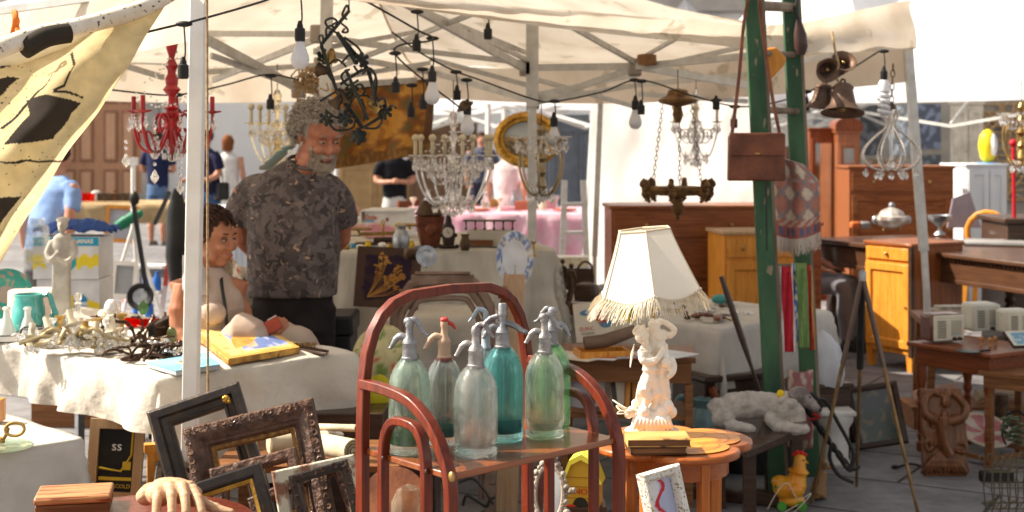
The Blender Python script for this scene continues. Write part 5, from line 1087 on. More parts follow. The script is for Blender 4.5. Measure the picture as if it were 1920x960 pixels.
# ---- passers-by (far away)
def passer(u,vf,Z,label,hgt=1.72,shirt=(.02,.025,.07),legs=(.10,.17,.30),shorts=True,hair=(.06,.035,.025),yaw=0,arms='down',lean=0,skin=None,hat=None,dress=False,sleeve=True,longhair=False,bag=False):
 loc=V3(((u-960)/F*Z,Z,0));t=thing('person',label,'person',loc,yaw,None);k=hgt/1.72
 def hs(n_,c):return mat(n_+'_%02x%02x%02x'%tuple(int(x*255)for x in c),c,.85,ns=9,bump=.2)
 ly=lambda z:-(z-.9)*math.tan(R(lean))if z>.9 else 0
 b=MB(T(s=(k,k,k)));zt=1.72
 b.ball((0,ly(1.6),1.6),(.075,.09,.11),14,10);b.ball((0,ly(1.6)-.09,1.585),(.012,.02,.02));b.tube([(0,ly(1.4),1.4),(0,ly(1.55),1.55)],.055,10)
 ap={'down':[(.2,1.40,0),(.25,1.12,.02),(.25,.88,-.06)],'fold':[(.19,1.38,0),(.25,1.13,-.02),(.06,1.12,-.22)],'front':[(.2,1.38,0),(.23,1.14,-.03),(.17,1.05,-.28)]}[arms]
 for s_ in(-1,1):
  b.tube(spline([(s_*x,y+ly(z),z)for x,z,y in ap],4),[.05,.042,.03],10);e=V3((s_*ap[2][0],ap[2][2]+ly(ap[2][1]),ap[2][1]));d_=(e-V3((s_*ap[1][0],ap[1][2]+ly(ap[1][1]),ap[1][1]))).normalized();hand_bm(b,e,d_,s_,.9,.6,V3((s_,0.1,0)))
  b.tube(spline([(s_*.09,0,.85),(s_*.1,-.01,.5),(s_*.1,.02,.28),(s_*.1,.02,.04)],4),[.08,.058,.055,.035],10);b.ball((s_*.1,-.05,.035),(.04,.1,.03))
 b.rings([(0,0,.85,.14,.1),(0,ly(1.35),1.35,.15,.09)],14)
 b.build('body',skin or M_skin,t,voxel=.016,smooth=2)
 b=MB(T(s=(k,k,k)))
 b.rings([(0,0,.55 if dress else .86,.2 if dress else .165,.14 if dress else .12),(0,ly(1.0),1.0,.165,.125),(0,ly(1.2),1.2,.175,.125),(0,ly(1.36),1.36,.19,.11),(0,ly(1.43),1.43,.13,.085),(0,ly(1.47),1.47,.07,.06)],20)
 if sleeve:
  for s_ in(-1,1):b.tube([(s_*.14,ly(1.4),1.39),(s_*.21,ly(1.33),1.33),(s_*.243,ly(1.2)+.0,1.2)],[.07,.066,.065],12)
 b.build('dress' if dress else 'shirt',hs('cloth',shirt),t,voxel=.016,smooth=3,disp=.02,ds=.12)
 if not dress:
  b=MB(T(s=(k,k,k)));b.rings([(0,0,.74,.165,.12),(0,0,.92,.165,.125)],18)
  for s_ in(-1,1):b.tube([(s_*.085,0,.8),(s_*.1,0,.48 if shorts else .3)]+([]if shorts else[(s_*.1,.02,.07)]),[.09,.085 if shorts else .07]+([]if shorts else[.06]),14)
  b.build('shorts' if shorts else 'trousers',hs('cloth',legs),t,voxel=.016,smooth=3)
 q=MB(T(s=(k,k,k)));q.ball((0,ly(1.6)+.018,1.635),(.085,.098,.098)if not longhair else(.10,.10,.12),16,10)
 if longhair:q.rings([(0,ly(1.5)+.03,1.50,.09,.07),(0,ly(1.6)+.03,1.6,.095,.085)],14)
 q.build('hair',hs('hair',hair),t,voxel=.012,smooth=1,disp=.015,ds=.04)
 if hat:q=MB(T(s=(k,k,k)));q.rings([(0,ly(1.64),1.66,.1,.11),(0,ly(1.7),1.72,.085,.09),(0,ly(1.7),1.745,.03,.03)],16);q.box((0,ly(1.6)-.13,1.67),(.13,.09,.01));q.build('cap',hs('cloth',hat),t)
 for s_ in(-1,1):q=MB(T(s=(k,k,k)));q.rings([(s_*.1,-.04,0,.045,.12),(s_*.1,-.04,.03,.045,.12),(s_*.1,-.02,.07,.035,.08)],12);q.build('shoe',hs('shoe',(.2,.18,.16)),t)
 if bag:q=MB();q.box((.2,.05,.95),(.1,.18,.24));q.build('shoulder_bag',M_black,t,bevel=.03);q=MB();q.tube([(.2,.05,1.05),(.1,.1,1.42),(-.1,0,1.44),(-.1,-.1,1.3),(.15,-.1,1.05)],.01,6);q.build('strap',M_black,t)
 return t
passer(296,430,22,'man in navy tee shirt and denim shorts seen from behind before the portal',1.78,yaw=165,arms='fold')
passer(394,430,19,'man with black cap in navy polo shirt carrying a black shoulder bag',1.78,shirt=(.018,.018,.05),legs=(.05,.10,.2),shorts=False,yaw=-40,arms='front',hat=(.01,.01,.01),lean=6,bag=True)
passer(428,430,22,'woman with a brown bob in a white sleeveless dress, seen from behind',1.68,shirt=(.72,.68,.64),dress=True,hair=(.2,.07,.025),yaw=170,sleeve=False,longhair=True)
passer(80,430,10.2,'person in light blue shirt partly hidden by the yellow shade cloth',1.62,shirt=(.26,.40,.72),legs=(.2,.2,.2),shorts=False,yaw=150,lean=14)
passer(668,430,12.5,'person in blue polo shirt bending forward behind the fruit box',1.55,shirt=(.05,.09,.22),legs=(.03,.03,.03),shorts=False,yaw=-60,lean=30)
passer(740,430,19,'person in black top and white shorts with folded arms near the fruit box',1.66,shirt=(.012,.012,.015),legs=(.6,.58,.56),arms='fold',yaw=8)
passer(950,430,17,'person in pink white tee shirt and grey trousers below the gilt oval picture',1.62,shirt=(.62,.52,.50),legs=(.08,.07,.07),shorts=False,yaw=155)
passer(903,430,24,'small distant person in grey behind the big crystal chandelier',1.76,shirt=(.08,.09,.14),legs=(.03,.03,.05),shorts=False,yaw=10)
passer(881,430,26,'distant person in plum coloured shirt left of the one in grey',1.66,shirt=(.16,.05,.08),legs=(.05,.06,.1),shorts=False,yaw=-20,longhair=True)
passer(1872,430,21,'dark haired person in black shirt at the far right stalls',1.62,shirt=(.015,.02,.03),legs=(.05,.05,.08),shorts=False,yaw=-30)
passer(1795,430,25,'distant person in blue shirt beyond the white cupboard',1.7,shirt=(.06,.10,.22),legs=(.05,.05,.08),shorts=False,yaw=30)
# seated helper behind the hanging rug (legs only in view)
sp_=thing('person','seated person in grey trousers and black shoes behind the hanging rug','person',V3((P(1488,600,11.4).x,11.4,0)),62)
b=MB();b.ball((0,0,1.22),(.075,.09,.11),14,10);b.ball((0,-.09,1.2),(.012,.02,.02));b.tube([(0,0,1.0),(0,0,1.16)],.055,10)
for s_ in(-1,1):b.tube(spline([(s_*.18,0,1.0),(s_*.24,.0,.75),(s_*.15,-.28,.62)],4),[.05,.042,.03],10);hand_bm(b,V3((s_*.15,-.28,.62)),(-s_*.3,-1,-.1),s_,.9,.6)
b.build('body',M_skin,sp_,voxel=.014,smooth=2)
b=MB();b.rings([(0,.02,.46,.17,.14),(0,.02,.7,.17,.125),(0,0,.95,.19,.11),(0,0,1.02,.12,.085),(0,0,1.06,.07,.06)],18);
for s_ in(-1,1):b.tube([(s_*.14,0,.98),(s_*.22,0,.9),(s_*.24,0,.78)],[.07,.066,.062],12)
b.build('shirt',mat('maroon_cotton',(.12,.04,.05),.9),sp_,voxel=.014,smooth=3)
b=MB()
for s_ in(-1,1):b.tube(spline([(s_*.09,.05,.5),(s_*.11,-.2,.5),(s_*.12,-.42,.49),(s_*.14,-.45,.3),(s_*.15,-.47,.08)],4),[.095,.085,.07,.062,.055],14)
b.build('trousers',mat('grey_trousers',(.20,.20,.22),.9),sp_,voxel=.014,smooth=3)
for s_ in(-1,1):q=MB();q.rings([(s_*.16,-.53,0,.048,.14),(s_*.16,-.53,.035,.048,.14),(s_*.15,-.5,.08,.04,.09)],14);q.build('shoe',M_black,sp_)
q=MB();q.ball((0,.015,1.255),(.083,.096,.092),16,10);q.build('hair',mat('dark_hair',(.03,.02,.015),.7),sp_)
sst=thing('stool','low wooden stool under the seated person behind the rug','stool',sp_.location,62);q=MB();q.lathe([(.001,.37),(.17,.37),(.17,.40),(.001,.40)],24);q.build('seat',M_brown,sst)
for a in range(4):q=MB();q.bar((.10*math.cos(a*1.57+.8),.10*math.sin(a*1.57+.8),.37),(.15*math.cos(a*1.57+.8),.15*math.sin(a*1.57+.8),0),.03);q.build('leg',M_brown,sst)
# ================================================================ LADDER AND WHAT HANGS ON IT
lad=thing('ladder','tall worn green painted wooden ladder standing before the bric a brac table','ladder',P(1440,800,6.75));lad.location.z=0
lo=Matrix.Translation(-lad.location)
def rail(u0,v0,u1,v1,Z,w_=.08):
 a,b=P(u0,v0,Z),P(u1,v1,Z);d_=(b-a)/(b.z-a.z);a=a-d_*a.z
 q=MB(lo);q.bar(a,b,w_,.034,(0,1,0));n_=q.build('rail',M_green,lad,bevel=.003)
 q=MB(lo);q.bar(a+V3((w_/2+.008,.02,0)),b+V3((w_/2+.008,.02,0)),.018,.05,(0,1,0));q.build('rail_edge',mat('bare_wood',(.30,.24,.18),.8,c2=(.14,.10,.07),ns=6,st=(1,1,.3),bump=.5),n_)
 return n_
rail(1448,740,1408,-60,6.55,.078);rail(1522,870,1478,-60,6.95,.075)
for v,w_ in((12,.05),(101,.03),(207,.034),(500,.03),(640,.03),(800,.03)):
 f=(v+60)/800
 q=MB(lo);q.tube([P(1408+40*f,v-2,6.55),P(1482+40*f,v+2,6.95)],w_/2,8);q.build('rung',mat('bare_wood',()),lad)
M_leather=mat('brown_leather',(.20,.065,.03),.42,c2=(.10,.032,.016),ns=10,bump=1,bs=70,coat=.25)
bag=thing('satchel','brown leather satchel hanging from the ladder by a long strap','satchel',P(1418,340,6.42))
bw_=px(104,6.42)
q=MB();q.box((0,0,.105),(bw_,.055,.205),taper=1.03);q.build('body',M_leather,bag,bevel=.008)
q=MB();q.box((0,-.032,.165),(bw_*1.0,.010,.10));q.box((0,-.006,.213),(bw_*.96,.06,.012));q.build('flap',M_leather,bag,bevel=.005)
q=MB();q.ball((0,-.040,.125),(.012,.004,.006));q.build('clasp',M_brass,bag)
for pts in([P(1370,270,6.42),P(1385,150,6.45),P(1394,50,6.5),P(1402,0,6.5),P(1404,-40,6.5)],[P(1464,262,6.42),P(1446,170,6.45),P(1430,60,6.5),P(1424,0,6.5),P(1424,-40,6.5)]):
 q=MB(Matrix.Translation(-bag.location));q.tube(spline(pts,5),.011,4,flat=(.35,1));q.build('strap',M_leather,bag)
q=MB(Matrix.Translation(-bag.location));q.tube([P(1436,335,6.4),P(1438,470,6.4)],.004,5);q.build('cord',M_black,bag)
pu=thing('small_purse','small dark leather purse hanging at the top of the ladder right rail','purse',P(1502,95,6.9))
q=MB();q.rings([(0,0,-.02,.02,.02),(0,0,.02,.034,.026),(-.005,0,.08,.032,.022),(-.012,0,.15,.012,.012)],16);q.build('pouch',mat('dark_leather',(.07,.03,.025),.4,c2=(.03,.015,.012),coat=.3),pu)
q=MB();q.tube(spline([(-.012,0,.15),(-.03,0,.2),(-.02,0,.26),(-.05,0,.3)],5),.007,5);q.build('strap',M_black,pu)
sl_=MB();sl_.prism([(0,0),(.03,-.055),(.10,.02),(.11,.05),(.06,.105),(0,.095),(-.005,.05),(.022,.03)],-.02,.02)
tag(sl_.build('shoe_last',M_honey,loc=P(1430,130,6.7),bevel=.008),'honey wooden shoe last on an upper rung of the green ladder','shoe last')
# rug over the ladder
def rugc(a,b):
 if b>.86:return(.12,.14,.22)if(int(a*16)%2==0 and .88<b<.97)else(.42,.14,.11)
 if b>.78:return(.55,.42,.32)if(a*12+b*20)%2<.9 else(.44,.16,.12)
 u_,v_=abs((a*3.2)%1-.5)*2,abs((b*3.4)%1-.5)*2
 k=int(u_*5)/5+int(v_*5)/5
 if k<.55:return(.60,.50,.38)
 if .75<k<.85:return(.20,.24,.26)
 if b<.3 and k>1.3:return(.40,.38,.34)
 return(.46,.20,.15)
rg_=thing('kilim_rug','faded pink kilim rug with white fringe draped over the ladder','rug',P(1485,460,6.75))
def rugf(a,b):
 u=lerp(1432+4*b,1498+36*min(1,b*2.2)**.5+4*b,a);v=lerp(286+20*a,432+16*math.sin(a*3),b);return P(u,v,6.78-.10*math.sin(math.pi*a)+.035*math.sin(a*14+b*2))-rg_.location
q=MB();q.grid(rugf,60,60,col=rugc);q.build('weave',M_attc,rg_,solid=.006)
q=MB()
for i in range(110):
 p=rugf(i/110,1);q.tube([p,p+V3((rnd.uniform(-.006,.006),-.004,-.035)),p+V3((rnd.uniform(-.012,.012),-.006,-rnd.uniform(.055,.085)))],[.004,.0035,.0015],4,cap=False)
q.build('fringe',mat('wool_fringe',(.62,.52,.44),.9),rg_)
rb=thing('kilim_rug','end of the pale kilim falling over the right side of the ladder','rug',P(1515,460,7.05))
q=MB();q.grid(lambda a,b:P(lerp(1500,1536,a),lerp(300+40*a,440,b),7.05-.06*math.sin(a*3))-rb.location,20,40,col=lambda a,b:rugc(a*.4,b));q.build('weave',M_attc,rb,solid=.006)
q=MB()
for i in range(40):p=P(lerp(1500,1536,i/40),440,7.02)-rb.location;q.tube([p,p+V3((rnd.uniform(-.01,.01),0,-.06))],[.004,.0015],4)
q.build('fringe',mat('wool_fringe',()),rb)
def scarf(label,u0,u1,v0,v1,Z,cf,rnd_=.06,grp='striped scarves over a low ladder rung'):
 t=thing('striped_scarf',label,'scarf',P((u0+u1)/2,v1,Z),group=grp)
 def f(a,b):
  th=min(b/.07,1)*math.pi/2;z=lerp(v0,v1,b)
  return P(lerp(u0,u1,a)+6*b,z,Z-rnd_*math.sin(th)+.008*math.sin(a*11+b*6))-t.location
 q=MB();q.grid(f,24,60,col=cf);q.build('weave',M_attc,t,solid=.006);return t,f
t_,f_=scarf('red scarf with black and white knotted edge on the low ladder rung',1462,1485,500,660,6.62,lambda a,b:(.5,.03,.045)if .12<a<.93 else(.75,.7,.66))
q=MB()
for i in range(26):p=f_(0,(i+.5)/26);q.tube(spline([p,p+V3((-.015,-.004,.006)),p+V3((-.035,0,-.012)),p+V3((-.045,0,-.03))],3),[.003,.004,.004,.002],4)
q.build('knotted_edge',mat('white_cord',(.7,.68,.62),.8),t_)
q=MB(Matrix.Translation(-t_.location));q.grid(lambda a,b:P(lerp(1446,1464,a),lerp(510,655,b),6.66-.03*math.sin(a*3)),6,20);q.build('dark_edge',M_black,t_,solid=.004)
scarf('green striped scarf with blue and white border beside the red scarf',1484,1512,494,652,6.64,lambda a,b:(.62,.60,.48)if a<.10 else(((.10,.14,.42)if nz(a*9,b*14)<.05 else(.6,.58,.5))if a<.26 else((.16,.27,.08)if(a*7)%1<.7 else(.26,.36,.15))))
scarf('narrow red and orange scarf at the right of the green scarf',1511,1522,498,656,6.68,lambda a,b:(.52,.05,.05)if a<.7 else(.6,.3,.1))
# ================================================================ HANGING THINGS
def hook_line(par,a,b,r=.0025,m=None):
 q=MB();q.tube([a,b],r,5);return q.build('hanging_wire',m or M_blackm,par)
# wrought iron ornament with bells and roses
ir=thing('wrought_iron_ornament','tangled dark wrought iron bell ornament with roses hanging above the man','iron ornament',P(660,20,5.3))
MI=Matrix.Translation(-ir.location)
M_irn=mat('blue_green_iron',(.018,.024,.026),.45,metal=.3,c2=(.05,.05,.035),ns=18,bump=.4)
def ip(u,v,y=0):return P(u,v,5.3+y)
q=MB(MI)
for(a,b,w_,y0,y1)in(((632,62),(690,130),.022,0,.04),((655,20),(602,84),.018,-.02,-.04),((602,84),(632,172),.018,-.04,0),((632,60),(668,120),.02,-.03,0),((690,130),(716,222),.02,.04,.02),((632,172),(680,240),.022,0,.03),((680,240),(716,218),.016,.03,.02),((648,130),(690,225),.018,-.04,-.02),((638,158),(680,130),.016,0,0),((600,190),(640,165),.012,0,0)):
 q.bar(ip(*a,y0),ip(*b,y1),w_*.72,.006,(0,1,0))
q.build('bars',M_irn,ir,bevel=.001)
q=MB(MI)
for pts in([(632,62),(616,52),(610,40),(622,34),(632,40),(624,46)],[(655,22),(650,10),(642,28),(650,36)],[(612,70),(612,54),(622,48),(626,58),(618,60)],[(640,44),(650,52),(652,60),(642,60),(646,54)],[(602,84),(598,70),(604,66),(606,76)],[(640,118),(660,100),(680,110),(684,128),(672,134),(664,124)],[(646,70),(672,90),(684,112)],[(596,100),(604,115),(628,112)],[(690,132),(704,140),(700,170),(706,200)],[(680,138),(694,128),(706,150),(702,190)],[(610,205),(630,220),(660,218)],[(614,225),(630,244),(660,240),(666,222)],[(684,240),(706,240),(716,226),(710,214)],[(622,150),(612,128),(632,112),(650,126)],[(655,130),(640,142),(652,160),(672,150)],[(700,210),(722,208),(734,198),(742,202)],[(708,190),(720,184),(722,196),(712,200)],[(656,200),(664,182),(690,180),(700,196)],[(660,165),(676,158),(684,172),(672,182)],[(678,186),(684,206),(682,226)]):
 q.tube(spline([ip(u,v,.04*math.sin(i+u))for i,(u,v)in enumerate(pts)],5),.0045,6)
q.build('scrolls',M_irn,ir)
def rose(u,v,s_=1.,y=0):
 q=MB();c=ip(u,v,y)-ir.location
 for ring_,n_,r_ in((0,4,.010),(1,6,.022)):
  for k in range(n_):
   a=k*math.tau/n_+ring_*.5;q.ball(c+V3((r_*math.cos(a),-.01+ring_*.008,r_*math.sin(a)))*1,(.0085*s_,.005,.0085*s_),8,5)
 q.build('rose',M_irn,ir)
for a in((608,106),(678,112),(612,222),(648,222,1.2),(672,256,1.4),(722,210),(660,172)):rose(*a)
bellp=[(.004,0),(.010,-.004),(.016,-.02),(.019,-.034),(.028,-.046),(.026,-.046),(.015,-.03),(.001,-.01)]
for(u,v,rx,ry,m_)in((622,92,30,10,M_brass),(618,134,20,100,M_bronze),(636,168,40,-20,M_bronze),(690,190,30,-60,M_brass),(640,180,20,40,M_bronze)):
 q=MB();q.lathe(bellp,20,cap=False);q.build('bell',m_,ir,M=T(ip(u,v,-.02)-ir.location,rx=rx,ry=ry),solid=.002)
hook_line(ir,ip(655,22)-ir.location,ip(652,-60)-ir.location)
# rope bundle
rpb=MB()
for i in range(26):
 c=P(582,152,7.1)+V3((rnd.uniform(-.05,.05),rnd.uniform(-.03,.03),rnd.uniform(-.04,.04)));a_=rnd.uniform(0,6)
 rpb.tube([c+V3(((.03+.02*math.cos(k))*math.cos(a_+k*.8),.02*math.sin(k),(.035)*math.sin(a_+k*.8)))for k in range(8)],.0045,5)
for i in range(3):rpb.tube(spline([P(575-i*6,158,7.1),P(560-4*i,175,7.1),P(556+i*8,200,7.1)],4),.0045,5)
rpb.tube(spline([P(600,165,6.7),P(615,170,6.7),P(612,155,6.7)],4),.0045,5)
tag(rpb.build('rope_bundle',M_rope),'untidy bundle of pale rope tied to the tent frame behind the iron ornament','rope')
q=MB();q.tube([P(388,-40,4.75),P(389,300,4.75),P(390,735,4.75)],.0042,6);tag(q.build('pale_rope',M_rope),'thin pale cord hanging straight down beside the white tent post','cord')
q=MB();q.lathe([(.001,0),(.05,.0),(.056,.03),(.05,.055),(.02,.06),(.001,.055)],14,T(P(1213,122,7.6),rx=0));tag(q.build('tape_wrap',mat('brown_tape',(.32,.18,.09),.7,c2=(.16,.08,.04),bump=1,bs=40),disp=.015,ds=.04),'brown tape wrapped round the joint of the tent bars','tape')
# gilt painted fabric panel hanging
gp_=thing('tapestry','golden brown painted hanging with a fringed lower border behind the man','tapestry',P(715,310,8.6))
def tapf(a,b):
 u0,u1=lerp(612,596,b),lerp(812,800,b)+6*math.sin(b*3);v0,v1=lerp(170,150,a),lerp(322,288,a);return P(lerp(u0,u1,a),lerp(v0,v1,b),8.6-.06*math.sin(a*9+b)+.05*a)-gp_.location
def tapc(a,b):
 if b>.86:return(.20,.085,.015)if nz(a*40,b*10)<.1 else(.30,.15,.03)
 if a>.93:return(.16,.07,.02)
 k=nz(a*7,b*5)+.5*nz(a*16,b*12,5)
 if(a-.55)**2+(b-.45)**2*.7<.05:k+=.28
 return(.62,.30,.05)if k>.3 else((.42,.18,.025)if k>.02 else((.28,.10,.018)if k>-.3 else(.16,.11,.03)))
q=MB();q.grid(tapf,90,60,col=tapc);q.build('panel',attr('gilt_canvas',.45,ns=14,coat=.2,trans=.1,bump=.4),gp_,solid=.006)
q=MB();q.tube([tapf(0,0),tapf(1,0)],.012,8);q.build('rod',M_dkwood,gp_)
# gilt oval picture
ov=thing('oval_picture','oval landscape painting in a heavy bright gilt frame hanging from the tent','picture',P(988,262,9.4),0)
q=MB();rx_,rz_=px(54,9.4),px(44,9.4)
for k,(dr_x,y,rr)in enumerate(((0,0,.024),(-.022,-.012,.016),(.02,.004,.012))):q.tube([((rx_+dr_x)*math.cos(a*math.tau/48),y,(rz_+dr_x)*math.sin(a*math.tau/48))for a in range(48)],rr,8,cyc=True)
for k in range(44):a=k*math.tau/44;q.ball(((rx_)*math.cos(a),-.024,(rz_)*math.sin(a)),.010+.004*(k%2),7,5)
q.build('gilt_frame',M_gold,ov)
q=MB();q.grid(lambda a,b:V3((rx_*.86*b*math.cos(a*math.tau),.004,rz_*.86*b*math.sin(a*math.tau))),48,16,col=lambda a,b:(lambda x,z:(.55,.60,.62)if z>.15+.2*nz(x*3,z*3)else((.50,.34,.16)if z>-.1+.2*nz(x*4,1)else((.16,.12,.07)if nz(x*6,z*9)<.1 else(.44,.33,.2))))(b*math.cos(a*math.tau),b*math.sin(a*math.tau)));q.build('painting',M_att,ov)
hook_line(ov,(0,.02,rz_),(0,.02,.9),.003)
# ---- chandeliers
def crystal_chandelier(label,u,vt_,vb,rad,Z,n,metal,candle=None,style=0,drops=3,vtop=None,cr=None):
 s_=px(1,Z);t=thing('crystal_chandelier' if style!=3 else 'red_chandelier',label,'chandelier',P(u,vb,Z));Hh=(vb-vt_)*s_;Rr=rad*s_;cr=cr or M_crystal
 q=MB();pr=[]
 for k in range(15):z=Hh*(.12+.86*k/14);pr.append((.010+.016*(k%3==1)+.010*(k%5==2),z))
 q.lathe([(.001,Hh*.06),(.02,Hh*.10)]+pr,14);q.build('stem',metal if style in(1,3)else cr,t)
 hook_line(t,(0,0,Hh*.98),(0,0,Hh+(vt_-(vtop if vtop is not None else vt_-60))*s_))
 sz=Hh/.5
 dm_=MB();dm_.lathe([(.0005,-.030),(.009,-.016),(.011,-.010),(.005,.004),(.0005,.008)],8);dm_.ball((0,0,.014),.006,8,5);dm_.ball((0,0,.026),.004,6,4)
 first=None
 for k in range(n):
  a=math.tau*(k+.35)/n;c,s2=math.cos(a),math.sin(a);A=lambda r,z:V3((r*Rr*c,r*Rr*s2,z*Hh))
  q=MB();zt=.55 if style==0 else .36
  q.tube(spline([A(.05,.32),A(.25,.16),A(.55,.12),A(.82,.26),A(.98,zt-.1),A(.98,zt)]if style==0 else[A(.05,.30),A(.3,.12),A(.55,.06),A(.85,.12),A(.98,zt-.08),A(.98,zt)]if style==3 else[A(.05,.06),A(.5,.10),A(.85,.32),A(.92,.55),A(.75,.72),A(.98,.80)],6),.006,7)
  if style==3:q.tube(spline([A(.1,.28),A(.3,.36),A(.42,.30),A(.36,.22),A(.30,.25)],5),.006,6);q.tube(spline([A(.55,.08),A(.7,.2),A(.85,.22),A(.82,.14)],5),.005,6)
  arm=q.build('arm',metal if style in(1,3)else cr,t)
  zc=zt if style!=1 else .8
  q=MB();q.lathe([(.004,0),(.034,.008),(.038,.013),(.01,.010)],12,T(A(.98,zc)));q.build('drip_pan',metal if style==3 else cr,arm)
  if candle:
   q=MB();e=A(.98,zc);q.tube([e+V3((0,0,.01)),e+V3((0,0,.085 if style!=3 else .07))],.0095,10)
   if style==0:q.ball(e+V3((0,0,.10)),.019,12,8)
   q.build('candle',candle,arm)
  for j in range(drops):
   b=a+(j-(drops-1)/2)*.22;e=V3((Rr*1.0*math.cos(b),Rr*math.sin(b),Hh*zc-.03-.012*(j%2)))
   if first is None:first=dm_.build('crystal_drop',M_crystal,arm,ang=20);o=first
   else:o=first.copy();COL.objects.link(o);o.parent=arm
   o.location=e;o.rotation_euler.z=b
  e2=first.copy();COL.objects.link(e2);e2.parent=arm;e2.location=A(.5,.10 if style!=1 else .06);e2.scale=(1.3,1.3,1.5)
 q=MB()
 for k in range(n):
  a0,a1=math.tau*(k+.35)/n,math.tau*(k+1.35)/n
  for i in range(9):
   f=i/9;a=lerp(a0,a1,f);rr=Rr*(.92 if style!=1 else .8)*(1-.25*math.sin(math.pi*f));q.ball((rr*math.cos(a),rr*math.sin(a),Hh*(.52 if style!=1 else .7)-.05*math.sin(math.pi*f)*sz),.0055,6,4)
  for i in range(8):
   f=i/8;q.ball((Rr*.9*math.cos(a0)*f**1.3+.01,Rr*.9*math.sin(a0)*f**1.3,Hh*lerp(.95,.58 if style!=1 else .75,f**.6)),.0055,6,4)
 g_=q.build('bead_garlands',M_crystal,t)
 if style==0:
  for k in range(n):
   a=math.tau*(k+.85)/n;q=MB();q.tube(spline([V3((r*Rr*math.cos(a),r*Rr*math.sin(a),z*Hh))for r,z in((.05,.45),(.3,.30),(.55,.34),(.62,.46))],5),.005,6);q.lathe([(.004,0),(.028,.006),(.03,.01),(.008,.008)],10,T((.62*Rr*math.cos(a),.62*Rr*math.sin(a),.46*Hh)));am=q.build('upper_arm',cr,t)
   for j in range(3):b=a+(j-1)*.3;e=first.copy();COL.objects.link(e);e.parent=am;e.location=(.64*Rr*math.cos(b),.64*Rr*math.sin(b),.46*Hh-.03)
 q=MB()
 for j in range(3):
  for i in range(12):a=i*math.tau/12;q.lathe([(.0005,-.02),(.005,-.01),(.006,0),(.0005,.01)],6,T((Rr*(.45-.12*j)*math.cos(a),Rr*(.45-.12*j)*math.sin(a),Hh*(.14-.05*j))))
 q.ball((0,0,Hh*.02),.018,12,8)
 q.build('pendant_cluster',M_crystal,t,ang=20)
 return t
M_cmetal=mat('chandelier_brass',(.42,.33,.2),.3,metal=.8,c2=(.2,.14,.08))
M_redp=mat('red_lacquer',(.42,.012,.018),.3,c2=(.25,.008,.012),coat=.4)
M_candle=mat('candle_sleeve',(.80,.70,.48),.5,trans=.15)
crystal_chandelier('large crystal chandelier with cream candle bulbs at the centre of the stall',850,205,405,74,7.3,8,M_cmetal,M_candle,0,6,vtop=150)
crystal_chandelier('bronze armed cage chandelier with beads in front of the gilt oval picture',1015,232,375,48,7.0,6,M_cmetal,None,1,4,vtop=195)
crystal_chandelier('small crystal chandelier hanging behind the brown wooden lamp, with candle stubs',1305,165,312,46,9.2,6,M_cmetal,M_candle,0,3,vtop=140)
crystal_chandelier('pale glowing crystal chandelier behind the man, before the palazzo wall',520,165,320,50,7.8,6,M_brass,M_candle,0,4,vtop=120,cr=glass('amber_crystal',(.97,.92,.78),.7))
crystal_chandelier('gilt chandelier cut by the right edge of the view',1915,190,320,38,9.5,6,M_brass,None,1,3,vtop=150)
rdc=crystal_chandelier('ornate red lacquered chandelier with crystal pendants beside the white post',322,60,300,78,5.6,5,M_redp,M_redp,3,4,vtop=30)
s_=px(1,5.6)
q=MB();q.lathe([(.004,.49),(.03,.47),(.034,.462),(.012,.45),(.010,.40),(.018,.37),(.016,.34),(.026,.32),(.022,.29),(.012,.27),(.014,.22),(.034,.205),(.014,.19),(.012,.17),(.030,.15),(.034,.13),(.014,.10),(.036,.062),(.014,.035),(.004,0)],20);q.build('turned_stem',M_redp,rdc)
for(u,v)in((236,300),(290,330),(338,350)):
 q=MB(Matrix.Translation(-rdc.location))
 for k in range(6 if u>240 else 2):q.ball(P(u,v-22-k*12,5.5),.0075,8,5)
 q.lathe([(.0005,-.035),(.014,-.018),(.017,-.008),(.004,.018),(.0005,.022)],6,T(P(u,v-2,5.5)));q.build('long_pendant',M_crystal,rdc,ang=20)
# right hand cage chandelier
rc=thing('cage_chandelier','pear shaped crystal cage chandelier hanging from a chain at the right tent corner','chandelier',P(1671,345,7.6));s_=px(1,7.6)
for k in range(8):
 a=math.tau*k/8+.2;q=MB()
 q.tube(spline([V3((r*s_*math.cos(a),r*s_*math.sin(a),z*s_))for r,z in((20,140),(10,120),(10,106),(30,90),(50,70),(56,52),(44,34),(20,26),(6,30))],5),.0055,8);arm=q.build('arm',mat('beaded_arm',(.55,.45,.36),.25,metal=.5,c2=(.8,.78,.74),ns=200),rc)
 q=MB();q.lathe([(.0005,-.036),(.012,-.02),(.014,-.012),(.004,.01),(.0005,.014)],8,T((50*s_*math.cos(a),50*s_*math.sin(a),28*s_-.01)));q.build('crystal_drop',M_crystal,arm,ang=20)
 q=MB();q.lathe([(.0005,-.03),(.010,-.016),(.012,-.01),(.004,.01),(.0005,.014)],8,T((28*s_*math.cos(a+.4),28*s_*math.sin(a+.4),18*s_)));q.build('crystal_drop',M_crystal,arm,ang=20)
q=MB();q.lathe([(.001,26*s_),(.014,30*s_),(.03,36*s_),(.01,44*s_),(.008,80*s_),(.014,100*s_),(.008,140*s_)],14);q.build('stem',M_crystal,rc)
def chain(par,a,b,m,w_=.016,n=None):
 q=MB();a,b=V3(a),V3(b);L_n=n or max(3,int((b-a).length/(w_*1.5)))
 for i in range(L_n):
  c=a.lerp(b,(i+.5)/L_n);hh=(b-a).length/L_n*.62;ax=V3((1,0,0))if i%2 else V3((0,1,0));d_=(b-a).normalized()
  q.tube([c+ax*w_*.5*math.cos(k*math.tau/10)+d_*hh*math.sin(k*math.tau/10)for k in range(10)],w_*.14,5,cyc=True)
 return q.build('chain',m,par)
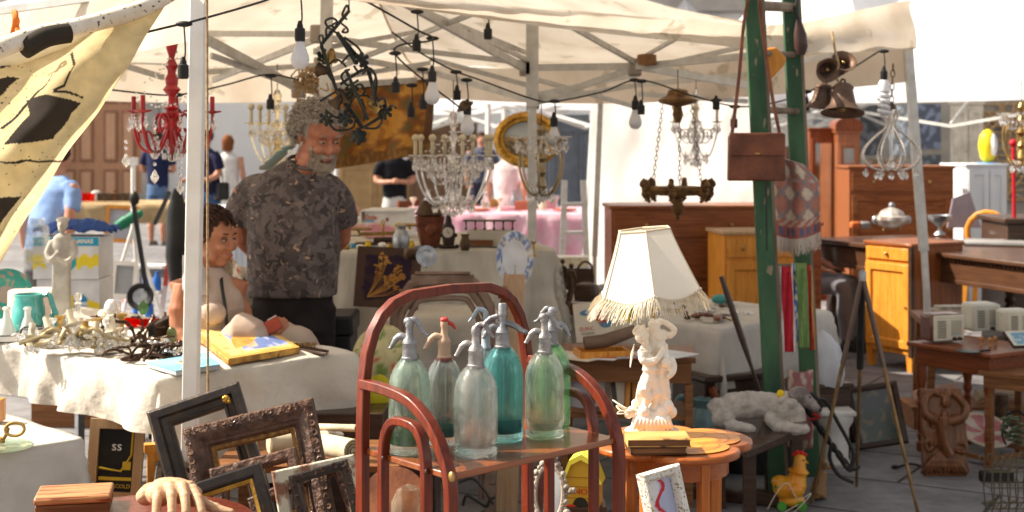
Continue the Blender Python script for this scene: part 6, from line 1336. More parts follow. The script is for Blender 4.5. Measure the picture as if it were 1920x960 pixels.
chain(rc,(.0,0,140*s_),(.01,0,225*s_),M_bronze,.022)
q=MB();q.lathe([(.001,155*s_),(.024,146*s_),(.03,140*s_)],8,cap=False);q.build('canopy_cup',M_bronze,rc,solid=.003)
# brown wooden hanging lamp
wl=thing('hanging_lamp','carved brown and gilt hanging lamp base on three chains','hanging lamp',P(1271,405,7.6));s_=px(1,7.6)
W2=lambda u,v,y=0:V3(((u-1271)*s_,y,(405-v)*s_))
q=MB();q.lathe([(.001,0),(.018,.004),(.024,.022),(.034,.036),(.036,.05),(.028,.062),(.024,.09),(.04,.11),(.03,.13),(.001,.14)],20);q.ball((0,0,-.008),.012);q.build('finial',M_ormolu,wl)
q=MB();q.lathe([(.10,.115),(.15,.125),(.165,.14),(.155,.152),(.10,.155),(.095,.14)],32,cap=False,sq=(1,.7));q.build('ring_body',M_ormolu,wl,solid=.012)
for k in range(6):
 a=math.tau*k/6+.26;c,s2=math.cos(a),math.sin(a)*.7
 q=MB();q.tube(spline([(.12*c,.12*s2,.13),(.17*c,.17*s2,.15),(.20*c,.20*s2,.17),(.19*c,.19*s2,.19),(.17*c,.17*s2,.175),(.19*c,.19*s2,.13),(.17*c,.17*s2,.09),(.155*c,.155*s2,.075)],5),[.012,.018,.016,.01,.012,.02,.012,.006],8)
 q.ball((.16*c,.16*s2,.125),(.026,.026,.022),10,7);q.build('bracket',M_ormolu,wl)
q=MB();q.lathe([(.015,175*s_),(.03,190*s_),(.02,205*s_),(.10,212*s_),(.104,218*s_),(.06,226*s_),(.05,236*s_),(.001,240*s_)],24);q.build('ceiling_cup',M_ormolu,wl)
for k in range(3):a=math.tau*k/3+2.6;chain(wl,(.15*math.cos(a),.10*math.sin(a),.17),(.09*math.cos(a),.08*math.sin(a),210*s_),M_bronze,.016)
hook_line(wl,(0,0,240*s_),(0,0,275*s_))
# bells
for i,(u,v,r,rx,ry,lab)in enumerate(((1580,212,41,-14,4,'largest rusty bell hanging lowest in the bell cluster'),(1540,204,34,4,6,'rusty bell behind and left of the largest bell'),(1553,132,24,-70,-28,'small rusty bell turned mouth outward, upper left of the bell cluster'),(1583,114,24,-125,10,'small round topped rusty bell, uppermost of the bell cluster'))):
 Z=6.9+.12*(i%2);s_=px(1,Z);k=r*s_
 q=MB();q.lathe([(.10*k,1.42*k),(.36*k,1.36*k),(.5*k,1.2*k),(.46*k,1.1*k),(.52*k,.8*k),(.60*k,.42*k),(.80*k,.16*k),(1.0*k,0),(.95*k,0),(.72*k,.16*k),(.52*k,.42*k),(.42*k,1.0*k),(.001,1.3*k)],32,cap=False)
 t=thing('bell',lab,'bell',group='cluster of rusty bells at the right of the ladder',M=Matrix.Translation(P(u,v,Z))@T(rx=rx,ry=ry));q.build('shell',mat('rusty_bell',(.10,.065,.05),.5,metal=.5,c2=(.19,.11,.07),ns=14,bump=.8,bs=70),t)
 q=MB();q.tube([(.1*k*math.cos(a*.6),0,1.5*k+.12*k*math.sin(a*.6))for a in range(10)],.05*k,6,cyc=True);q.build('loop',M_bronze,t)
 q=MB();q.ball((0,0,.2*k),.14*k);q.tube([(0,0,.2*k),(0,0,1.2*k)],.02,5)if 0 else None;q.build('clapper',M_brass,t)
q=MB();q.tube(spline([P(1578,160,6.9),P(1568,145,6.95),P(1572,120,6.9),P(1566,95,6.95),P(1560,60,7)],4),.006,6);tag(q.build('knotted_rope',M_rope),'cord tying the cluster of rusty bells to the tent','cord')
# ---- festoon lights
def festoon(label,pts,Z,drops,grp='festoon light strings under the tent'):
 t=thing('festoon_lights',label,'string lights',P(pts[0][0],pts[0][1],Z[0]),group=grp);M0=Matrix.Translation(-t.location);n=len(pts)
 P3=[P(u,v,lerp(Z[0],Z[1],i/(n-1)))for i,(u,v)in enumerate(pts)]
 q=MB(M0);q.tube(spline(P3,8),.0045,6);q.build('cable',M_black,t)
 for(u,v0,v1,bulb,zz)in drops:
  s_=px(1,zz);top,e=P(u,v0,zz),P(u+rnd.uniform(-2,2),v1,zz)
  q=MB(M0);q.tube(spline([top,top.lerp(e,.5)+V3((.006,0,0)),e+V3((0,0,.05))],4),.0032,5);q.lathe([(.006,.075),(.011,.06),(.012,.05),(.019,.046),(.019,.008),(.017,0),(.001,0)],14,T(e));q.ball(top,(.03,.010,.011),8,5)
  so_=q.build('socket',M_black,t)
  if bulb:
   q=MB(M0)
   if bulb==1:q.lathe([(.014,.004),(.017,-.01),(.024,-.03),(.032,-.052),(.034,-.066),(.030,-.082),(.018,-.096),(.001,-.10)],20,T(e))
   else:
    q.lathe([(.02,.0),(.03,-.02),(.03,-.06)],16,T(e));q.tube([e+V3((.026*math.cos(k*.7),.026*math.sin(k*.7),-.06-k*.0032))for k in range(40)],.010,8)
   q.build('bulb',M_bulb,so_)
 return t
festoon('black festoon cable crossing the yellow shade cloth at the upper left',[(-40,126),(95,100),(200,78),(318,50),(362,40),(500,0),(560,-30)],(4.4,4.9),[(95,100,205,0,4.45),(345,45,148,0,4.8)])
festoon('festoon cable running behind the white post towards the man',[(150,160),(240,172),(330,178),(420,160),(500,140),(560,150)],(6.2,7.0),[(332,178,225,0,6.5),(508,142,205,0,6.9)])
festoon('festoon cable sagging through the middle of the tent above the chandeliers',[(735,60),(790,100),(850,132),(900,150),(1000,186),(1042,190),(1130,172),(1200,150),(1300,180),(1390,200),(1480,185),(1560,150),(1650,95)],(6.8,7.6),[(855,135,188,0,6.9),(1190,150,206,1,7.3),(1203,152,215,0,7.2),(1343,188,206,0,7.4),(1040,190,238,1,7.1),(1378,200,240,0,7.4),(1512,172,208,0,7.5),(1657,96,150,2,7.5)])
festoon('festoon cable hanging from the front rail with the large bulbs',[(560,-30),(640,-20),(780,55),(810,75),(740,100),(880,215)],(5.4,6.6),[(564,-10,78,1,5.1),(782,22,96,0,6.2),(811,72,154,1,6.3),(741,100,174,0,6.5),(772,160,220,0,6.9),(792,130,205,0,6.8),(875,150,215,1,6.8),(915,28,74,0,6.4)])
q=MB();q.lathe([(.004,.03),(.012,.028),(.045,0),(.043,0),(.010,.024)],20,T(P(872,200,6.8),rx=20,ry=-30),cap=False);tag(q.build('lamp_cap',M_bronze,solid=.002),'small dark metal lamp cap above the big crystal chandelier','lamp cap')
# ================================================================ FURNITURE
def furniture(name,label,cat,loc,yaw,w,d,h,m,fronts,top=None,ov=.015,foot=0,side=None,knob=None,group=None):
 t=thing(name,label,cat,(loc[0],loc[1],loc[2]if len(loc)>2 else 0),yaw,group)
 q=MB();q.box((w/2,d/2,(h+foot)/2),(w,d,h-foot));q.build('body',m,t,bevel=.004)
 q=MB();q.box((w/2,d/2,h+.012),(w+2*ov,d+2*ov,.026));q.build('top',top or m,t,bevel=.006)
 if foot:
  for x in(.03,w-.03):
   for y in(.03,d-.03):q=MB();q.box((x,y,foot/2),(.055,.055,foot),taper=.8);q.build('foot',m,t)
 for k,x0,z0,x1,z1 in fronts:
  X0,X1,Z0,Z1=x0*w,x1*w,foot+z0*(h-foot),foot+z1*(h-foot);cx,cz=(X0+X1)/2,(Z0+Z1)/2;ww,hh=X1-X0,Z1-Z0
  if k=='drawer':
   q=MB();q.box((cx,-.006,cz),(ww-.012,.018,hh-.012));dr_=q.build('drawer',m,t,bevel=.004)
   for s_ in(-.28,.28)if ww>.5 else(0,):
    q=MB();q.ball((cx+s_*ww,-.026,cz),(.014,.012,.014),10,6);q.build('knob',knob or M_brass,dr_)
  elif k=='door':
   q=MB();q.frame(ww-.01,hh-.01,[(0,0),(0,-.02),(.05,-.02),(.06,-.006),(.06,0)],T((cx,0,Z0+.005)));q.box((cx,-.001,cz),(ww-.11,.008,hh-.11));dr_=q.build('door',m,t,bevel=.003)
   q=MB();q.ball((X1-.03,-.026,cz),(.010,.010,.010),8,6);q.build('knob',knob or M_brass,dr_)
  elif k=='mirror':
   q=MB();q.frame(ww,hh,[(0,0),(0,-.03),(.04,-.03),(.05,0)],T((cx,0,Z0)));dr_=q.build('door',m,t,bevel=.003)
   q=MB();q.box((cx,-.006,cz),(ww-.09,.008,hh-.09));q.build('mirror',mat('old_mirror',(.6,.62,.64),.08,metal=1,c2=(.5,.5,.5)),dr_)
 return t
M_wal=wood('walnut_front',(.30,.10,.03),(.15,.038,.010),.4,'x',coat=.15,ns=5,c3=(.10,.03,.01),ns3=6,hi3=.68)
M_walshade=wood('walnut_shaded_side',(.32,.095,.025),(.18,.05,.014),.4,'z',coat=.15,ns=3)
M_oak=wood('carved_dark_table',(.10,.045,.022),(.05,.022,.012),.35,'x',coat=.4)
M_oakz=wood('carved_dark_leg',(.10,.045,.022),(.05,.022,.012),.35,'z',coat=.4)
furniture('chest_of_drawers','wide reddish walnut chest of drawers behind the fringed lamp','chest of drawers',P(1146,600,10.2),2,1.12,.5,1.145,M_wal,[('drawer',.01,.82,.99,.98),('drawer',.01,.56,.99,.80),('drawer',.01,.30,.99,.54),('drawer',.01,.04,.99,.28)])
bpy.data.objects['chest_of_drawers'].location.z=0
furniture('small_cupboard','honey yellow cupboard partly behind the green ladder left rail','cupboard',(P(1358,600,9.6).x,9.6,0),8,.55,.4,1.0,M_honey,[('drawer',.02,.84,.98,.98),('door',.02,.02,.98,.82)],top=M_pale)
furniture('sideboard','reddish sideboard seen between the ladder rails below the pink rug','sideboard',(P(1436,600,10.6).x,10.6,0),4,.42,.45,1.0,M_wal,[('drawer',.01,.7,.99,.98),('door',.01,.02,.5,.68),('door',.5,.02,.99,.68)])
cb=furniture('bedside_cupboard','honey fronted bedside cupboard with dark right side, right of the green ladder','cupboard',(2.585,10.39,0),-60,.45,.50,.885,M_honey,[('drawer',.02,.86,.98,.99),('door',.02,.05,.98,.84)],foot=.12,top=M_wal)
q=MB();q.box((.451,.25,.5),(.012,.50,.77));q.build('shaded_side',M_walshade,cb,bevel=.003)  # dark panel puts the cupboard's unlit right side into the wood colour
q=MB();q.box((.45,-.006,.5),(.03,.03,.78));q.build('corner_post',M_dkwood,cb)
q=MB();q.ball((.462,.34,.42),(.012,.03,.03));q.build('lock',M_steel,cb)
furniture('fall_front_desk','tall dark walnut fall front desk behind the long carved table','desk',(P(1592,600,13.2).x,13.2,0),0,px(196,13.2),.5,H-px(56,13.2),M_wal,[('drawer',.02,.84,.98,.98),('door',.02,.36,.98,.82),('drawer',.02,.2,.98,.34),('drawer',.02,.02,.98,.18)])
w1=furniture('mirrored_wardrobe','red brown wardrobe with a mirrored door right of the green ladder','wardrobe',(P(1518,600,14.5).x,14.5,0),4,px(52,14.5),.5,H+px(16,14.5),M_mahogz,[('mirror',.05,.25,.95,.95),('drawer',.05,.02,.95,.22)])
w2=furniture('mirrored_wardrobe','arched orange brown wardrobe with a glass door left of the fall front desk','wardrobe',(P(1570,600,14.2).x,14.2,0),-6,px(42,14.2),.5,H+px(10,14.2),wood('orange_upright',(.34,.11,.035),(.20,.06,.02),.3,'z',coat=.5),[('mirror',.08,.2,.92,.94)])
q=MB();q.prism([(-.02,0),(px(42,14.2)+.02,0)]+[(px(21,14.2)+(px(21,14.2)+.02)*math.cos(a*math.pi/12),.06+.07*math.sin(a*math.pi/12))for a in range(13)],-.02,.5);q.build('cornice',M_mahogz,w2,loc=(0,0,H+px(10,14.2)+.025))
wc=furniture('white_cupboard','plain white cupboard at the right with a yellow ornament on top','cupboard',(P(1812,600,13.6).x,13.6,0),10,px(82,13.6),.5,H-px(52,13.6),mat('white_laminate',(.66,.68,.70),.5,c2=(.6,.62,.64)),[('door',.02,.02,.55,.98),('door',.55,.02,.98,.98)])
sh2=furniture('shutter_cupboard','tall faded white panelled shutters standing in the background at right','shutters',(P(1786,600,16).x,16,0),0,px(58,16),.08,H+px(64,16),mat('faded_white',(.60,.57,.50),.7,c2=(.45,.42,.36),ns=8),[('door',.02,.5,.5,.98),('door',.5,.5,.98,.98),('door',.02,.02,.5,.48),('door',.5,.02,.98,.48)])
yo=thing('yellow_ornament','bright yellow and white rounded ornament on a blue base on the white cupboard','ornament',P(1852,311,13.8))
q=MB();q.lathe([(.03,.03),(.07,.08),(.09,.2),(.075,.29),(.04,.34),(.001,.36)],16);q.build('body',mat('yellow_plastic',(.8,.6,.02),.4),yo)
q=MB();q.ball((.03,-.03,.2),(.05,.07,.12));q.build('front',M_white,yo);q=MB();q.lathe([(.001,0),(.12,0),(.1,.03),(.001,.035)],20);q.build('base',mat('blue_plastic',(.03,.25,.6),.4),yo)
q=MB();q.tube([P(1902,420,11),P(1900,270,11)],.014,8);q.ball(P(1900,268,11),.03);q.tube([P(1902,420,11),V3((P(1902,420,11).x,11,0))],.014,8)
tag(q.build('red_pole',mat('red_paint',(.5,.01,.02),.4)),'bright red slender pole in front of the white cupboard','pole')
# long carved table
lt0=V3((2.5,11.6,0));dvec=V3((.95,-2.5,0));ltab=thing('library_table','long dark carved table with bulbous legs running to the right edge','table',lt0,math.degrees(math.atan2(dvec.y,dvec.x)))
LL=dvec.length
q=MB();q.box((LL/2,.45,.825),(LL+.08,.98,.035));q.build('tabletop',M_oak,ltab,bevel=.008)
q=MB();q.box((LL/2,.45,.72),(LL-.04,.90,.17));
for i in range(60):q.box((.04+i*(LL-.08)/60,-.008,.795),(.02,.02,.02))
q.box((LL/2,-.004,.645),(LL-.04,.02,.03))
q.build('apron',M_oak,ltab,bevel=.003)
legp=[(.035,0),(.045,.03),(.045,.10),(.03,.12),(.04,.16),(.065,.24),(.07,.31),(.05,.38),(.03,.41),(.045,.44),(.03,.47),(.05,.52),(.055,.60),(.055,.64)]
for x in(.10,LL/2,LL-.1):
 for y in(.10,.8):q=MB();q.lathe(legp,18);q.build('leg',M_oakz,ltab,loc=(x,y,0))
q=MB();q.box((LL/2,.45,.09),(LL-.2,.08,.05));q.build('stretcher',M_oak,ltab)
def ontab(u,v):Z=(H-.845)*F/(v-260);p=P(u,v,Z);p.z=.845;return p
tu=thing('tureen','lidded silver and cream tureen on gilt feet on the long carved table','tureen',ontab(1672,432));k=px(1,tu.location.y)
q=MB();q.lathe([(8*k,4*k),(24*k,10*k),(31*k,20*k),(30*k,26*k),(24*k,28*k),(20*k,36*k),(8*k,42*k),(4*k,44*k)],32,flute=10,fa=.05);q.build('bowl',mat('silver_porcelain',(.62,.58,.52),.25,metal=.3,c2=(.28,.2,.17),ns=16),tu)
q=MB();q.ball((0,0,47*k),6*k);q.build('knob',M_steel,tu)
for x in(-1,1):q=MB();q.lathe([(5*k,0),(2.5*k,4*k),(5*k,9*k)],10);q.build('foot',M_brass,tu,loc=(x*13*k,0,0));q=MB();q.ball((x*31*k,0,20*k),(6*k,6*k,8*k));q.build('handle',M_steel,tu)
gb=lathe_thing('footed_bowl','silver footed bowl right of the tureen on the long carved table','bowl',ontab(1762,440),[(12,0),(11,3),(3,9),(3,14),(10,20),(22,30),(24,39),(22,39),(8,22),(.1,18)],M_steel,24,flute=10,fa=.04,s=px(1,11.2))
for i,(u,c)in enumerate(((1604,(.5,.12,.03)),(1622,(.25,.24,.24)))):tag(MB().box((0,0,.03),(.09,.09,.06)).build('small_tin',mat('tin%d'%i,c,.4),loc=ontab(u,428),bevel=.015),('small orange and black tin' if i==0 else 'small grey tin')+' at the left end of the long carved table','tin')
q=MB();q.box((0,0,.012),(.55,.42,.018));q.box((0,0,.024),(.5,.38,.006));tag(q.build('flat_tray',mat('grey_tray',(.3,.29,.28),.4),loc=ontab(1878,458),rot=(0,0,-.3),bevel=.003),'flat grey rectangular tray on the long carved table near the right edge','tray')
q=MB();q.prism([(-.15,0),(.15,0),(.05,.32),(-.1,.26)],0,.02);tag(q.build('grey_panel',mat('lilac_grey',(.34,.29,.33),.7),loc=(P(1808,430,12.6).x,12.6,.86)),'lilac grey triangular board leaning behind the long carved table','board')
pn=thing('upright_piano','low black stained chest at the right edge beyond the long carved table','chest',(P(1888,500,10.9).x,10.9,0),0);pn.name='black_chest'
q=MB();q.box((.5,.3,.5),(1.0,.6,1.0));q.build('body',M_dkwood,pn,bevel=.01);q=MB();q.box((.5,.3,1.02),(1.06,.66,.04));q.build('top',M_dkwood,pn,bevel=.01)
for i in range(3):q=MB();q.box((.17+i*.33,-.01,.5),(.28,.02,.7));q.build('panel',M_oak,pn,bevel=.01)
dch=thing('side_chair','honey wood round backed chair behind the long carved table','chair',(P(1852,600,12).x,12,0),-30)
q=MB();q.box((0,.2,.46),(.42,.42,.05));q.build('seat',M_honey,dch,bevel=.01);q=MB();q.tube([(.17*math.cos(a*.42),0,.86+.17*math.sin(a*.42))for a in range(15)],.025,8,cyc=True);q.build('backrest',M_honey,dch)
for x in(-.18,.18):
 for y in(0,.4):q=MB();q.bar((x,y,.46),(x*1.15,y*1.1-.02,0),.04);q.build('leg',M_honey,dch)
 q=MB();q.bar((x*.8,.02,.46),(x*.8,0,.76),.035);q.build('back_post',M_honey,dch)
# background stall of wares (right)
bs_=thing('poster_stall','stall wall hung with blue posters and a wicker screen in the background right','stall',(P(1610,300,17.5).x,17.5,0))
q=MB();q.box((1.2,0,1.15),(2.6,.05,2.3));q.build('back_panel',mat('grey_panel_m',(.34,.32,.29),.8),bs_)
for i,(x,z,w_,h_,c)in enumerate(((.15,1.75,.28,.6,(.10,.11,.13)),(.5,1.75,.3,.62,(.42,.48,.55)),(.85,1.8,.3,.55,(.14,.17,.24)),(.3,1.2,.4,.4,(.30,.22,.16)),(.85,1.25,.3,.4,(.12,.14,.16)))):
 q=MB();q.grid(lambda a,b:V3((lerp(-w_/2,w_/2,a),-.035,lerp(-h_/2,h_/2,b))),12,24,col=lambda a,b:tuple(x_*(1.6 if nz(a*4+i,b*6)>.1 else .7)for x_ in c));q.build('poster',M_att,bs_,loc=(x,0,z))
q=MB()
for i in range(14):q.tube(spline([(1.25+rnd.uniform(0,1.0),-.08,.9),(1.25+rnd.uniform(0,1.0),-.1,1.5),(1.25+rnd.uniform(0,1),-.08,2.1)],5),.014,5);q.tube([(1.2,-.09,.9+i*.09),(2.3,-.08,.92+i*.088+rnd.uniform(-.04,.04))],.012,5)
q.build('wicker_screen',M_rope,bs_)
hs_=[("tall green glass cabinet far behind the wardrobe",1640,20,.7,2.0,(.10,.20,.12)),("dark red cabinet in the far background right of the white shutters",1850,19,.6,1.7,(.14,.05,.03)),("blue grey cabinet in the far distance behind the gilt oval picture",1085,22,.9,1.9,(.14,.16,.20)),("brown bookcase far behind the crystal chandelier",830,25,1.2,1.9,(.16,.09,.05)),("grey plank cabinet right of the gilt oval picture in the distance",1060,24,.8,2.1,(.2,.22,.24)),("pale wooden dresser in the distance behind the folded arms person",700,26,1.3,1.2,(.4,.26,.12)),("brown cupboard in the distance left of the poster stall",1545,23,1.2,1.5,(.18,.07,.04))]
for lab,u,Z,w_,h_,c in hs_:furniture('distant_cabinet',lab,'cabinet',(P(u,300,Z).x-w_/2,Z,0),0,w_,.4,h_,mat('cab_%d'%u,c,.6),[('door',.03,.05,.5,.95),('door',.5,.05,.97,.95)],group='cabinets in the far stalls')
# far white buildings closing the square
for i,(x,y,w_,h_,c)in enumerate(((16,52,26,9,(.62,.58,.52)),(44,48,26,8,(.66,.62,.55)),(1,58,12,10,(.55,.50,.44)))):
 t=thing('town_house',['pale town house closing the square behind the right hand stalls','far cream town house beyond the right edge of the stalls','distant grey town house behind the white tents'][i],'building',(x,y,0))
 q=MB();q.box((0,0,h_/2),(w_,2,h_));q.build('wall',mat('house_%d'%i,c,.9,ns=1),t);q=MB();q.box((0,-.3,h_+.15),(w_+.6,2.8,.3));q.build('cornice',M_cstone,t)
 for k in range(int(w_/3.2)):
  for z in(1.6,5.0):q=MB();q.box((-w_/2+2+k*3.2,-1.02,z),(1.2,.12,2.0));q.build('window',mat('dark_window',(.22,.23,.25),.5),t)
# white side curtain behind the lamp
cu_=thing('side_curtain','large white tent side curtain hanging behind the chest of drawers','tent curtain',P(1100,500,12.6))
q=MB(Matrix.Translation(-cu_.location));q.grid(lambda a,b:P(lerp(1094+22*b,1418,a),lerp(lerp(540,470,a),lerp(140,150,a),b),lerp(12.6,11.2,a)-.10*math.sin(a*8+b*3)*(1-b*.6)+.05*nz(a*7,b*4)),60,24);q.build('sheet',mat('curtain_white',(.70,.67,.64),.85,c2=(.60,.57,.54),ns=2,trans=.25,bump=.4,bs=6),cu_)
q=MB(Matrix.Translation(-cu_.location));q.tube([P(1094,545,12.62),P(1118,135,12.62)],.03,8);q.tube([P(1092,780,12.62),P(1094,545,12.62)],.03,8);q.build('post',M_alu,cu_)
# ================================================================ RADIO TABLE (right)
rt0=V3((2.12,7.52,0));rtab=thing('radio_table','small brown table with turned legs carrying old radios at the right','side table',rt0,-58)
h_=.565;w_,d_=.50,.42
q=MB();q.box((w_/2,d_/2,h_),(w_+.05,d_+.05,.024));q.build('tabletop',M_mahog,rtab,bevel=.006)
q=MB();q.box((w_/2,d_/2,h_-.06),(w_-.02,d_-.02,.095));q.build('apron',M_mahog,rtab,bevel=.003)
lp_=[(.02,0),(.026,.01),(.026,.05),(.016,.06),(.022,.08),(.024,.09),(.018,.10),(.026,.14),(.022,.2),(.018,.24),(.026,.26),(.018,.28),(.026,.30),(.02,.33),(.024,.36),(.028,.38),(.028,.46)]
for x in(.03,w_-.03):
 for y in(.03,d_-.03):q=MB();q.lathe(lp_,16);q.build('leg',M_mahogz,rtab,loc=(x,y,0))
for a,b in(((.03,.03),(w_-.03,.03)),((w_-.03,.03),(w_-.03,d_-.03)),((.03,d_-.03),(w_-.03,d_-.03))):q=MB();q.bar((*a,.04),(*b,.04),.03,.02);q.build('stretcher',M_brown,rtab)
rh=h_+.014
def onrt(u,v,h=rh):Z=(H-h)*F/(v-260);p=P(u,v,Z);p.z=h;return p
def radio(label,u,v,w_,h_,d_,yaw,cm,fm):
 t=thing('radio',label,'radio',onrt(u,v),yaw,'old valve radios on the small table')
 q=MB();q.box((0,d_/2,h_/2+.006),(w_,d_,h_));q.build('case',cm,t,bevel=.018)
 q=MB();q.box((0,-.004,h_/2+.006),(w_*.95,.014,h_*.93));q.build('front',fm,t,bevel=.01)
 q=MB();
 for i in range(8):q.box((-w_*.24,-.0125,h_*(.16+.08*i)+.01),(w_*.26,.004,h_*.028))
 q.build('grille',mat('grille_dark',(.06,.04,.03),.6),t)
 q=MB();q.box((w_*.22,-.012,h_*.55),(w_*.32,.004,h_*.55));q.build('dial',mat('dial_glass',(.32,.38,.36),.15,c2=(.5,.4,.25),ns=30),t,bevel=.001)
 for s_ in(.14,.3):q=MB();q.lathe([(.001,.018),(.009,.016),(.010,0),(.001,0)],14,T((w_*s_,-.012,h_*.16),rx=90));q.build('knob',M_dkwood,t)
 return t
radio('brown bakelite radio with a cream front, leftmost on the small table',1778,643,.195,.145,.12,18,mat('brown_bakelite',(.12,.035,.025),.25,coat=.6),mat('cream_bakelite',(.70,.64,.50),.35))
radio('cream bakelite radio behind the brown one on the small table',1850,624,.17,.155,.13,14,mat('cream_case',(.62,.60,.50),.35),mat('cream_case',()))
radio('pale cream radio at the right edge, rightmost of the three',1912,630,.16,.135,.12,14,mat('cream_case',()),mat('cream_bakelite',()))
q=MB();q.box((0,0,.012),(.20,.10,.022));q.box((.01,0,.032),(.17,.09,.016));tag(q.build('tin_box',mat('tin_cream',(.5,.46,.38),.5,c2=(.3,.25,.18),ns=30),loc=onrt(1778,585)+V3((0,0,.0)),rot=(0,0,.1),bevel=.003),'pale flat tin behind the brown radio','tin')
tab2=thing('rear_table','plain brown table behind the radios carrying loose wares','table',(P(1742,600,8.0).x,8.0,0),-8);tab2.name='plain_table'
q=MB();q.box((.4,.3,.60),(.85,.6,.03));q.build('tabletop',M_brown,tab2)
for x in(.03,.78):
 for y in(.03,.57):q=MB();q.bar((x,y,.59),(x-.03,y,0),.04);q.build('leg',M_brown,tab2)
for i in range(14):
 u=1755+i*11;q=MB();kk=i%4
 if kk==0:q.ball((0,0,.012),(.03,.02,.012),8,6)
 elif kk==1:q.box((0,0,.01),(.07,.04,.018))
 elif kk==2:q.tube(spline([(-.03,0,.01),(0,0,.03),(.03,0,.008)],3),.006,6)
 else:q.lathe([(.02,0),(.026,.01),(.02,.03),(.01,.034)],12)
 p=P(u,588,8.15);p.z=.617;tag(q.build('trinket',[M_steel,M_brass,M_cream,M_blackm][(i*7)%4],loc=p,rot=(0,0,i*1.3)),['flat silver','brass','cream','black metal'][(i*7)%4]+' trinket, number %s from the left behind the radios'%['one','two','three','four','five','six','seven','eight','nine','ten','eleven','twelve','thirteen','fourteen'][i],'trinket','small trinkets behind the radios')
for i,u in enumerate((1840,1856,1866)):lathe_thing('wooden_figurine',['orange wooden peg figurine before the cream radio, left of three','orange wooden peg figurine, middle of the three before the cream radio','orange wooden peg figurine, right of the three before the cream radio'][i],'figurine',onrt(u,648+i%2*2),[(.010,0),(.006,.012),(.006,.024),(.012,.034),(.010,.046),(.001,.05)],mat('orange_wood',(.48,.22,.07),.4),12,grp='orange peg figurines')
q=MB();q.lathe([(.001,0),(.055,0),(.06,.006),(.001,.008)],28);q.tube([(.05,0,.004),(.12,.03,.006)],.006,6);tag(q.build('iron_hot_plate',M_blackm,loc=onrt(1815,660)),'black round iron trivet on the front of the radio table','trivet')
at_=thing('print_album','open album with a blue print leaning at the right edge','album',onrt(1915,650)+V3((.03,-.1,.02)),10)
q=MB();q.grid(lambda a,b:V3((lerp(-.11,.11,a),lerp(0,.10,b),lerp(0,.06,b)+.003)),30,20,col=lambda a,b:(.62,.6,.5)if min(a,1-a,b,1-b)<.1 else((.18,.34,.45)if nz(a*8,b*6)<.15 else(.5,.55,.52)));q.build('print',M_att,at_);q=MB();q.add([(-.115,-.004,-.004),(.115,-.004,-.004),(.115,.105,.062),(-.115,.105,.062),(-.115,.0,-.012),(.115,0,-.012),(.115,.11,.05),(-.115,.11,.05)],[(0,1,2,3),(7,6,5,4),(0,4,5,1),(1,5,6,2),(2,6,7,3),(3,7,4,0)]);q.build('cover',M_dkwood,at_)
# second table at right edge (long apron)
q=MB();q.bar(P(1850,684,7.05),P(1990,716,6.6),.05,.03,(0,1,0));
et=thing('edge_table','brown table at the right edge with a long plain apron','table',(P(1990,700,7.0).x,7.0,0),-40);et.name='work_table'
q=MB();q.box((0,.1,.48),(.72,.5,.022));q.build('tabletop',M_brown,et);q=MB();q.box((0,-.12,.44),(.68,.02,.07));q.build('apron',M_brown,et)
for x in(-.32,.32):
 for y in(-.1,.3):q=MB();q.box((x,y,.235),(.035,.035,.47));q.build('leg',M_brown,et)
# carved relief panel
rp=thing('carved_relief','carved wooden relief of a bare torso with raised arms leaning on the radio table','carved panel');k=px(1,6.7)
R2=lambda u,v,y=0.:V3(((u-1780)*k,y,(888-v)*k))
M_rel=wood('carved_walnut',(.22,.085,.03),(.09,.032,.013),.35,'z',coat=.3,bump=.4,ns=6)
b=MB()
b.prism([(-46*k,6*k),(-40*k,0),(38*k,0),(48*k,12*k),(40*k,48*k),(46*k,60*k),(38*k,168*k),(-44*k,168*k)],0,.022)
b.tube([R2(1775,775,-.005),R2(1772,800,-.012),R2(1776,825,-.01),R2(1785,845,0)],[.064,.05,.048,.055],14,flat=(1,.55))
b.ball(R2(1784,745,-.016),(.024,.022,.030));b.ball(R2(1785,742,-.036),(.006,.008,.008));b.tube([R2(1782,762,-.01),R2(1778,778,-.01)],.016,8);b.ball(R2(1765,782,-.022),(.024,.014,.02));b.ball(R2(1788,782,-.022),(.024,.014,.02));b.ball(R2(1774,808,-.026),(.02,.01,.026))
b.tube(spline([R2(1760,778,-.01),R2(1744,768,-.014),R2(1742,745,-.014),R2(1755,728,-.01),R2(1775,725,-.008)],4),[.025,.020,.017,.013],10)
b.tube(spline([R2(1795,780,-.01),R2(1815,775,-.016),R2(1822,755,-.016),R2(1808,735,-.012),R2(1795,726,-.008)],4),[.025,.021,.018,.014],10)
for i in range(6):b.tube(spline([R2(1745+i*9,724,-.004),R2(1750+i*10,738-5*abs(i-3),-.014),R2(1742+i*13,730+4*(i%2),-.006)],4),.008,6)
for i in range(7):b.tube(spline([R2(1742+i*2,768+i*6,0),R2(1738+i*4,800,-.01),R2(1752+i*3,830,-.004)],4),.006,6)
b.tube(spline([R2(1758,832,-.008),R2(1745,838,-.012),R2(1742,822,-.012),R2(1753,820,-.012),R2(1752,828,-.012)],5),.008,6);b.tube(spline([R2(1800,838,-.008),R2(1818,842,-.012),R2(1818,825,-.012),R2(1806,826,-.012)],5),.008,6)
for i in range(11):b.tube(spline([R2(1775+(i-5)*2,842,-.012),R2(1775+(i-5)*6,862,-.022),R2(1775+(i-5)*9,882,-.006)],4),[.007,.011,.006],6)
b.build('relief',M_rel,rp,voxel=.0045,smooth=2)
place(rp,(0,0,0),V3((P(1780,888,6.9).x,6.95,.0)),0,8,0)
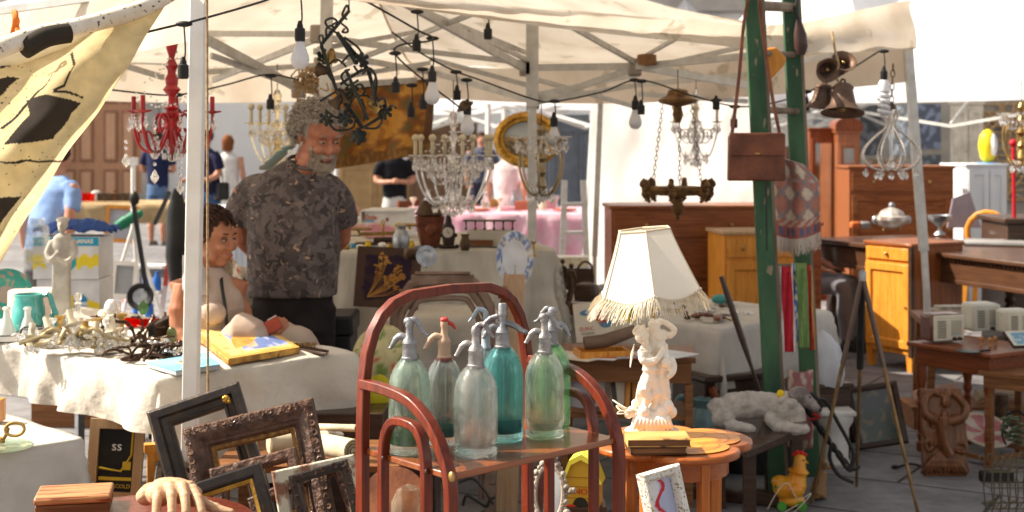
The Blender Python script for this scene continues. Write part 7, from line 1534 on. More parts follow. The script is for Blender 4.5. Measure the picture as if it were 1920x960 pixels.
# easel / tripod
es=thing('tripod_easel','slender brass and black telescopic tripod standing on the paving','tripod',V3((P(1618,900,6.35).x,6.35,0)))
ap=P(1617,518,6.3)-es.location
for(u,v,m1)in((1521,945,0),(1606,912,1),(1722,965,0)):
 Z=GZ(v);e=P(u,v,Z)-es.location;e.z=0;mid=ap.lerp(e,.38 if m1==0 else .42)
 q=MB();q.tube([mid,e],[.0095,.0075],8);lg=q.build('leg',mat('dull_brass',(.30,.19,.09),.4,metal=.6,c2=(.15,.09,.045),ns=12),es)
 q=MB();q.tube([ap+(e-ap)*.02,mid],[.012,.0115]if not m1 else[.017,.016],8);q.build('upper_leg',M_blackm if m1 else mat('gunmetal',(.14,.10,.08),.35,metal=.7),lg)
q=MB();q.lathe([(.016,-.02),(.018,0),(.018,.02),(.010,.024),(.001,.03)],16,T(ap));q.build('head',M_steel,es)
# ================================================================ LOW RIGHT GROUP
bn=thing('dark_bench','low dark wooden bench carrying the toy dog, beside the green ladder','bench',(0,0,0))
bc0,bc1,bc2,bc3=[P(u,v,(H-.36)*F/(v-260))for u,v in((1400,845),(1510,800),(1450,768),(1330,800))]
q=MB();pt=[V3((p.x,p.y,.36))for p in(bc0,bc1,bc2,bc3)];pb_=[p-V3((0,0,.035))for p in pt];q.add(pb_+pt,[(3,2,1,0),(4,5,6,7),(0,1,5,4),(1,2,6,5),(2,3,7,6),(3,0,4,7)]);q.build('seat',M_dkwood,bn,bevel=.004)
cen=sum(pt,V3())/4
for p in pt:e=p.lerp(cen,.2);q=MB();q.box((e.x,e.y,.163),(.05,.05,.325));q.build('leg',M_dkwood,bn)
q=MB();q.tube(spline([P(1340,900,6.6),P(1400,905,6.4),P(1430,935,6.3)],5),.03,8,flat=(.5,1));
q2=MB();q2.prism([(-.22,0),(.20,0),(.22,.05),(.1,.07),(.0,.05),(-.12,.08),(-.22,.05)],-.02,.02);tag(q2.build('carved_fragment',M_dkwood,loc=V3((P(1385,920,6.4).x,6.45,0)),rot=(0,0,-.4),bevel=.008),'dark carved wooden foot lying on the paving below the bench','carved foot')
q=MB();q.rings([(0,0,0,.20,.13),(0,0,.1,.22,.15),(0,0,.24,.2,.13),(0,0,.28,.12,.08)],20,p=3);tag(q.build('travel_bag',M_black,loc=V3((P(1430,890,7.1).x,7.1,0)),disp=.04,ds=.1),'shapeless black bag stored under the dark bench','bag')
fd=MB();fd.lathe([(.05,0),(.09,.01),(.11,.06),(.10,.1),(.03,.13),(.10,.14),(.14,.25),(.13,.25),(.001,.15)],24);tag(fd.build('glass_vase',glass('smoky_glass',(.75,.7,.68),.5,milk_glint=.3,mc=(.3,.25,.22)),loc=V3((P(1290,905,6.7).x,6.7,0))),'smoky footed glass vase under the marquetry table','vase')
# toy dog
dg=thing('plush_dog','grey plush toy dog lying on the dark bench with a yellow tag','plush toy',cen+V3((0,0,0)));k=px(1,6.75)
D=lambda u,v,y=0.:V3(((u-1410)*k,y,(808-v)*k))
b=MB()
b.tube(spline([D(1328,786,.02),D(1350,774,.02),D(1395,768,.01),D(1430,768,0),D(1450,770,-.01)],4),[.045,.062,.058,.056,.05],16)
b.ball(D(1345,788,-.03),(.055,.045,.045));b.tube([D(1350,800,-.05),D(1385,803,-.08)],[.03,.024],10);b.ball(D(1387,803,-.085),(.03,.026,.022))
b.tube([D(1425,785,-.03),D(1440,803,-.07),D(1475,803,-.10)],[.035,.03,.026],10);b.ball(D(1480,802,-.10),(.03,.028,.024))
b.ball(D(1462,775,-.04),(.062,.05,.052));b.tube([D(1450,765,-.02),D(1465,758,-.03)],[.05,.05],10)
bd_=b.build('body',mat('grey_plush',(.52,.46,.40),1,c2=(.34,.30,.26),ns=26,bump=1.5,bs=220,sheen=.4),dg,voxel=.006,smooth=2,disp=.008,ds=.015)
b=MB();b.ball(D(1478,748,-.03),(.05,.042,.038));b.tube([D(1488,755,-.04),D(1504,768,-.05)],[.034,.022],10);b.ball(D(1506,770,-.055),.02);b.build('head',mat('dark_plush',(.16,.13,.12),1,c2=(.40,.36,.33),ns=14,bump=1.5,bs=200),dg,voxel=.005,smooth=2,disp=.006,ds=.012)
b=MB();b.tube(spline([D(1452,758,-.06),D(1466,768,-.085),D(1472,790,-.09)],4),[.02,.042,.036],12,flat=(1,.45));b.build('ear',mat('grey_plush',()),dg)
q=MB();q.ball(D(1445,746,-.04),(.018,.012,.02));q.build('tag',mat('yellow_felt',(.8,.55,.03),.8),dg);q=MB();q.ball(D(1512,772,-.06),.010);q.build('nose',M_black,dg);q=MB();q.tube([D(1500,778,-.05),D(1512,785,-.055),D(1498,790,-.05)],[.012,.014,.008],8);q.build('collar',mat('red_felt',(.3,.03,.03),.8),dg)
for y in(-.062,-.045):q=MB();q.ball(D(1494,750,y),.006);q.build('eye',M_black,dg)
# teal two handled vase
tv=thing('teal_vase','pale teal vase with two big looped handles behind the toy dog','vase',V3((P(1325,800,7.0).x,7.0,0)));k=px(1,7.0)
M_tv=mat('pale_teal_glaze',(.20,.33,.34),.3,c2=(.12,.22,.24),ns=9,coat=.4)
q=MB();q.lathe([(.06,0),(.10,.06),(.12,.16),(.10,.26),(.06,.33),(.07,.37),(.05,.37),(.001,.3)],28);q.build('body',M_tv,tv)
for s_ in(-1,1):q=MB();q.tube(spline([(s_*.06,0,.34),(s_*.09,0,.36),(s_*.125,0,.38),(s_*.15,0,.34),(s_*.15,0,.25),(s_*.12,0,.16)],6),[.012,.014,.015,.014,.014,.016],10);q.build('handle',M_tv,tv)
tag(tv,None,None);tv.scale=(1,1,1.0)
# walking paddle
q=MB();a_,b_=P(1352,518,6.75),P(1428,745,6.7);dd=b_-a_;b_=a_+dd*((a_.z-.02)/-dd.z)
q.tube([a_,a_.lerp(b_,.12),a_.lerp(b_,.3),a_.lerp(b_,.42),b_],[.018,.026,.026,.015,.014],10,flat=(1,.6));tag(q.build('wooden_paddle',M_dkwood),'dark reddish wooden paddle leaning on the table left of the green ladder','paddle')
# dark box seat behind the vase and headboard
bxs=thing('box_seat','dark brown wooden box seat with a scrolled arm under the bric a brac table','box seat',(P(1320,700,7.15).x,7.05,0),24)
q=MB();q.box((.2,.16,.22),(.42,.32,.44));q.build('body',M_dkwood,bxs,bevel=.005);q=MB();q.box((.2,.14,.46),(.46,.36,.03));q.build('lid',M_dkwood,bxs,bevel=.006)
q=MB();q.tube(spline([(.02,-.02,.42),(.04,-.05,.32),(.10,-.05,.24),(.20,-.05,.22),(.26,-.05,.14)],5),.022,8);q.build('scroll_arm',M_mahog,bxs)
for i in range(6):q=MB();q.tube([(.22+i*.03,-.012,.2),(.22+i*.03,-.012,.36)],.008,6);q.build('spindle',M_dkwood,bxs)
# white plastic bag, pink cloth, white column, painting behind tripod
q=MB();q.rings([(0,0,0,.07,.06),(0,0,.05,.085,.07),(.0,0,.14,.08,.06),(-.01,0,.2,.06,.045),(-.03,0,.25,.03,.03),(-.04,0,.27,.01,.012)],24)
tag(q.build('carrier_bag',mat('white_film',(.74,.75,.8),.35,trans=.3,bump=1.5,bs=18),loc=P(1555,722,7.3),disp=.06,ds=.05),'shiny crumpled white carrier bag on the dark chest right of the ladder','bag')
dk=furniture('low_dark_chest','low black chest behind the right ladder rail, under the carrier bag','chest',(P(1515,700,7.35).x,7.25,0),12,.21,.35,H-px(462,7.3)-.012,M_dkwood,[('drawer',.03,.55,.97,.95),('drawer',.03,.1,.97,.5)])
q=MB();q.grid(lambda a,b:P(lerp(1478,1524,a),lerp(692,838,b)+6*math.sin(a*3),6.85-.04*math.sin(a*4+b*4)),20,30,col=lambda a,b:(.42,.18,.17)if nz(a*4,b*8)<.12 else(.62,.5,.42));tag(q.build('pink_cloth',M_attc,solid=.008),'faded pink patterned cloth hanging between the ladder rails near the ground','cloth')
wcol=thing('white_plaster_column','short white plaster capital standing behind the tripod','plaster capital',V3((P(1566,868,7.2).x,7.2,0)));k=px(1,7.2)
q=MB();q.lathe([(24*k,0),(27*k,6*k),(24*k,14*k),(25*k,70*k),(33*k,84*k),(34*k,96*k),(.001,97*k)],28,flute=12,fa=.03);q.build('shaft',mat('plaster_white',(.72,.70,.66),.8,c2=(.55,.52,.48),ns=10,bump=.7),wcol);q=MB();q.box((0,0,100*k),(66*k,62*k,8*k));q.build('slab',mat('plaster_white',()),wcol,bevel=.005)
pf=thing('dark_painting','dark framed oil painting leaning on the paving behind the tripod','painting')
q=MB();q.frame(.27,.33,[(0,0),(0,-.02),(.012,-.028),(.028,-.02),(.032,-.008),(.032,0)]);q.build('frame',M_dkwood,pf,bevel=.002)
q=MB();q.grid(lambda a,b:(lerp(-.104,.104,a),-.004,lerp(.031,.299,b)),30,36,col=lambda a,b:(.16,.12,.06)if nz(a*5,b*6)>.25 else((.05,.07,.05)if b<.6 else(.06,.065,.07)));q.build('canvas',attr('dark_oil',.25,coat=.3),pf)
place(pf,(-.135,0,0),V3((P(1612,838,7.45).x,7.5,.005)),-4,16,-9)
q=MB();q.prism([(0,0),(.22,.0),(.24,.04),(.14,.10),(.10,.2),(.04,.22),(.02,.1)],-.02,.02);tag(q.build('scroll_arm_fragment',M_dkwood,loc=V3((P(1590,760,7.7).x,7.75,0)),bevel=.01),'dark scrolled wooden fragment behind the leaning oil painting','carved wood')
# chain & anchor like ironwork
q=MB();ch_=[P(1500,745,6.45),P(1535,790,6.4),P(1560,830,6.4),P(1585,868,6.4)]
t=thing('iron_chain','heavy black iron chain and hooks hanging by the right ladder rail','chain',ch_[0]);MC=Matrix.Translation(-ch_[0])
for i in range(16):
 f=i/15;c=ch_[0].lerp(ch_[3],f)+V3((0,0,-.01*math.sin(f*3)));ax=V3((.6,0,.8))if i%2 else V3((0,1,0));d_=(ch_[3]-ch_[0]).normalized()
 q=MB(MC);q.tube([c+ax*.011*math.cos(k_*.7)+d_*.024*math.sin(k_*.7)for k_ in range(9)],.0065,6,cyc=True);q.build('link',M_blackm,t)
q=MB(MC)
for pts in([(1560,830),(1556,860),(1572,890),(1600,905)],[(1570,850),(1590,880),(1612,875)],[(1500,745),(1520,738),(1540,760),(1525,775)],[(1520,760),(1545,750),(1570,790),(1600,850),(1592,885)]):q.tube(spline([P(u,v,6.4)for u,v in pts],5),.009,7)
q.build('hooks',M_blackm,t)
# toy hen and dog figurine on the ground
hn=thing('toy_hen','orange and yellow toy hen on green wheels with string, on the paving','toy hen',V3((P(1485,950,6.35).x,6.35,0)),0);k=px(1,6.35)
D=lambda u,v,y=0.:V3(((u-1485)*k,y,(950-v)*k))
M_hen=mat('hen_orange',(.75,.26,.02),.35,c2=(.78,.42,.03),ns=8,coat=.4,c3=(.08,.22,.04),ns3=13,hi3=.66)
b=MB();b.ball(D(1480,912),(.075,.055,.055));b.tube(spline([D(1492,905),D(1497,880),D(1499,862)],4),[.05,.034,.028],12);b.ball(D(1499,858),(.030,.026,.028));b.ball(D(1462,900),(.04,.03,.03));b.ball(D(1485,935),(.06,.045,.03));b.ball(D(1487,912,-.05),(.035,.015,.028))
b.build('body',M_hen,hn,voxel=.005,smooth=2)
q=MB();[q.ball(D(u,v),r*k,8,6)for u,v,r in((1488,848,5),(1494,845,6.5),(1502,846,6.5),(1509,850,4.5),(1507,872,4),(1456,895,6),(1455,905,7))];q.build('comb',mat('comb_red',(.6,.02,.02),.4),hn)
q=MB();q.tube([D(1508,862),D(1516,865)],[.010,.002],8);q.build('beak',mat('beak_orange',(.75,.3,.03),.4),hn)
for x in(1462,1500):
 for y in(-.05,.05):q=MB();q.lathe([(.001,-.008),(.020,-.008),(.022,0),(.020,.008),(.001,.008)],18,T(D(x,941,y),rx=90));q.build('wheel',mat('wheel_green',(.10,.38,.06),.4),hn)
q=MB();q.tube(spline([D(1435,945,-.06),D(1450,915,-.07),D(1470,895,-.07),D(1490,925,-.075),D(1515,915,-.07),D(1480,950,-.08),D(1450,958,-.08),D(1490,935,-.075)],6),.0022,5);q.build('string',M_cream,hn)
q=MB();q.ball(D(1505,858,-.022),.004);q.build('eye',M_black,hn)
sf=thing('dog_figurine','small sitting brown and black shepherd dog figurine behind the toy hen','figurine',V3((P(1545,932,6.5).x,6.5,0)));k=px(1,6.5)
D=lambda u,v,y=0.:V3(((u-1545)*k,y,(932-v)*k))
b=MB();b.tube([D(1532,920),D(1538,895),D(1543,878)],[.036,.028,.022],12);b.tube([D(1544,895),D(1545,915),D(1546,931)],[.014,.010,.010],8);b.tube([D(1540,895,.02),D(1541,931,.02)],[.013,.010],8);b.ball(D(1533,925),(.03,.03,.014));b.ball(D(1546,868),(.02,.018,.018));b.tube([D(1550,870),D(1560,873)],[.012,.007],8);b.tube([D(1541,860),D(1539,850)],[.008,.002],6);b.tube([D(1547,860,.01),D(1547,850,.01)],[.008,.002],6)
b.build('body',mat('shepherd_coat',(.32,.18,.08),.6,c2=(.03,.02,.015),ns=11,lo=.48,hi=.56),sf,voxel=.004,smooth=1)
# items right: bucket, pink round tray, baskets, wire rack
lathe_thing('metal_cylinder','dark rusty cylinder standing under the table at the right','canister',V3((P(1876,780,8.0).x,8.0,0)),[(.04,0),(.045,.0),(.045,.21),(.04,.215),(.001,.21)],M_bronze,20)
pt_=plate('large round pink and cream painted tray leaning at the right',V3((P(1868,850,7.4).x,7.4,.03)),.145,lambda a,b:(.70,.60,.46)if b>.84 else((.62,.22,.24)if(a*5)%1<.55 else(.72,.62,.5)),28,8,1,stand=False)
pt_.name='round_tray';pt_['category']='tray'
q=MB()
for i in range(7):
 for j,s_ in((0,1),(1,-1)):
  x=(i-3)*.035;q.tube(spline([(x,j*.08,.02),(x+.01*s_,j*.08,.12),(x,j*.08,.2),(x+.015*s_,j*.08,.25+.01*(i%3)),(x+.03*s_,j*.08,.24),(x+.02*s_,j*.08,.22)],4),.0032,5)
for z in(.04,.13,.2):q.tube([(-.12,-.01,z),(.12,-.01,z),(.12,.09,z),(-.12,.09,z)],.0032,5,cyc=True)
for i in range(5):q.tube(spline([(-.12+i*.05,-.02,.04),(-.10+i*.05,-.03,.06),(-.12+i*.05,-.03,.08),(-.14+i*.05,-.02,.05)],4),.003,5)
tag(q.build('wire_rack',mat('rusty_wire',(.13,.10,.06),.5,metal=.5),loc=V3((P(1905,950,6.2).x,6.2,0))),'rusty scrolled wire plant rack at the lower right corner','wire rack')
q=MB()
for i in range(60):
 a_=rnd.uniform(0,6.28);r_=rnd.uniform(0,.07);q.ball((r_*math.cos(a_),r_*math.sin(a_),.26+rnd.uniform(0,.12)),(.014,.012,.006),6,4)
tag(q.build('metal_foliage',mat('dull_green_metal',(.07,.09,.05),.5,metal=.3),loc=V3((P(1905,900,6.5).x,6.5,0))),'dull green metal leaves rising from behind the wire rack','metal foliage',kind=None)
tag(MB().box((0,0,.025),(.16,.05,.05)).build('black_case',M_black,loc=V3((P(1855,880,6.95).x,6.85,0)),bevel=.008),'long narrow black case lying at the foot of the radio table','case')
q=MB();q.tube(spline([(-.14,0,.006),(-.05,.03,.02),(.02,-.02,.008),(.06,0,.03)],5),.006,6);q.ball((-.14,0,.012),(.02,.012,.01));tag(q.build('cable_end',M_black,loc=V3((P(1720,850,7.2).x,7.1,0))),'short black cable lying on the paving beside the carved relief','cable')
q=MB();q.tube([(.07*math.cos(a*.3),0,.12+.10*math.sin(a*.3))for a in range(14)],.006,6);tag(q.build('wire_hoop',M_blackm,loc=V3((P(1905,790,7.2).x,7.2,.05))),'thin black wire hoop standing at the right edge','hoop')
q=MB();q.tube([(-.12,0,.03),(.14,0.05,.05)],.03,12);tag(q.build('cloth_roll',mat('olive_roll',(.4,.36,.24),.8,c2=(.5,.25,.2)),loc=V3((P(1870,740,8.2).x,8.2,.14))),'olive rolled cloth under the table at the right','cloth roll')
q=MB();q.tube([(-.14,0,.03),(.12,0.05,.07)],.028,12);tag(q.build('cloth_roll',mat('pink_roll',(.5,.34,.28),.8,c2=(.35,.2,.15)),loc=V3((P(1760,745,8.2).x,8.2,.14))),'pinkish rolled cloth seen between the legs of the radio table','cloth roll')
rsh=thing('floor_rack','low board behind the radio table carrying the cloth rolls','low shelf',(P(1810,760,8.2).x,8.2,0));q=MB();q.box((0,0,.12),(.7,.3,.02));q.build('board',M_brown,rsh);
for x in(-.32,.32):q=MB();q.box((x,0,.055),(.03,.28,.11));q.build('foot',M_brown,rsh)
# ================================================================ ON THE CENTRE TABLES
CH=1.075
def onc(u,v,h=CH,dz=0):Z=(H-h)*F/(v-260);p=P(u,v,Z);p.z=h+dz;return p
fb_=thing('fruit_box','white and pink fruit carton marked Dole on the tall centre table','cardboard box',onc(712,446),-8)
def fcol(a,b):
 if b<.18:return(.70,.34,.34)
 if b<.50+.10*math.sin(a*5)and a<.75:return(.66,.28,.32)if b<.42+.1*math.sin(a*5)else(.75,.55,.5)
 if(a-.55)**2*3+(b-.7)**2<.006:return(.25,.06,.04)
 if .02<a<.25 and .62<b<.70:return(.12,.35,.6)
 if(a-.85)**2+(b-.45)**2<.02:return(.75,.6,.2)
 return(.74,.72,.70)
q=MB();q.box((.03,.14,.075),(.245,.26,.15));q.build('carton',M_card,fb_,bevel=.003)
q=MB();q.grid(lambda a,b:V3((lerp(-.092,.152,a),.008,lerp(0,.15,b))),40,24,col=fcol);q.build('printed_front',M_att,fb_)
q=MB();q.box((.03,.13,.157),(.27,.29,.012));q.box((-.11,.1,.12),(.01,.24,.07));q.build('lid',M_card,fb_,bevel=.003)
text('Dole',.036,mat('print_red',(.6,.12,.06),.5),fb_,T((-.055,.004,.118),rx=90),'lettering',bold=.0006)
sb=thing('fruit_box','second open fruit carton left of the one marked Dole','cardboard box',onc(655,442),6);q=MB();q.box((0,.14,.05),(.2,.22,.10));q.build('carton',M_card,sb,bevel=.003);q=MB();q.grid(lambda a,b:V3((lerp(-.1,.1,a),.028,lerp(0,.1,b))),20,12,col=lambda a,b:(.7,.36,.38)if .3<b<.6 else(.72,.62,.5));q.build('printed_front',M_att,sb)
bl=thing('balance_scale','antique brass balance scale with two pans on the tall centre table','scale',onc(718,462),4)
q=MB();q.box((0,0,.012),(.3,.09,.022));q.box((0,0,.035),(.10,.06,.03));q.build('base',M_dkwood,bl,bevel=.006);q=MB();q.bar((-.13,0,.065),(.13,0,.072),.012,.02);q.tube([(0,0,.04),(0,0,.12)],.006,8);q.tube([(0,0,.10),(-.008,0,.13),(0,0,.14),(.008,0,.13),(0,0,.10)],.004,6);q.build('beam',M_brass,bl)
for x,dz in((-.13,0),(.14,.02)):q=MB();q.lathe([(.01,.07),(.008,.085),(.075,.09),(.08,.098),(.074,.095),(.001,.09)],24,T((x,0,dz)));q.build('pan',M_brass,bl)
sc_names=[('white',M_white),('brass',M_brass),('blue',mat('blue_bead',(.05,.25,.4),.4)),('cream',M_cream),('yellow',mat('yellow_bead',(.75,.5,.03),.4)),('grey',M_steel)]
for i in range(12):
 q=MB();kk=i%3
 if kk==0:q.ball((0,0,.014),(.026,.018,.014),8,6)
 elif kk==1:q.lathe([(.015,0),(.02,.015),(.012,.03),(.016,.035)],12)
 else:q.box((0,0,.01),(.05,.03,.02))
 n_,m_=sc_names[i%6];p=onc(636+i*13.5,464+(i%2)*4);tag(q.build('trinket',m_,loc=p,rot=(0,0,i)),'%s trinket near the balance scale, place %s along the table edge'%(n_,['first','second','third','fourth','fifth','sixth','seventh','eighth','ninth','tenth','eleventh','twelfth'][i]),'trinket','trinkets round the balance scale')
cp=thing('copper_casket','tall embossed copper casket right of the fruit cartons','casket',onc(806,462),8)
q=MB();q.rings([(0,0,0,.05,.045),(0,0,.02,.055,.05),(0,0,.12,.075,.06),(0,0,.16,.08,.065),(0,0,.17,.06,.05)],8,p=6);q.ball((0,-.055,.09),(.03,.01,.035));q.build('body',mat('reddish_copper',(.26,.09,.05),.4,metal=.6,c2=(.14,.05,.03),ns=16,bump=1,bs=40),cp)
q=MB();q.rings([(0,0,.17,.085,.07),(0,0,.19,.07,.06),(0,0,.24,.05,.04),(0,0,.25,.02,.02)],16);q.build('lid',M_bronze,cp)
ck=thing('mantel_clock','small dark ornate mantel clock with a pale dial, centre table','clock',onc(841,466),-10)
b=MB();b.rings([(0,0,0,.045,.025),(0,0,.012,.05,.028),(0,0,.02,.03,.02),(0,0,.06,.036,.022),(0,0,.11,.034,.02),(0,0,.135,.018,.014),(0,0,.16,.016,.012),(0,0,.185,.005,.005)],16)
for x in(-.045,.045,-.036,.036):b.ball((x,0,.012 if abs(x)>.04 else .07),.012,8,6)
b.build('case',mat('dark_spelter',(.05,.035,.028),.35,metal=.5,bump=.8,bs=90),ck);q=MB();q.lathe([(.001,.024),(.026,.022),(.028,.016)],24,T((0,0,.085),rx=90));q.build('dial',mat('clock_dial',(.66,.6,.48),.3),ck);q=MB();q.bar((0,-.026,.085),(0,-.026,.103),.002);q.bar((0,-.026,.085),(.012,-.026,.08),.002);q.build('hands',M_black,ck)
q=MB();q.ball((0,0,.19),(.010,.01,.014));q.build('finial',M_chrome,ck)
cm=thing('linen_box','cream cloth covered box under the footed brass tray, centre table','box',onc(918,462),-6);q=MB();q.box((0,.06,.04),(.24,.14,.085));q.build('body',mat('cream_board',(.62,.56,.45),.8),cm,bevel=.004);q=MB();q.box((-.05,.05,.02),(.14,.16,.03));q.build('base',M_brown,cm)
ft=thing('footed_tray','bronze edged tray on little feet on top of the cream box','tray',onc(918,462)+V3((0,.06,.085)),-4);q=MB();q.box((0,0,.05),(.28,.09,.008));q.build('tray',M_bronze,ft)
for i in range(6):q=MB();q.lathe([(.005,0),(.008,.006),(.003,.02),(.006,.046)],8);q.build('foot',M_bronze,ft,loc=(-.125+i*.05,-.03,0))
# painting of dried flowers
dfp=thing('flower_painting','dark brown canvas painted with a spray of dried golden flowers','painting');w_,h_=px(120,7.05),px(112,7.05)
q=MB();q.box((0,.012,h_/2),(w_,.022,h_));q.build('stretcher',mat('brown_edge',(.14,.08,.045),.7),dfp,bevel=.002)
q=MB();q.grid(lambda a,b:V3((lerp(-w_/2,w_/2,a),-.001,lerp(0,h_,b))),40,40,col=lambda a,b:(.085,.045,.028)if min(a,1-a,b,1-b)<.13+.05*nz(a*6,b*6)else((.028,.012,.03)if nz(a*5,b*5)<.2 else(.05,.025,.03)));q.build('canvas',M_att,dfp)
q=MB()
for i in range(34):
 x0,z0=-w_*.30,h_*.16;ang_=rnd.uniform(.25,1.35);L_=rnd.uniform(.12,.22);e=V3((x0+L_*math.cos(ang_),-.003,z0+L_*math.sin(ang_)))
 if e.z>h_*.92 or e.x>w_*.45:continue
 q.tube(spline([V3((x0,-.002,z0)),V3((x0,-.002,z0)).lerp(e,.5)+V3((.01,0,-.01)),e],3),.0011,4)
 for j in range(4):q.ball(e+V3((rnd.uniform(-.014,.014),0,rnd.uniform(-.014,.014))),(.006,.002,.005),6,4)
q.build('flower_spray',mat('gold_paint',(.50,.25,.05),.5,c2=(.35,.14,.03)),dfp)
place(dfp,(-w_/2,0,h_),P(671,461,7.02),-2,10,3)
# plates
dcol1=lambda a,b:((.62,.56,.48)if nz(a*18,b*8)<.1 else(.40,.33,.26))if b>.6 else((.5,.45,.38)if nz(a*6,b*5)<.1 else(.45,.25,.08))
dcol2=lambda a,b:((.10,.14,.24)if nz(a*22,b*6)<.1 else(.3,.28,.24))if b>.55 else((.34,.38,.44)if nz(a*8,b*6)<.2 else(.08,.1,.16))
dcol3=lambda a,b:(.62,.60,.58)if b>.97 else(((.12,.18,.36)if nz(math.cos(a*math.tau)*9,math.sin(a*math.tau)*9,b*4)>.02 else((.55,.42,.22)if nz(math.cos(a*math.tau)*12,math.sin(a*math.tau)*12,5)>.3 else(.60,.60,.62)))if b>.66 else((.40,.28,.2)if abs(math.cos(a*math.tau))*b<.03 and b>.2 and math.sin(a*math.tau)<0 else(.66,.65,.64)))
plate('small pale etched plate standing left of the blue dark plate',onc(853,516,.90),px(28,6.75),dcol1,78,0,.85)
plate('dark blue and grey plate standing left of the big oval dish',onc(908,540,.86),px(24,6.7),dcol2,76,-20,1.2)
plate('big oval white dish with blue and ochre rim standing on the table corner',P(966,540,6.6),px(36,6.6),dcol3,80,6,1.5)
# carved arched mirror frame (grey brown) in front
mf=thing('mirror_frame','weathered arched mirror frame leaning in front of the low cloth table','mirror frame',V3((P(830,700,6.3).x,6.3,0)));k=px(1,6.3)
zt_=H-(516-260)*k;pts=[]
prof=[(-90,905),(-90,620),(-84,575),(-66,545),(-45,530),(45,527),(66,540),(84,568),(90,610),(90,905)]
for j,(s_,r_,y)in enumerate(((1,.024,0),(.90,.016,-.012),(.80,.013,-.006))):
 q=MB();q.tube(spline([V3((x*s_*k,y,H-(v+(1-s_)*160-260)*k))for x,v in prof],5),r_,8);q.build('moulding',M_fgrey,mf)
q=MB();q.box((0,0,H-(521-260)*k),(118*k,.03,12*k));q.box((0,0,H-(512-260)*k),(104*k,.04,5*k));q.build('crest',M_fgrey,mf,bevel=.004)
for x in(-90,90):q=MB();q.box((x*k,0,.06),(.05,.05,.12));q.build('foot',M_fgrey,mf)
pk_=MB();pk_.bar(P(958,700,6.35),P(964,515,6.45),px(40,6.4),.03,(0,1,0));pk_.bar(V3((P(950,900,6.3).x,6.3,.0)),P(958,700,6.35),px(40,6.4),.03,(0,1,0));tag(pk_.build('wooden_plank',M_pale),'upright pale wooden plank behind the teal siphon','plank')
go_=thing('gilt_scroll','small brown gilt scroll carving fixed before the pale plank','carving',P(935,560,6.3));q=MB()
for i in range(5):q.tube(spline([V3((0,0,.04-i*.035)),V3((.03,-.01,.05-i*.035)),V3((.03,-.01,.02-i*.035)),V3((.008,-.01,.03-i*.035))],4),.008,6)
q.build('carving',M_ormolu,go_)
# things on right centre table
TR=.715
def onr(u,v,dz=0):Z=(H-TR)*F/(v-260);p=P(u,v,Z);p.z=TR+dz;return p
tangle_t=TH
def tang2(label,u,v,n,sx,sy,sz,nm,cat,m,r=.005):
 t=thing(nm,label,cat,onr(u,v));b=MB()
 for k_ in range(n):
  p=V3((rnd.uniform(-sx,sx),rnd.uniform(-sy,sy),.006));pts=[p]
  for i in range(4):p=p+V3((rnd.uniform(-1,1)*sx*.4,rnd.uniform(-1,1)*sy*.4,rnd.uniform(-.2,1)*sz*.35));p.z=min(max(p.z,.006),sz);pts.append(p.copy())
  b.tube(spline(pts,3),r*rnd.uniform(.6,1.2),5);b.ball(pts[-1],r*2.2,6,4)
 b.build('metalwork',m,t);return t
tang2('dark iron flower spray lying right of the oval dish',1018,560,26,.09,.05,.12,'iron_flowers','iron flowers',M_iron)
tang2('loose brown metal chains in front of the iron flower spray',1025,580,24,.13,.04,.03,'metal_chains','chains',M_bronze,.006)
bst=thing('bronze_statuette','bronze group of two small standing figures on a round base','statuette',onr(1062,585));k=px(1,7.9)
b=MB();b.lathe([(20*k,0),(20*k,8*k),(12*k,12*k),(10*k,22*k),(14*k,26*k),(.001,28*k)],16)
for x,h_ in((-7,92),(9,84)):
 b.ball((x*k,0,h_*k),5*k,8,6);b.tube([(x*k,0,(h_-8)*k),(x*k,0,(h_-30)*k),(x*.8*k,0,26*k)],[6*k,5*k,6*k],8);b.tube([(x*k,0,(h_-14)*k),((x+9)*k,-.01,(h_-24)*k),((x+4)*k,-.02,(h_-8)*k)],2.4*k,6)
b.build('figures',M_bronze,bst,voxel=.004,smooth=1)
cardb=thing('card_box','long white box of coloured cards behind the bronze figures','box',onr(1050,545));q=MB();q.box((0,.1,.17),(.36,.16,.07));q.build('body',M_white,cardb,bevel=.003);q=MB();q.grid(lambda a,b:V3((lerp(-.17,.17,a),.015,lerp(.145,.2,b))),40,8,col=lambda a,b:(.7,.45,.35)if nz(a*30,b)>.1 else(.72,.68,.5));q.build('cards',M_att,cardb);q=MB();q.box((0,.12,.067),(.4,.18,.13));q.build('lower_box',M_dkwood,cardb)
q=MB();q.tube(spline([V3((-.05,0,0)),V3((-.03,0,.12)),V3((.02,0,.21)),V3((.07,0,.2)),V3((.085,0,.13)),V3((.08,0,.08))],6),.0075,8);tag(q.build('iron_hoop',M_bronze,loc=onr(1085,560)),'tall curved bronze handle arching over the table beside the lamp shade','handle')
bo=thing('leather_case','dark rounded leather case left of the lamp shade fringe','case',onr(1100,562),-20);q=MB();q.rings([(0,0,0,.07,.05),(0,0,.05,.075,.055),(0,0,.09,.06,.045),(0,0,.10,.03,.02)],20,p=3);q.build('body',M_dkwood,bo)
jm=[M_steel,M_chrome,M_brass,M_bronze,mat('pale_shell',(.6,.55,.48),.35)];jn=['silver','bright steel','brass','bronze','shell']
cnt=0
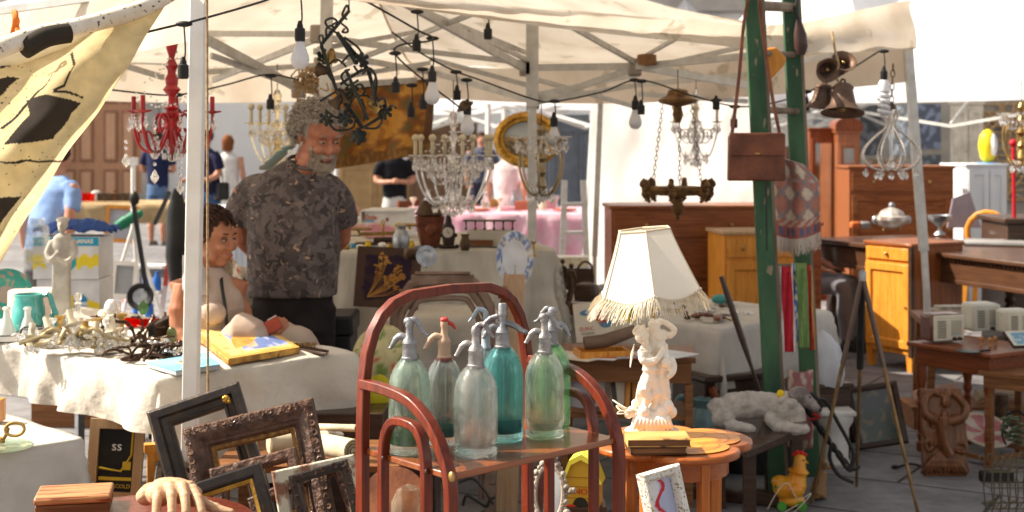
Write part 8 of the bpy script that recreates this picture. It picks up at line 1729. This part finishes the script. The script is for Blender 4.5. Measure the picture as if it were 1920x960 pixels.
for i in range(46):
 s_,t2=rnd.random(),rnd.random();p=V3((1.046,7.1,TR))+V3((.70,.70,0))*(.06+.72*s_)+V3((-.707,.707,0))*(.10+.85*t2)
 q=MB();kk=i%5
 if kk==0:q.lathe([(.001,0),(.03,0),(.036,.005),(.001,.006)],16)
 elif kk==1:q.ball((0,0,.012),(.022,.016,.012),8,6)
 elif kk==2:q.tube([(.022*math.cos(a),.022*math.sin(a),.004)for a in[x*.63 for x in range(10)]],.004,5,cyc=True)
 elif kk==3:q.box((0,0,.005),(.06,.035,.008))
 else:q.tube(spline([(-.04,0,.004),(0,.02,.008),(.045,-.005,.005)],4),.006,6)
 o=q.build('trinket',jm[(i*3)%5],loc=p,rot=(0,0,rnd.uniform(0,6)));tag(o,jn[(i*3)%5]+' '+['dish','lump','ring','plaque','rod'][kk]+' among the small wares on the table behind the lamp','trinket','small metal wares on the table behind the lamp')
q=MB();q.ball((0,0,.028),(.05,.036,.028),14,10);q.ball((.04,0,.022),(.03,.028,.022));tag(q.build('turquoise_stone',mat('turquoise',(.10,.36,.34),.4,c2=(.06,.26,.25),bump=.5),loc=onr(1350,570),disp=.01,ds=.02),'turquoise rounded stone among the small wares behind the paddle','stone')
for i,(u,v)in enumerate(((1318,598),(1350,602))):q=MB();q.tube(spline([(-.06,0,.015),(0,.01,.022),(.06,0,.014)],4),[.014,.026,.014],10,flat=(.6,1.2));tag(q.build('leather_roll',M_leather,loc=onr(u,v),rot=(0,0,.2+i),disp=.01,ds=.03),['brown knotted leather pouch at the front of the right table','brown leather pouch nearest the paddle on the right table'][i],'pouch')
# lower bench of papers with posters
lbn=thing('display_bench','low brown bench of papers and frames between the shelf stand and the lamp','bench',V3((P(1180,700,6.3).x,6.45,0)),-6)
q=MB();q.box((0,.12,.66),(.62,.40,.025));q.build('top',M_brown,lbn,bevel=.005);q=MB();q.box((0,.12,.60),(.58,.36,.09));q.build('apron',M_brown,lbn);q=MB();q.box((0,.12,.40),(.58,.36,.02));q.build('lower_shelf',M_brown,lbn)
for x in(-.28,.28):
 for y in(-.05,.28):q=MB();q.box((x,y,.275),(.035,.035,.55));q.build('leg',M_brown,lbn)
def onb(u,v):p=P(u,v,6.35 if v>655 else 6.5);p.z=.675;return p
pa=thing('poster_card','cream poster card with red curls and the letters D.M.C. beside the lamp','poster',P(1118,645,6.75)*1,4);pa.location.z=.69;w_,h_=px(74,6.75),px(72,6.75)
q=MB();q.box((0,.003,h_/2),(w_,.004,h_));q.build('card',M_paper,pa);q=MB()
q.tube(spline([(-.02,-.002,h_*.82),(.04,-.002,h_*.75),(-.01,-.002,h_*.68),(.05,-.002,h_*.62),(.0,-.002,h_*.56),(.06,-.002,h_*.50),(.02,-.002,h_*.46)],6),.0035,6);q.build('red_print',mat('print_red',()),pa)
q=MB();q.ball((-.03,-.001,h_*.75),(.035,.001,.014));q.ball((.055,-.001,h_*.42),(.03,.001,.018));q.build('blue_print',mat('print_blue',(.12,.25,.38),.5),pa)
text('D.M.C.',.026,mat('print_red',()),pa,T((-.035,-.002,h_*.33),rx=90),'lettering');text('MODERNE',.013,mat('print_grey',(.2,.18,.15),.5),pa,T((-.035,-.002,h_*.21),rx=90),'lettering');text('ALBUM',.013,mat('print_grey',()),pa,T((-.035,-.002,h_*.12),rx=90),'lettering')
pa.rotation_euler=(R(-10),R(-5),R(4))
pc=thing('poster_card','cream card with a yellow disc right of the D.M.C. poster','poster',P(1178,640,6.8));pc.location.z=.69
q=MB();q.box((0,.003,.10),(.17,.004,.19));q.build('card',M_paper,pc);q=MB();q.lathe([(.001,.002),(.045,.002),(.045,0)],24,T((0,-.001,.13),rx=90));q.build('yellow_disc',mat('disc_yellow',(.78,.55,.03),.5),pc);q=MB();q.tube(spline([(-.01,-.005,.15),(.0,-.005,.12),(-.015,-.005,.1)],4),.003,5);q.tube(spline([(.01,-.005,.14),(.03,-.005,.14),(.012,-.005,.11),(.03,-.005,.11)],4),.003,5);q.build('black_sign',M_black,pc);pc.rotation_euler=(R(-10),0,R(-6))
wt=thing('wooden_tray','honey wooden tray with a rough log on the display bench','tray',onb(1128,662),10);q=MB();q.box((0,0,.006),(.22,.14,.012));q.build('base',M_honey,wt)
for a_,b_ in(((-.11,-.07),(.11,-.07)),((.11,-.07),(.11,.07)),((-.11,.07),(.11,.07)),((-.11,-.07),(-.11,.07))):q=MB();q.bar((*a_,.02),(*b_,.02),.012,.03);q.build('side',M_honey,wt)
q=MB();q.tube([(-.13,0,.03),(-.04,.01,.04),(.10,0,.09)],[.03,.032,.026],10);tag(q.build('rough_log',mat('grey_log',(.20,.13,.09),.9,c2=(.09,.06,.04),ns=5,st=(.4,3,3),bump=1),loc=onb(1150,660)+V3((0,0,.03))),'rough grey log lying across the honey wooden tray','log')
for i in range(6):
 q=MB();q.box((0,0,.004+.002*i),(.26-.02*i,.18,.004));tag(q.build('paper_sheet',[M_paper,M_card,mat('red_magazine',(.45,.08,.05),.5),mat('grey_paper',(.4,.38,.4),.7)][i%4],loc=onb(1080+i*36,674+(i%2)*4),rot=(0,0,.3*i-.7)),['cream loose sheet at the left end of the display bench','white sheet beside the leftmost cream one on the display bench','red magazine at the middle of the display bench','grey sheet right of the red magazine on the display bench','cream sheet near the lamp base on the display bench','white sheet at the right end of the display bench'][i],'paper','loose papers on the display bench')
for i in range(5):
 t=thing('picture_frame',['brown frame on the lower shelf of the display bench, leftmost','grey framed print on the lower bench shelf, second from left','honey frame standing in the middle of the lower bench shelf','dark frame right of the honey one on the lower bench shelf','tall honey frame below the display bench nearest the lamp'][i],'picture frame',group='frames on the lower shelf of the display bench')
 q=MB();q.frame(.15,.17,[(0,0),(0,-.015),(.02,-.018),(.024,0)]);q.build('moulding',[M_brown,M_fgrey,M_honey,M_dkwood,M_honey][i],t);q=MB();q.box((0,.002,.085),(.11,.003,.13));q.build('print',[mat('grey_paper',()),M_card,M_paper,M_fgrey,M_brown][i],t)
 place(t,(0,0,0),V3((P(1085+i*34,760,6.3).x,6.42+.02*i,.412)),-20+i*9,14,(-1)**i*4)
for i,(u,v,nm,lab,prof,m_)in enumerate(((752,470,'pewter_jug','pewter jug left of the copper casket',[(.03,0),(.045,.03),(.04,.08),(.022,.11),(.028,.13)],M_steel),(872,470,'bronze_vase','small bronze vase right of the mantel clock',[(.02,0),(.03,.03),(.018,.07),(.024,.085)],M_bronze),(985,470,'glass_bowl','cut glass bowl at the right end of the tall centre table',[(.03,0),(.05,.03),(.055,.06),(.05,.06),(.02,.01)],M_crystal),(958,466,'brass_bell','brass hand bell beside the cut glass bowl',[(.032,0),(.026,.02),(.018,.045),(.005,.055),(.006,.09)],M_brass),(772,486,'dark_pot','dark round pot at the front of the tall centre table',[(.03,0),(.04,.02),(.036,.05),(.02,.055)],M_bronze),(1000,480,'candle_holder','dull brass candle holder at the right edge of the tall centre table',[(.03,0),(.008,.012),(.008,.06),(.016,.07)],M_brass))):
 lathe_thing(nm,lab,nm.split('_')[1],onc(u,v),prof,m_,16)
for i,(u,v,r_,lab)in enumerate(((800,500,20,'small silver plate standing on the centre table left of the etched plate'),(1040,575,18,'small silver plate lying upright by the bronze figures'))):
 p_=onc(u,v)if i==0 else onr(u,v);plate(lab,p_,px(r_,p_.y),lambda a,b:(.5,.5,.5)if b<.6 else(.36,.34,.32),76,6-14*i,1,m=M_steel)
for i,(u,v,w_,h_,m_,lab)in enumerate(((1005,556,.09,.05,M_honey,'honey wood box behind the iron flower spray'),(1110,590,.10,.03,M_dkwood,'flat dark box under the lamp fringe on the right table'),(1085,590,.07,.06,M_leather,'small brown leather box beside the flat dark box'))):
 tag(MB().box((0,0,h_/2),(w_,.07,h_)).build('small_box',m_,loc=onr(u,v),rot=(0,0,.4*i),bevel=.004),lab,'box')
# ================================================================ FAR LEFT BACKGROUND WARES
stp=thing('step_ladder','white and red step stool with blue bottles behind the seated woman','step stool',V3((P(282,560,11.5).x,11.5,0)),-12)
for z,d_ in((.62,0),(.42,-.08),(.22,-.16)):q=MB();q.box((0,d_,z),(.28,.16,.025));q.build('step',M_white,stp)
for x in(-.15,.15):
 q=MB();q.bar((x,.02,.66),(x*1.2,-.26,0),.03);q.build('front_leg',mat('red_white_rail',(.6,.5,.5),.5,c2=(.5,.06,.05),ns=4,lo=.5,hi=.52),stp);q=MB();q.bar((x,.05,.66),(x*1.2,.3,0),.025);q.build('rear_leg',M_alu,stp)
bt=MB();bt.lathe([(.032,0),(.035,.01),(.035,.09),(.016,.12),(.014,.15),(.001,.15)],14)
b0=tag(bt.build('water_bottle',mat('blue_label',(.03,.14,.5),.4),loc=stp.location+V3((-.08,-.1,.435))),'blue labelled water bottle on the step stool, upper left','bottle','blue bottles on the step stool')
for i,(x,y,z,l_)in enumerate(((0,-.1,.435,'upper middle'),(.08,-.11,.435,'upper right'),(-.06,-.18,.235,'lower left'),(.04,-.19,.235,'lower right'))):dup(b0,stp.location+V3((x,y,z)),'blue labelled water bottle on the step stool, '+l_)
als=thing('light_stand','white tripod stand with spread legs behind the banana boxes','tripod stand',V3((P(250,540,10.6).x,10.6,0)))
for a,b in(((0,0,1.0),(-.28,-.1,0)),((0,0,1.0),(.28,-.1,0.2)),((0,0,1.0),(0,.3,0))):q=MB();q.tube([a,b],.014,8);q.build('leg',M_white,als)
q=MB();q.tube([(0,0,.9),(0,0,1.45)],.018,8);q.box((0,0,1.48),(.06,.05,.06));q.build('pole',M_white,als)
um=MB();um.tube(spline([P(222,425,10.4),P(240,412,10.4),P(266,398,10.4)],4),[.04,.05,.02],10);tag(um.build('folded_umbrella',mat('green_nylon',(.02,.20,.11),.5),disp=.02,ds=.05),'folded green umbrella hung on the white tripod stand','umbrella')
tr_=thing('push_scooter','black folded luggage cart with a round wheel beyond the left table','luggage cart',V3((P(262,560,9.6).x,9.6,0)))
tr_.name='luggage_cart'
q=MB();q.bar(P(250,380,9.6)-tr_.location,P(275,545,9.6)-tr_.location,.026,.03,(0,1,0));q.bar(P(318,360,9.9)-tr_.location,P(290,420,9.8)-tr_.location,.025,.025,(0,1,0));q.build('frame',M_black,tr_)
q=MB();q.ball(P(252,372,9.6)-tr_.location,(.035,.03,.05));q.build('handle',M_blackm,tr_)
q=MB();q.lathe([(.055,-.015),(.085,-.018),(.09,0),(.085,.018),(.055,.015)],24,T(P(263,556,9.6)-tr_.location,rx=80),cap=False);wh=q.build('wheel',M_black,tr_,solid=.006);q=MB();q.lathe([(.001,-.01),(.05,-.01),(.05,.01),(.001,.01)],16,T(P(263,556,9.6)-tr_.location,rx=80));q.build('hub',M_steel,wh)
bg_=MB();bg_.rings([(0,0,0,.05,.05),(0,0,.2,.07,.06),(0,0,.5,.06,.05),(0,0,.66,.03,.03)],16);tag(bg_.build('black_bags',M_black,loc=P(332,540,9.3),disp=.05,ds=.15),'hanging bundle of black bags behind the white tent post','bag')
for i,(u,v,w_,h_,Z,m_,lab)in enumerate(((225,455,60,70,12,M_honey,'empty pale gilt picture frame leaning far behind the banana boxes'),(230,560,48,70,9.8,M_white,'white framed panel on the ground beside the luggage cart'))):
 t=thing('picture_frame',lab,'picture frame');q=MB();q.frame(px(w_,Z),px(h_,Z),[(0,0),(0,-.02),(.03,-.02),(.03,0)]);q.build('moulding',m_,t);q=MB();q.box((0,.005,px(h_,Z)/2),(px(w_-8,Z),.005,px(h_-8,Z)));q.build('panel',mat('panel_grey',(.4,.42,.46),.6),t);place(t,(0,0,0),P(u,v,Z),12,14,4)
sw_=[(200,372,M_bronze),(215,368,M_brown),(165,370,M_red),(150,372,M_red),(235,374,M_bronze),(180,372,M_white),(128,372,M_honey),(250,370,M_brown)]
for i,(u,v,m_)in enumerate(sw_):
 q=MB();q.lathe([(.05,0),(.07,.03),(.05,.08+.02*(i%3)),(.02,.11),(.03,.13)],14)if i%2 else q.box((0,0,.05),(.2,.14,.1));p=P(u,v,17.4);p.z=.885
 tag(q.build('stall_ware',m_,loc=p),'%s on the ochre far stall, position %s from left'%(('small vase','small box')[(i+1)%2],['four','five','three','two','six','seven','one','eight'][i]),'ware','wares on the ochre far stall')
for i in range(22):
 q=MB();u=775+i*13.5;kk=i%4;p=P(u,300,15.6+.3*(i%3));p.z=.865
 m_=[M_cream,M_brass,M_crystal,mat('terracotta',(.45,.15,.08),.6),M_steel,mat('pink_glass',(.6,.3,.35),.3)][(i*5)%6]
 if kk==0:q.lathe([(.03,0),(.008,.03),(.008,.08),(.035,.12),(.035,.14)],12)
 elif kk==1:q.lathe([(.001,0),(.12,0),(.14,.02),(.001,.025)],16)
 elif kk==2:q.lathe([(.03,0),(.05,.06),(.03,.12),(.02,.18),(.03,.2)],12)
 else:q.box((0,0,.05),(.14,.1,.1))
 tag(q.build('stall_ware',m_,loc=p),['stemmed glass','flat dish','slim vase','small box'][kk]+' on the pink clothed far stall','ware','wares on the pink clothed far stall')
for i,(u0,v0,u1,v1,Z,lab)in enumerate(((992,345,992,470,12,'white post'),(1062,325,1066,470,12.2,'left ladder'),(1088,345,1092,470,12.4,'right'))):pass
als2=thing('aluminium_ladder','aluminium step ladder standing left of the white side curtain','step ladder',V3((P(1072,500,12.0).x,12.0,0)))
for(x0,x1)in((-.06,-.10),(.10,.14)):
 q=MB();q.bar((x0,0,1.3),(x1,-.1,0),.05,.03,(0,1,0));q.build('rail',M_alu,als2)
for i in range(5):q=MB();q.box((.02,-.02*i,1.1-i*.24),(.2,.07,.025));q.build('step',M_alu,als2)
# chair seen through
for i,(u,Z,rz)in enumerate(((1622,11.5,20),(640,15.5,0),(780,18,30))):
 c_=thing('wooden_chair',['small wooden chair under the long carved table','wooden chair in the distance behind the man','honey wooden chair beyond the crystal chandelier'][i],'chair',V3((P(u,500,Z).x,Z+.2,0)),rz)
 q=MB();q.box((0,0,.45),(.4,.4,.04));q.build('seat',M_mahog,c_);q=MB();q.box((0,.19,.62 if i==0 else .8),(.38,.03,.1));q.build('backrest',M_mahog,c_)
 for x in(-.17,.17):
  for y in(-.17,.17):hh=(.64 if i==0 else .85)if y>0 else .44;q=MB();q.box((x,y,hh/2),(.04,.04,hh));q.build('leg',M_mahog,c_)
# ---- things that would share a label are told apart by their place
_ord=['leftmost','second from left','third from left','fourth from left','fifth from left','sixth from left','seventh from left','eighth from left','ninth from left','tenth from left','eleventh from left']
_by={}
bpy.context.view_layer.update()
for o in list(bpy.data.objects):
 if o.parent is None and o.get('label'):_by.setdefault(o['label'],[]).append(o)
for lab,os_ in _by.items():
 if len(os_)>1:
  os_.sort(key=lambda o:o.matrix_world.translation.x/o.matrix_world.translation.y)
  for i,o in enumerate(os_):o['label']=lab+', '+_ord[min(i,10)]
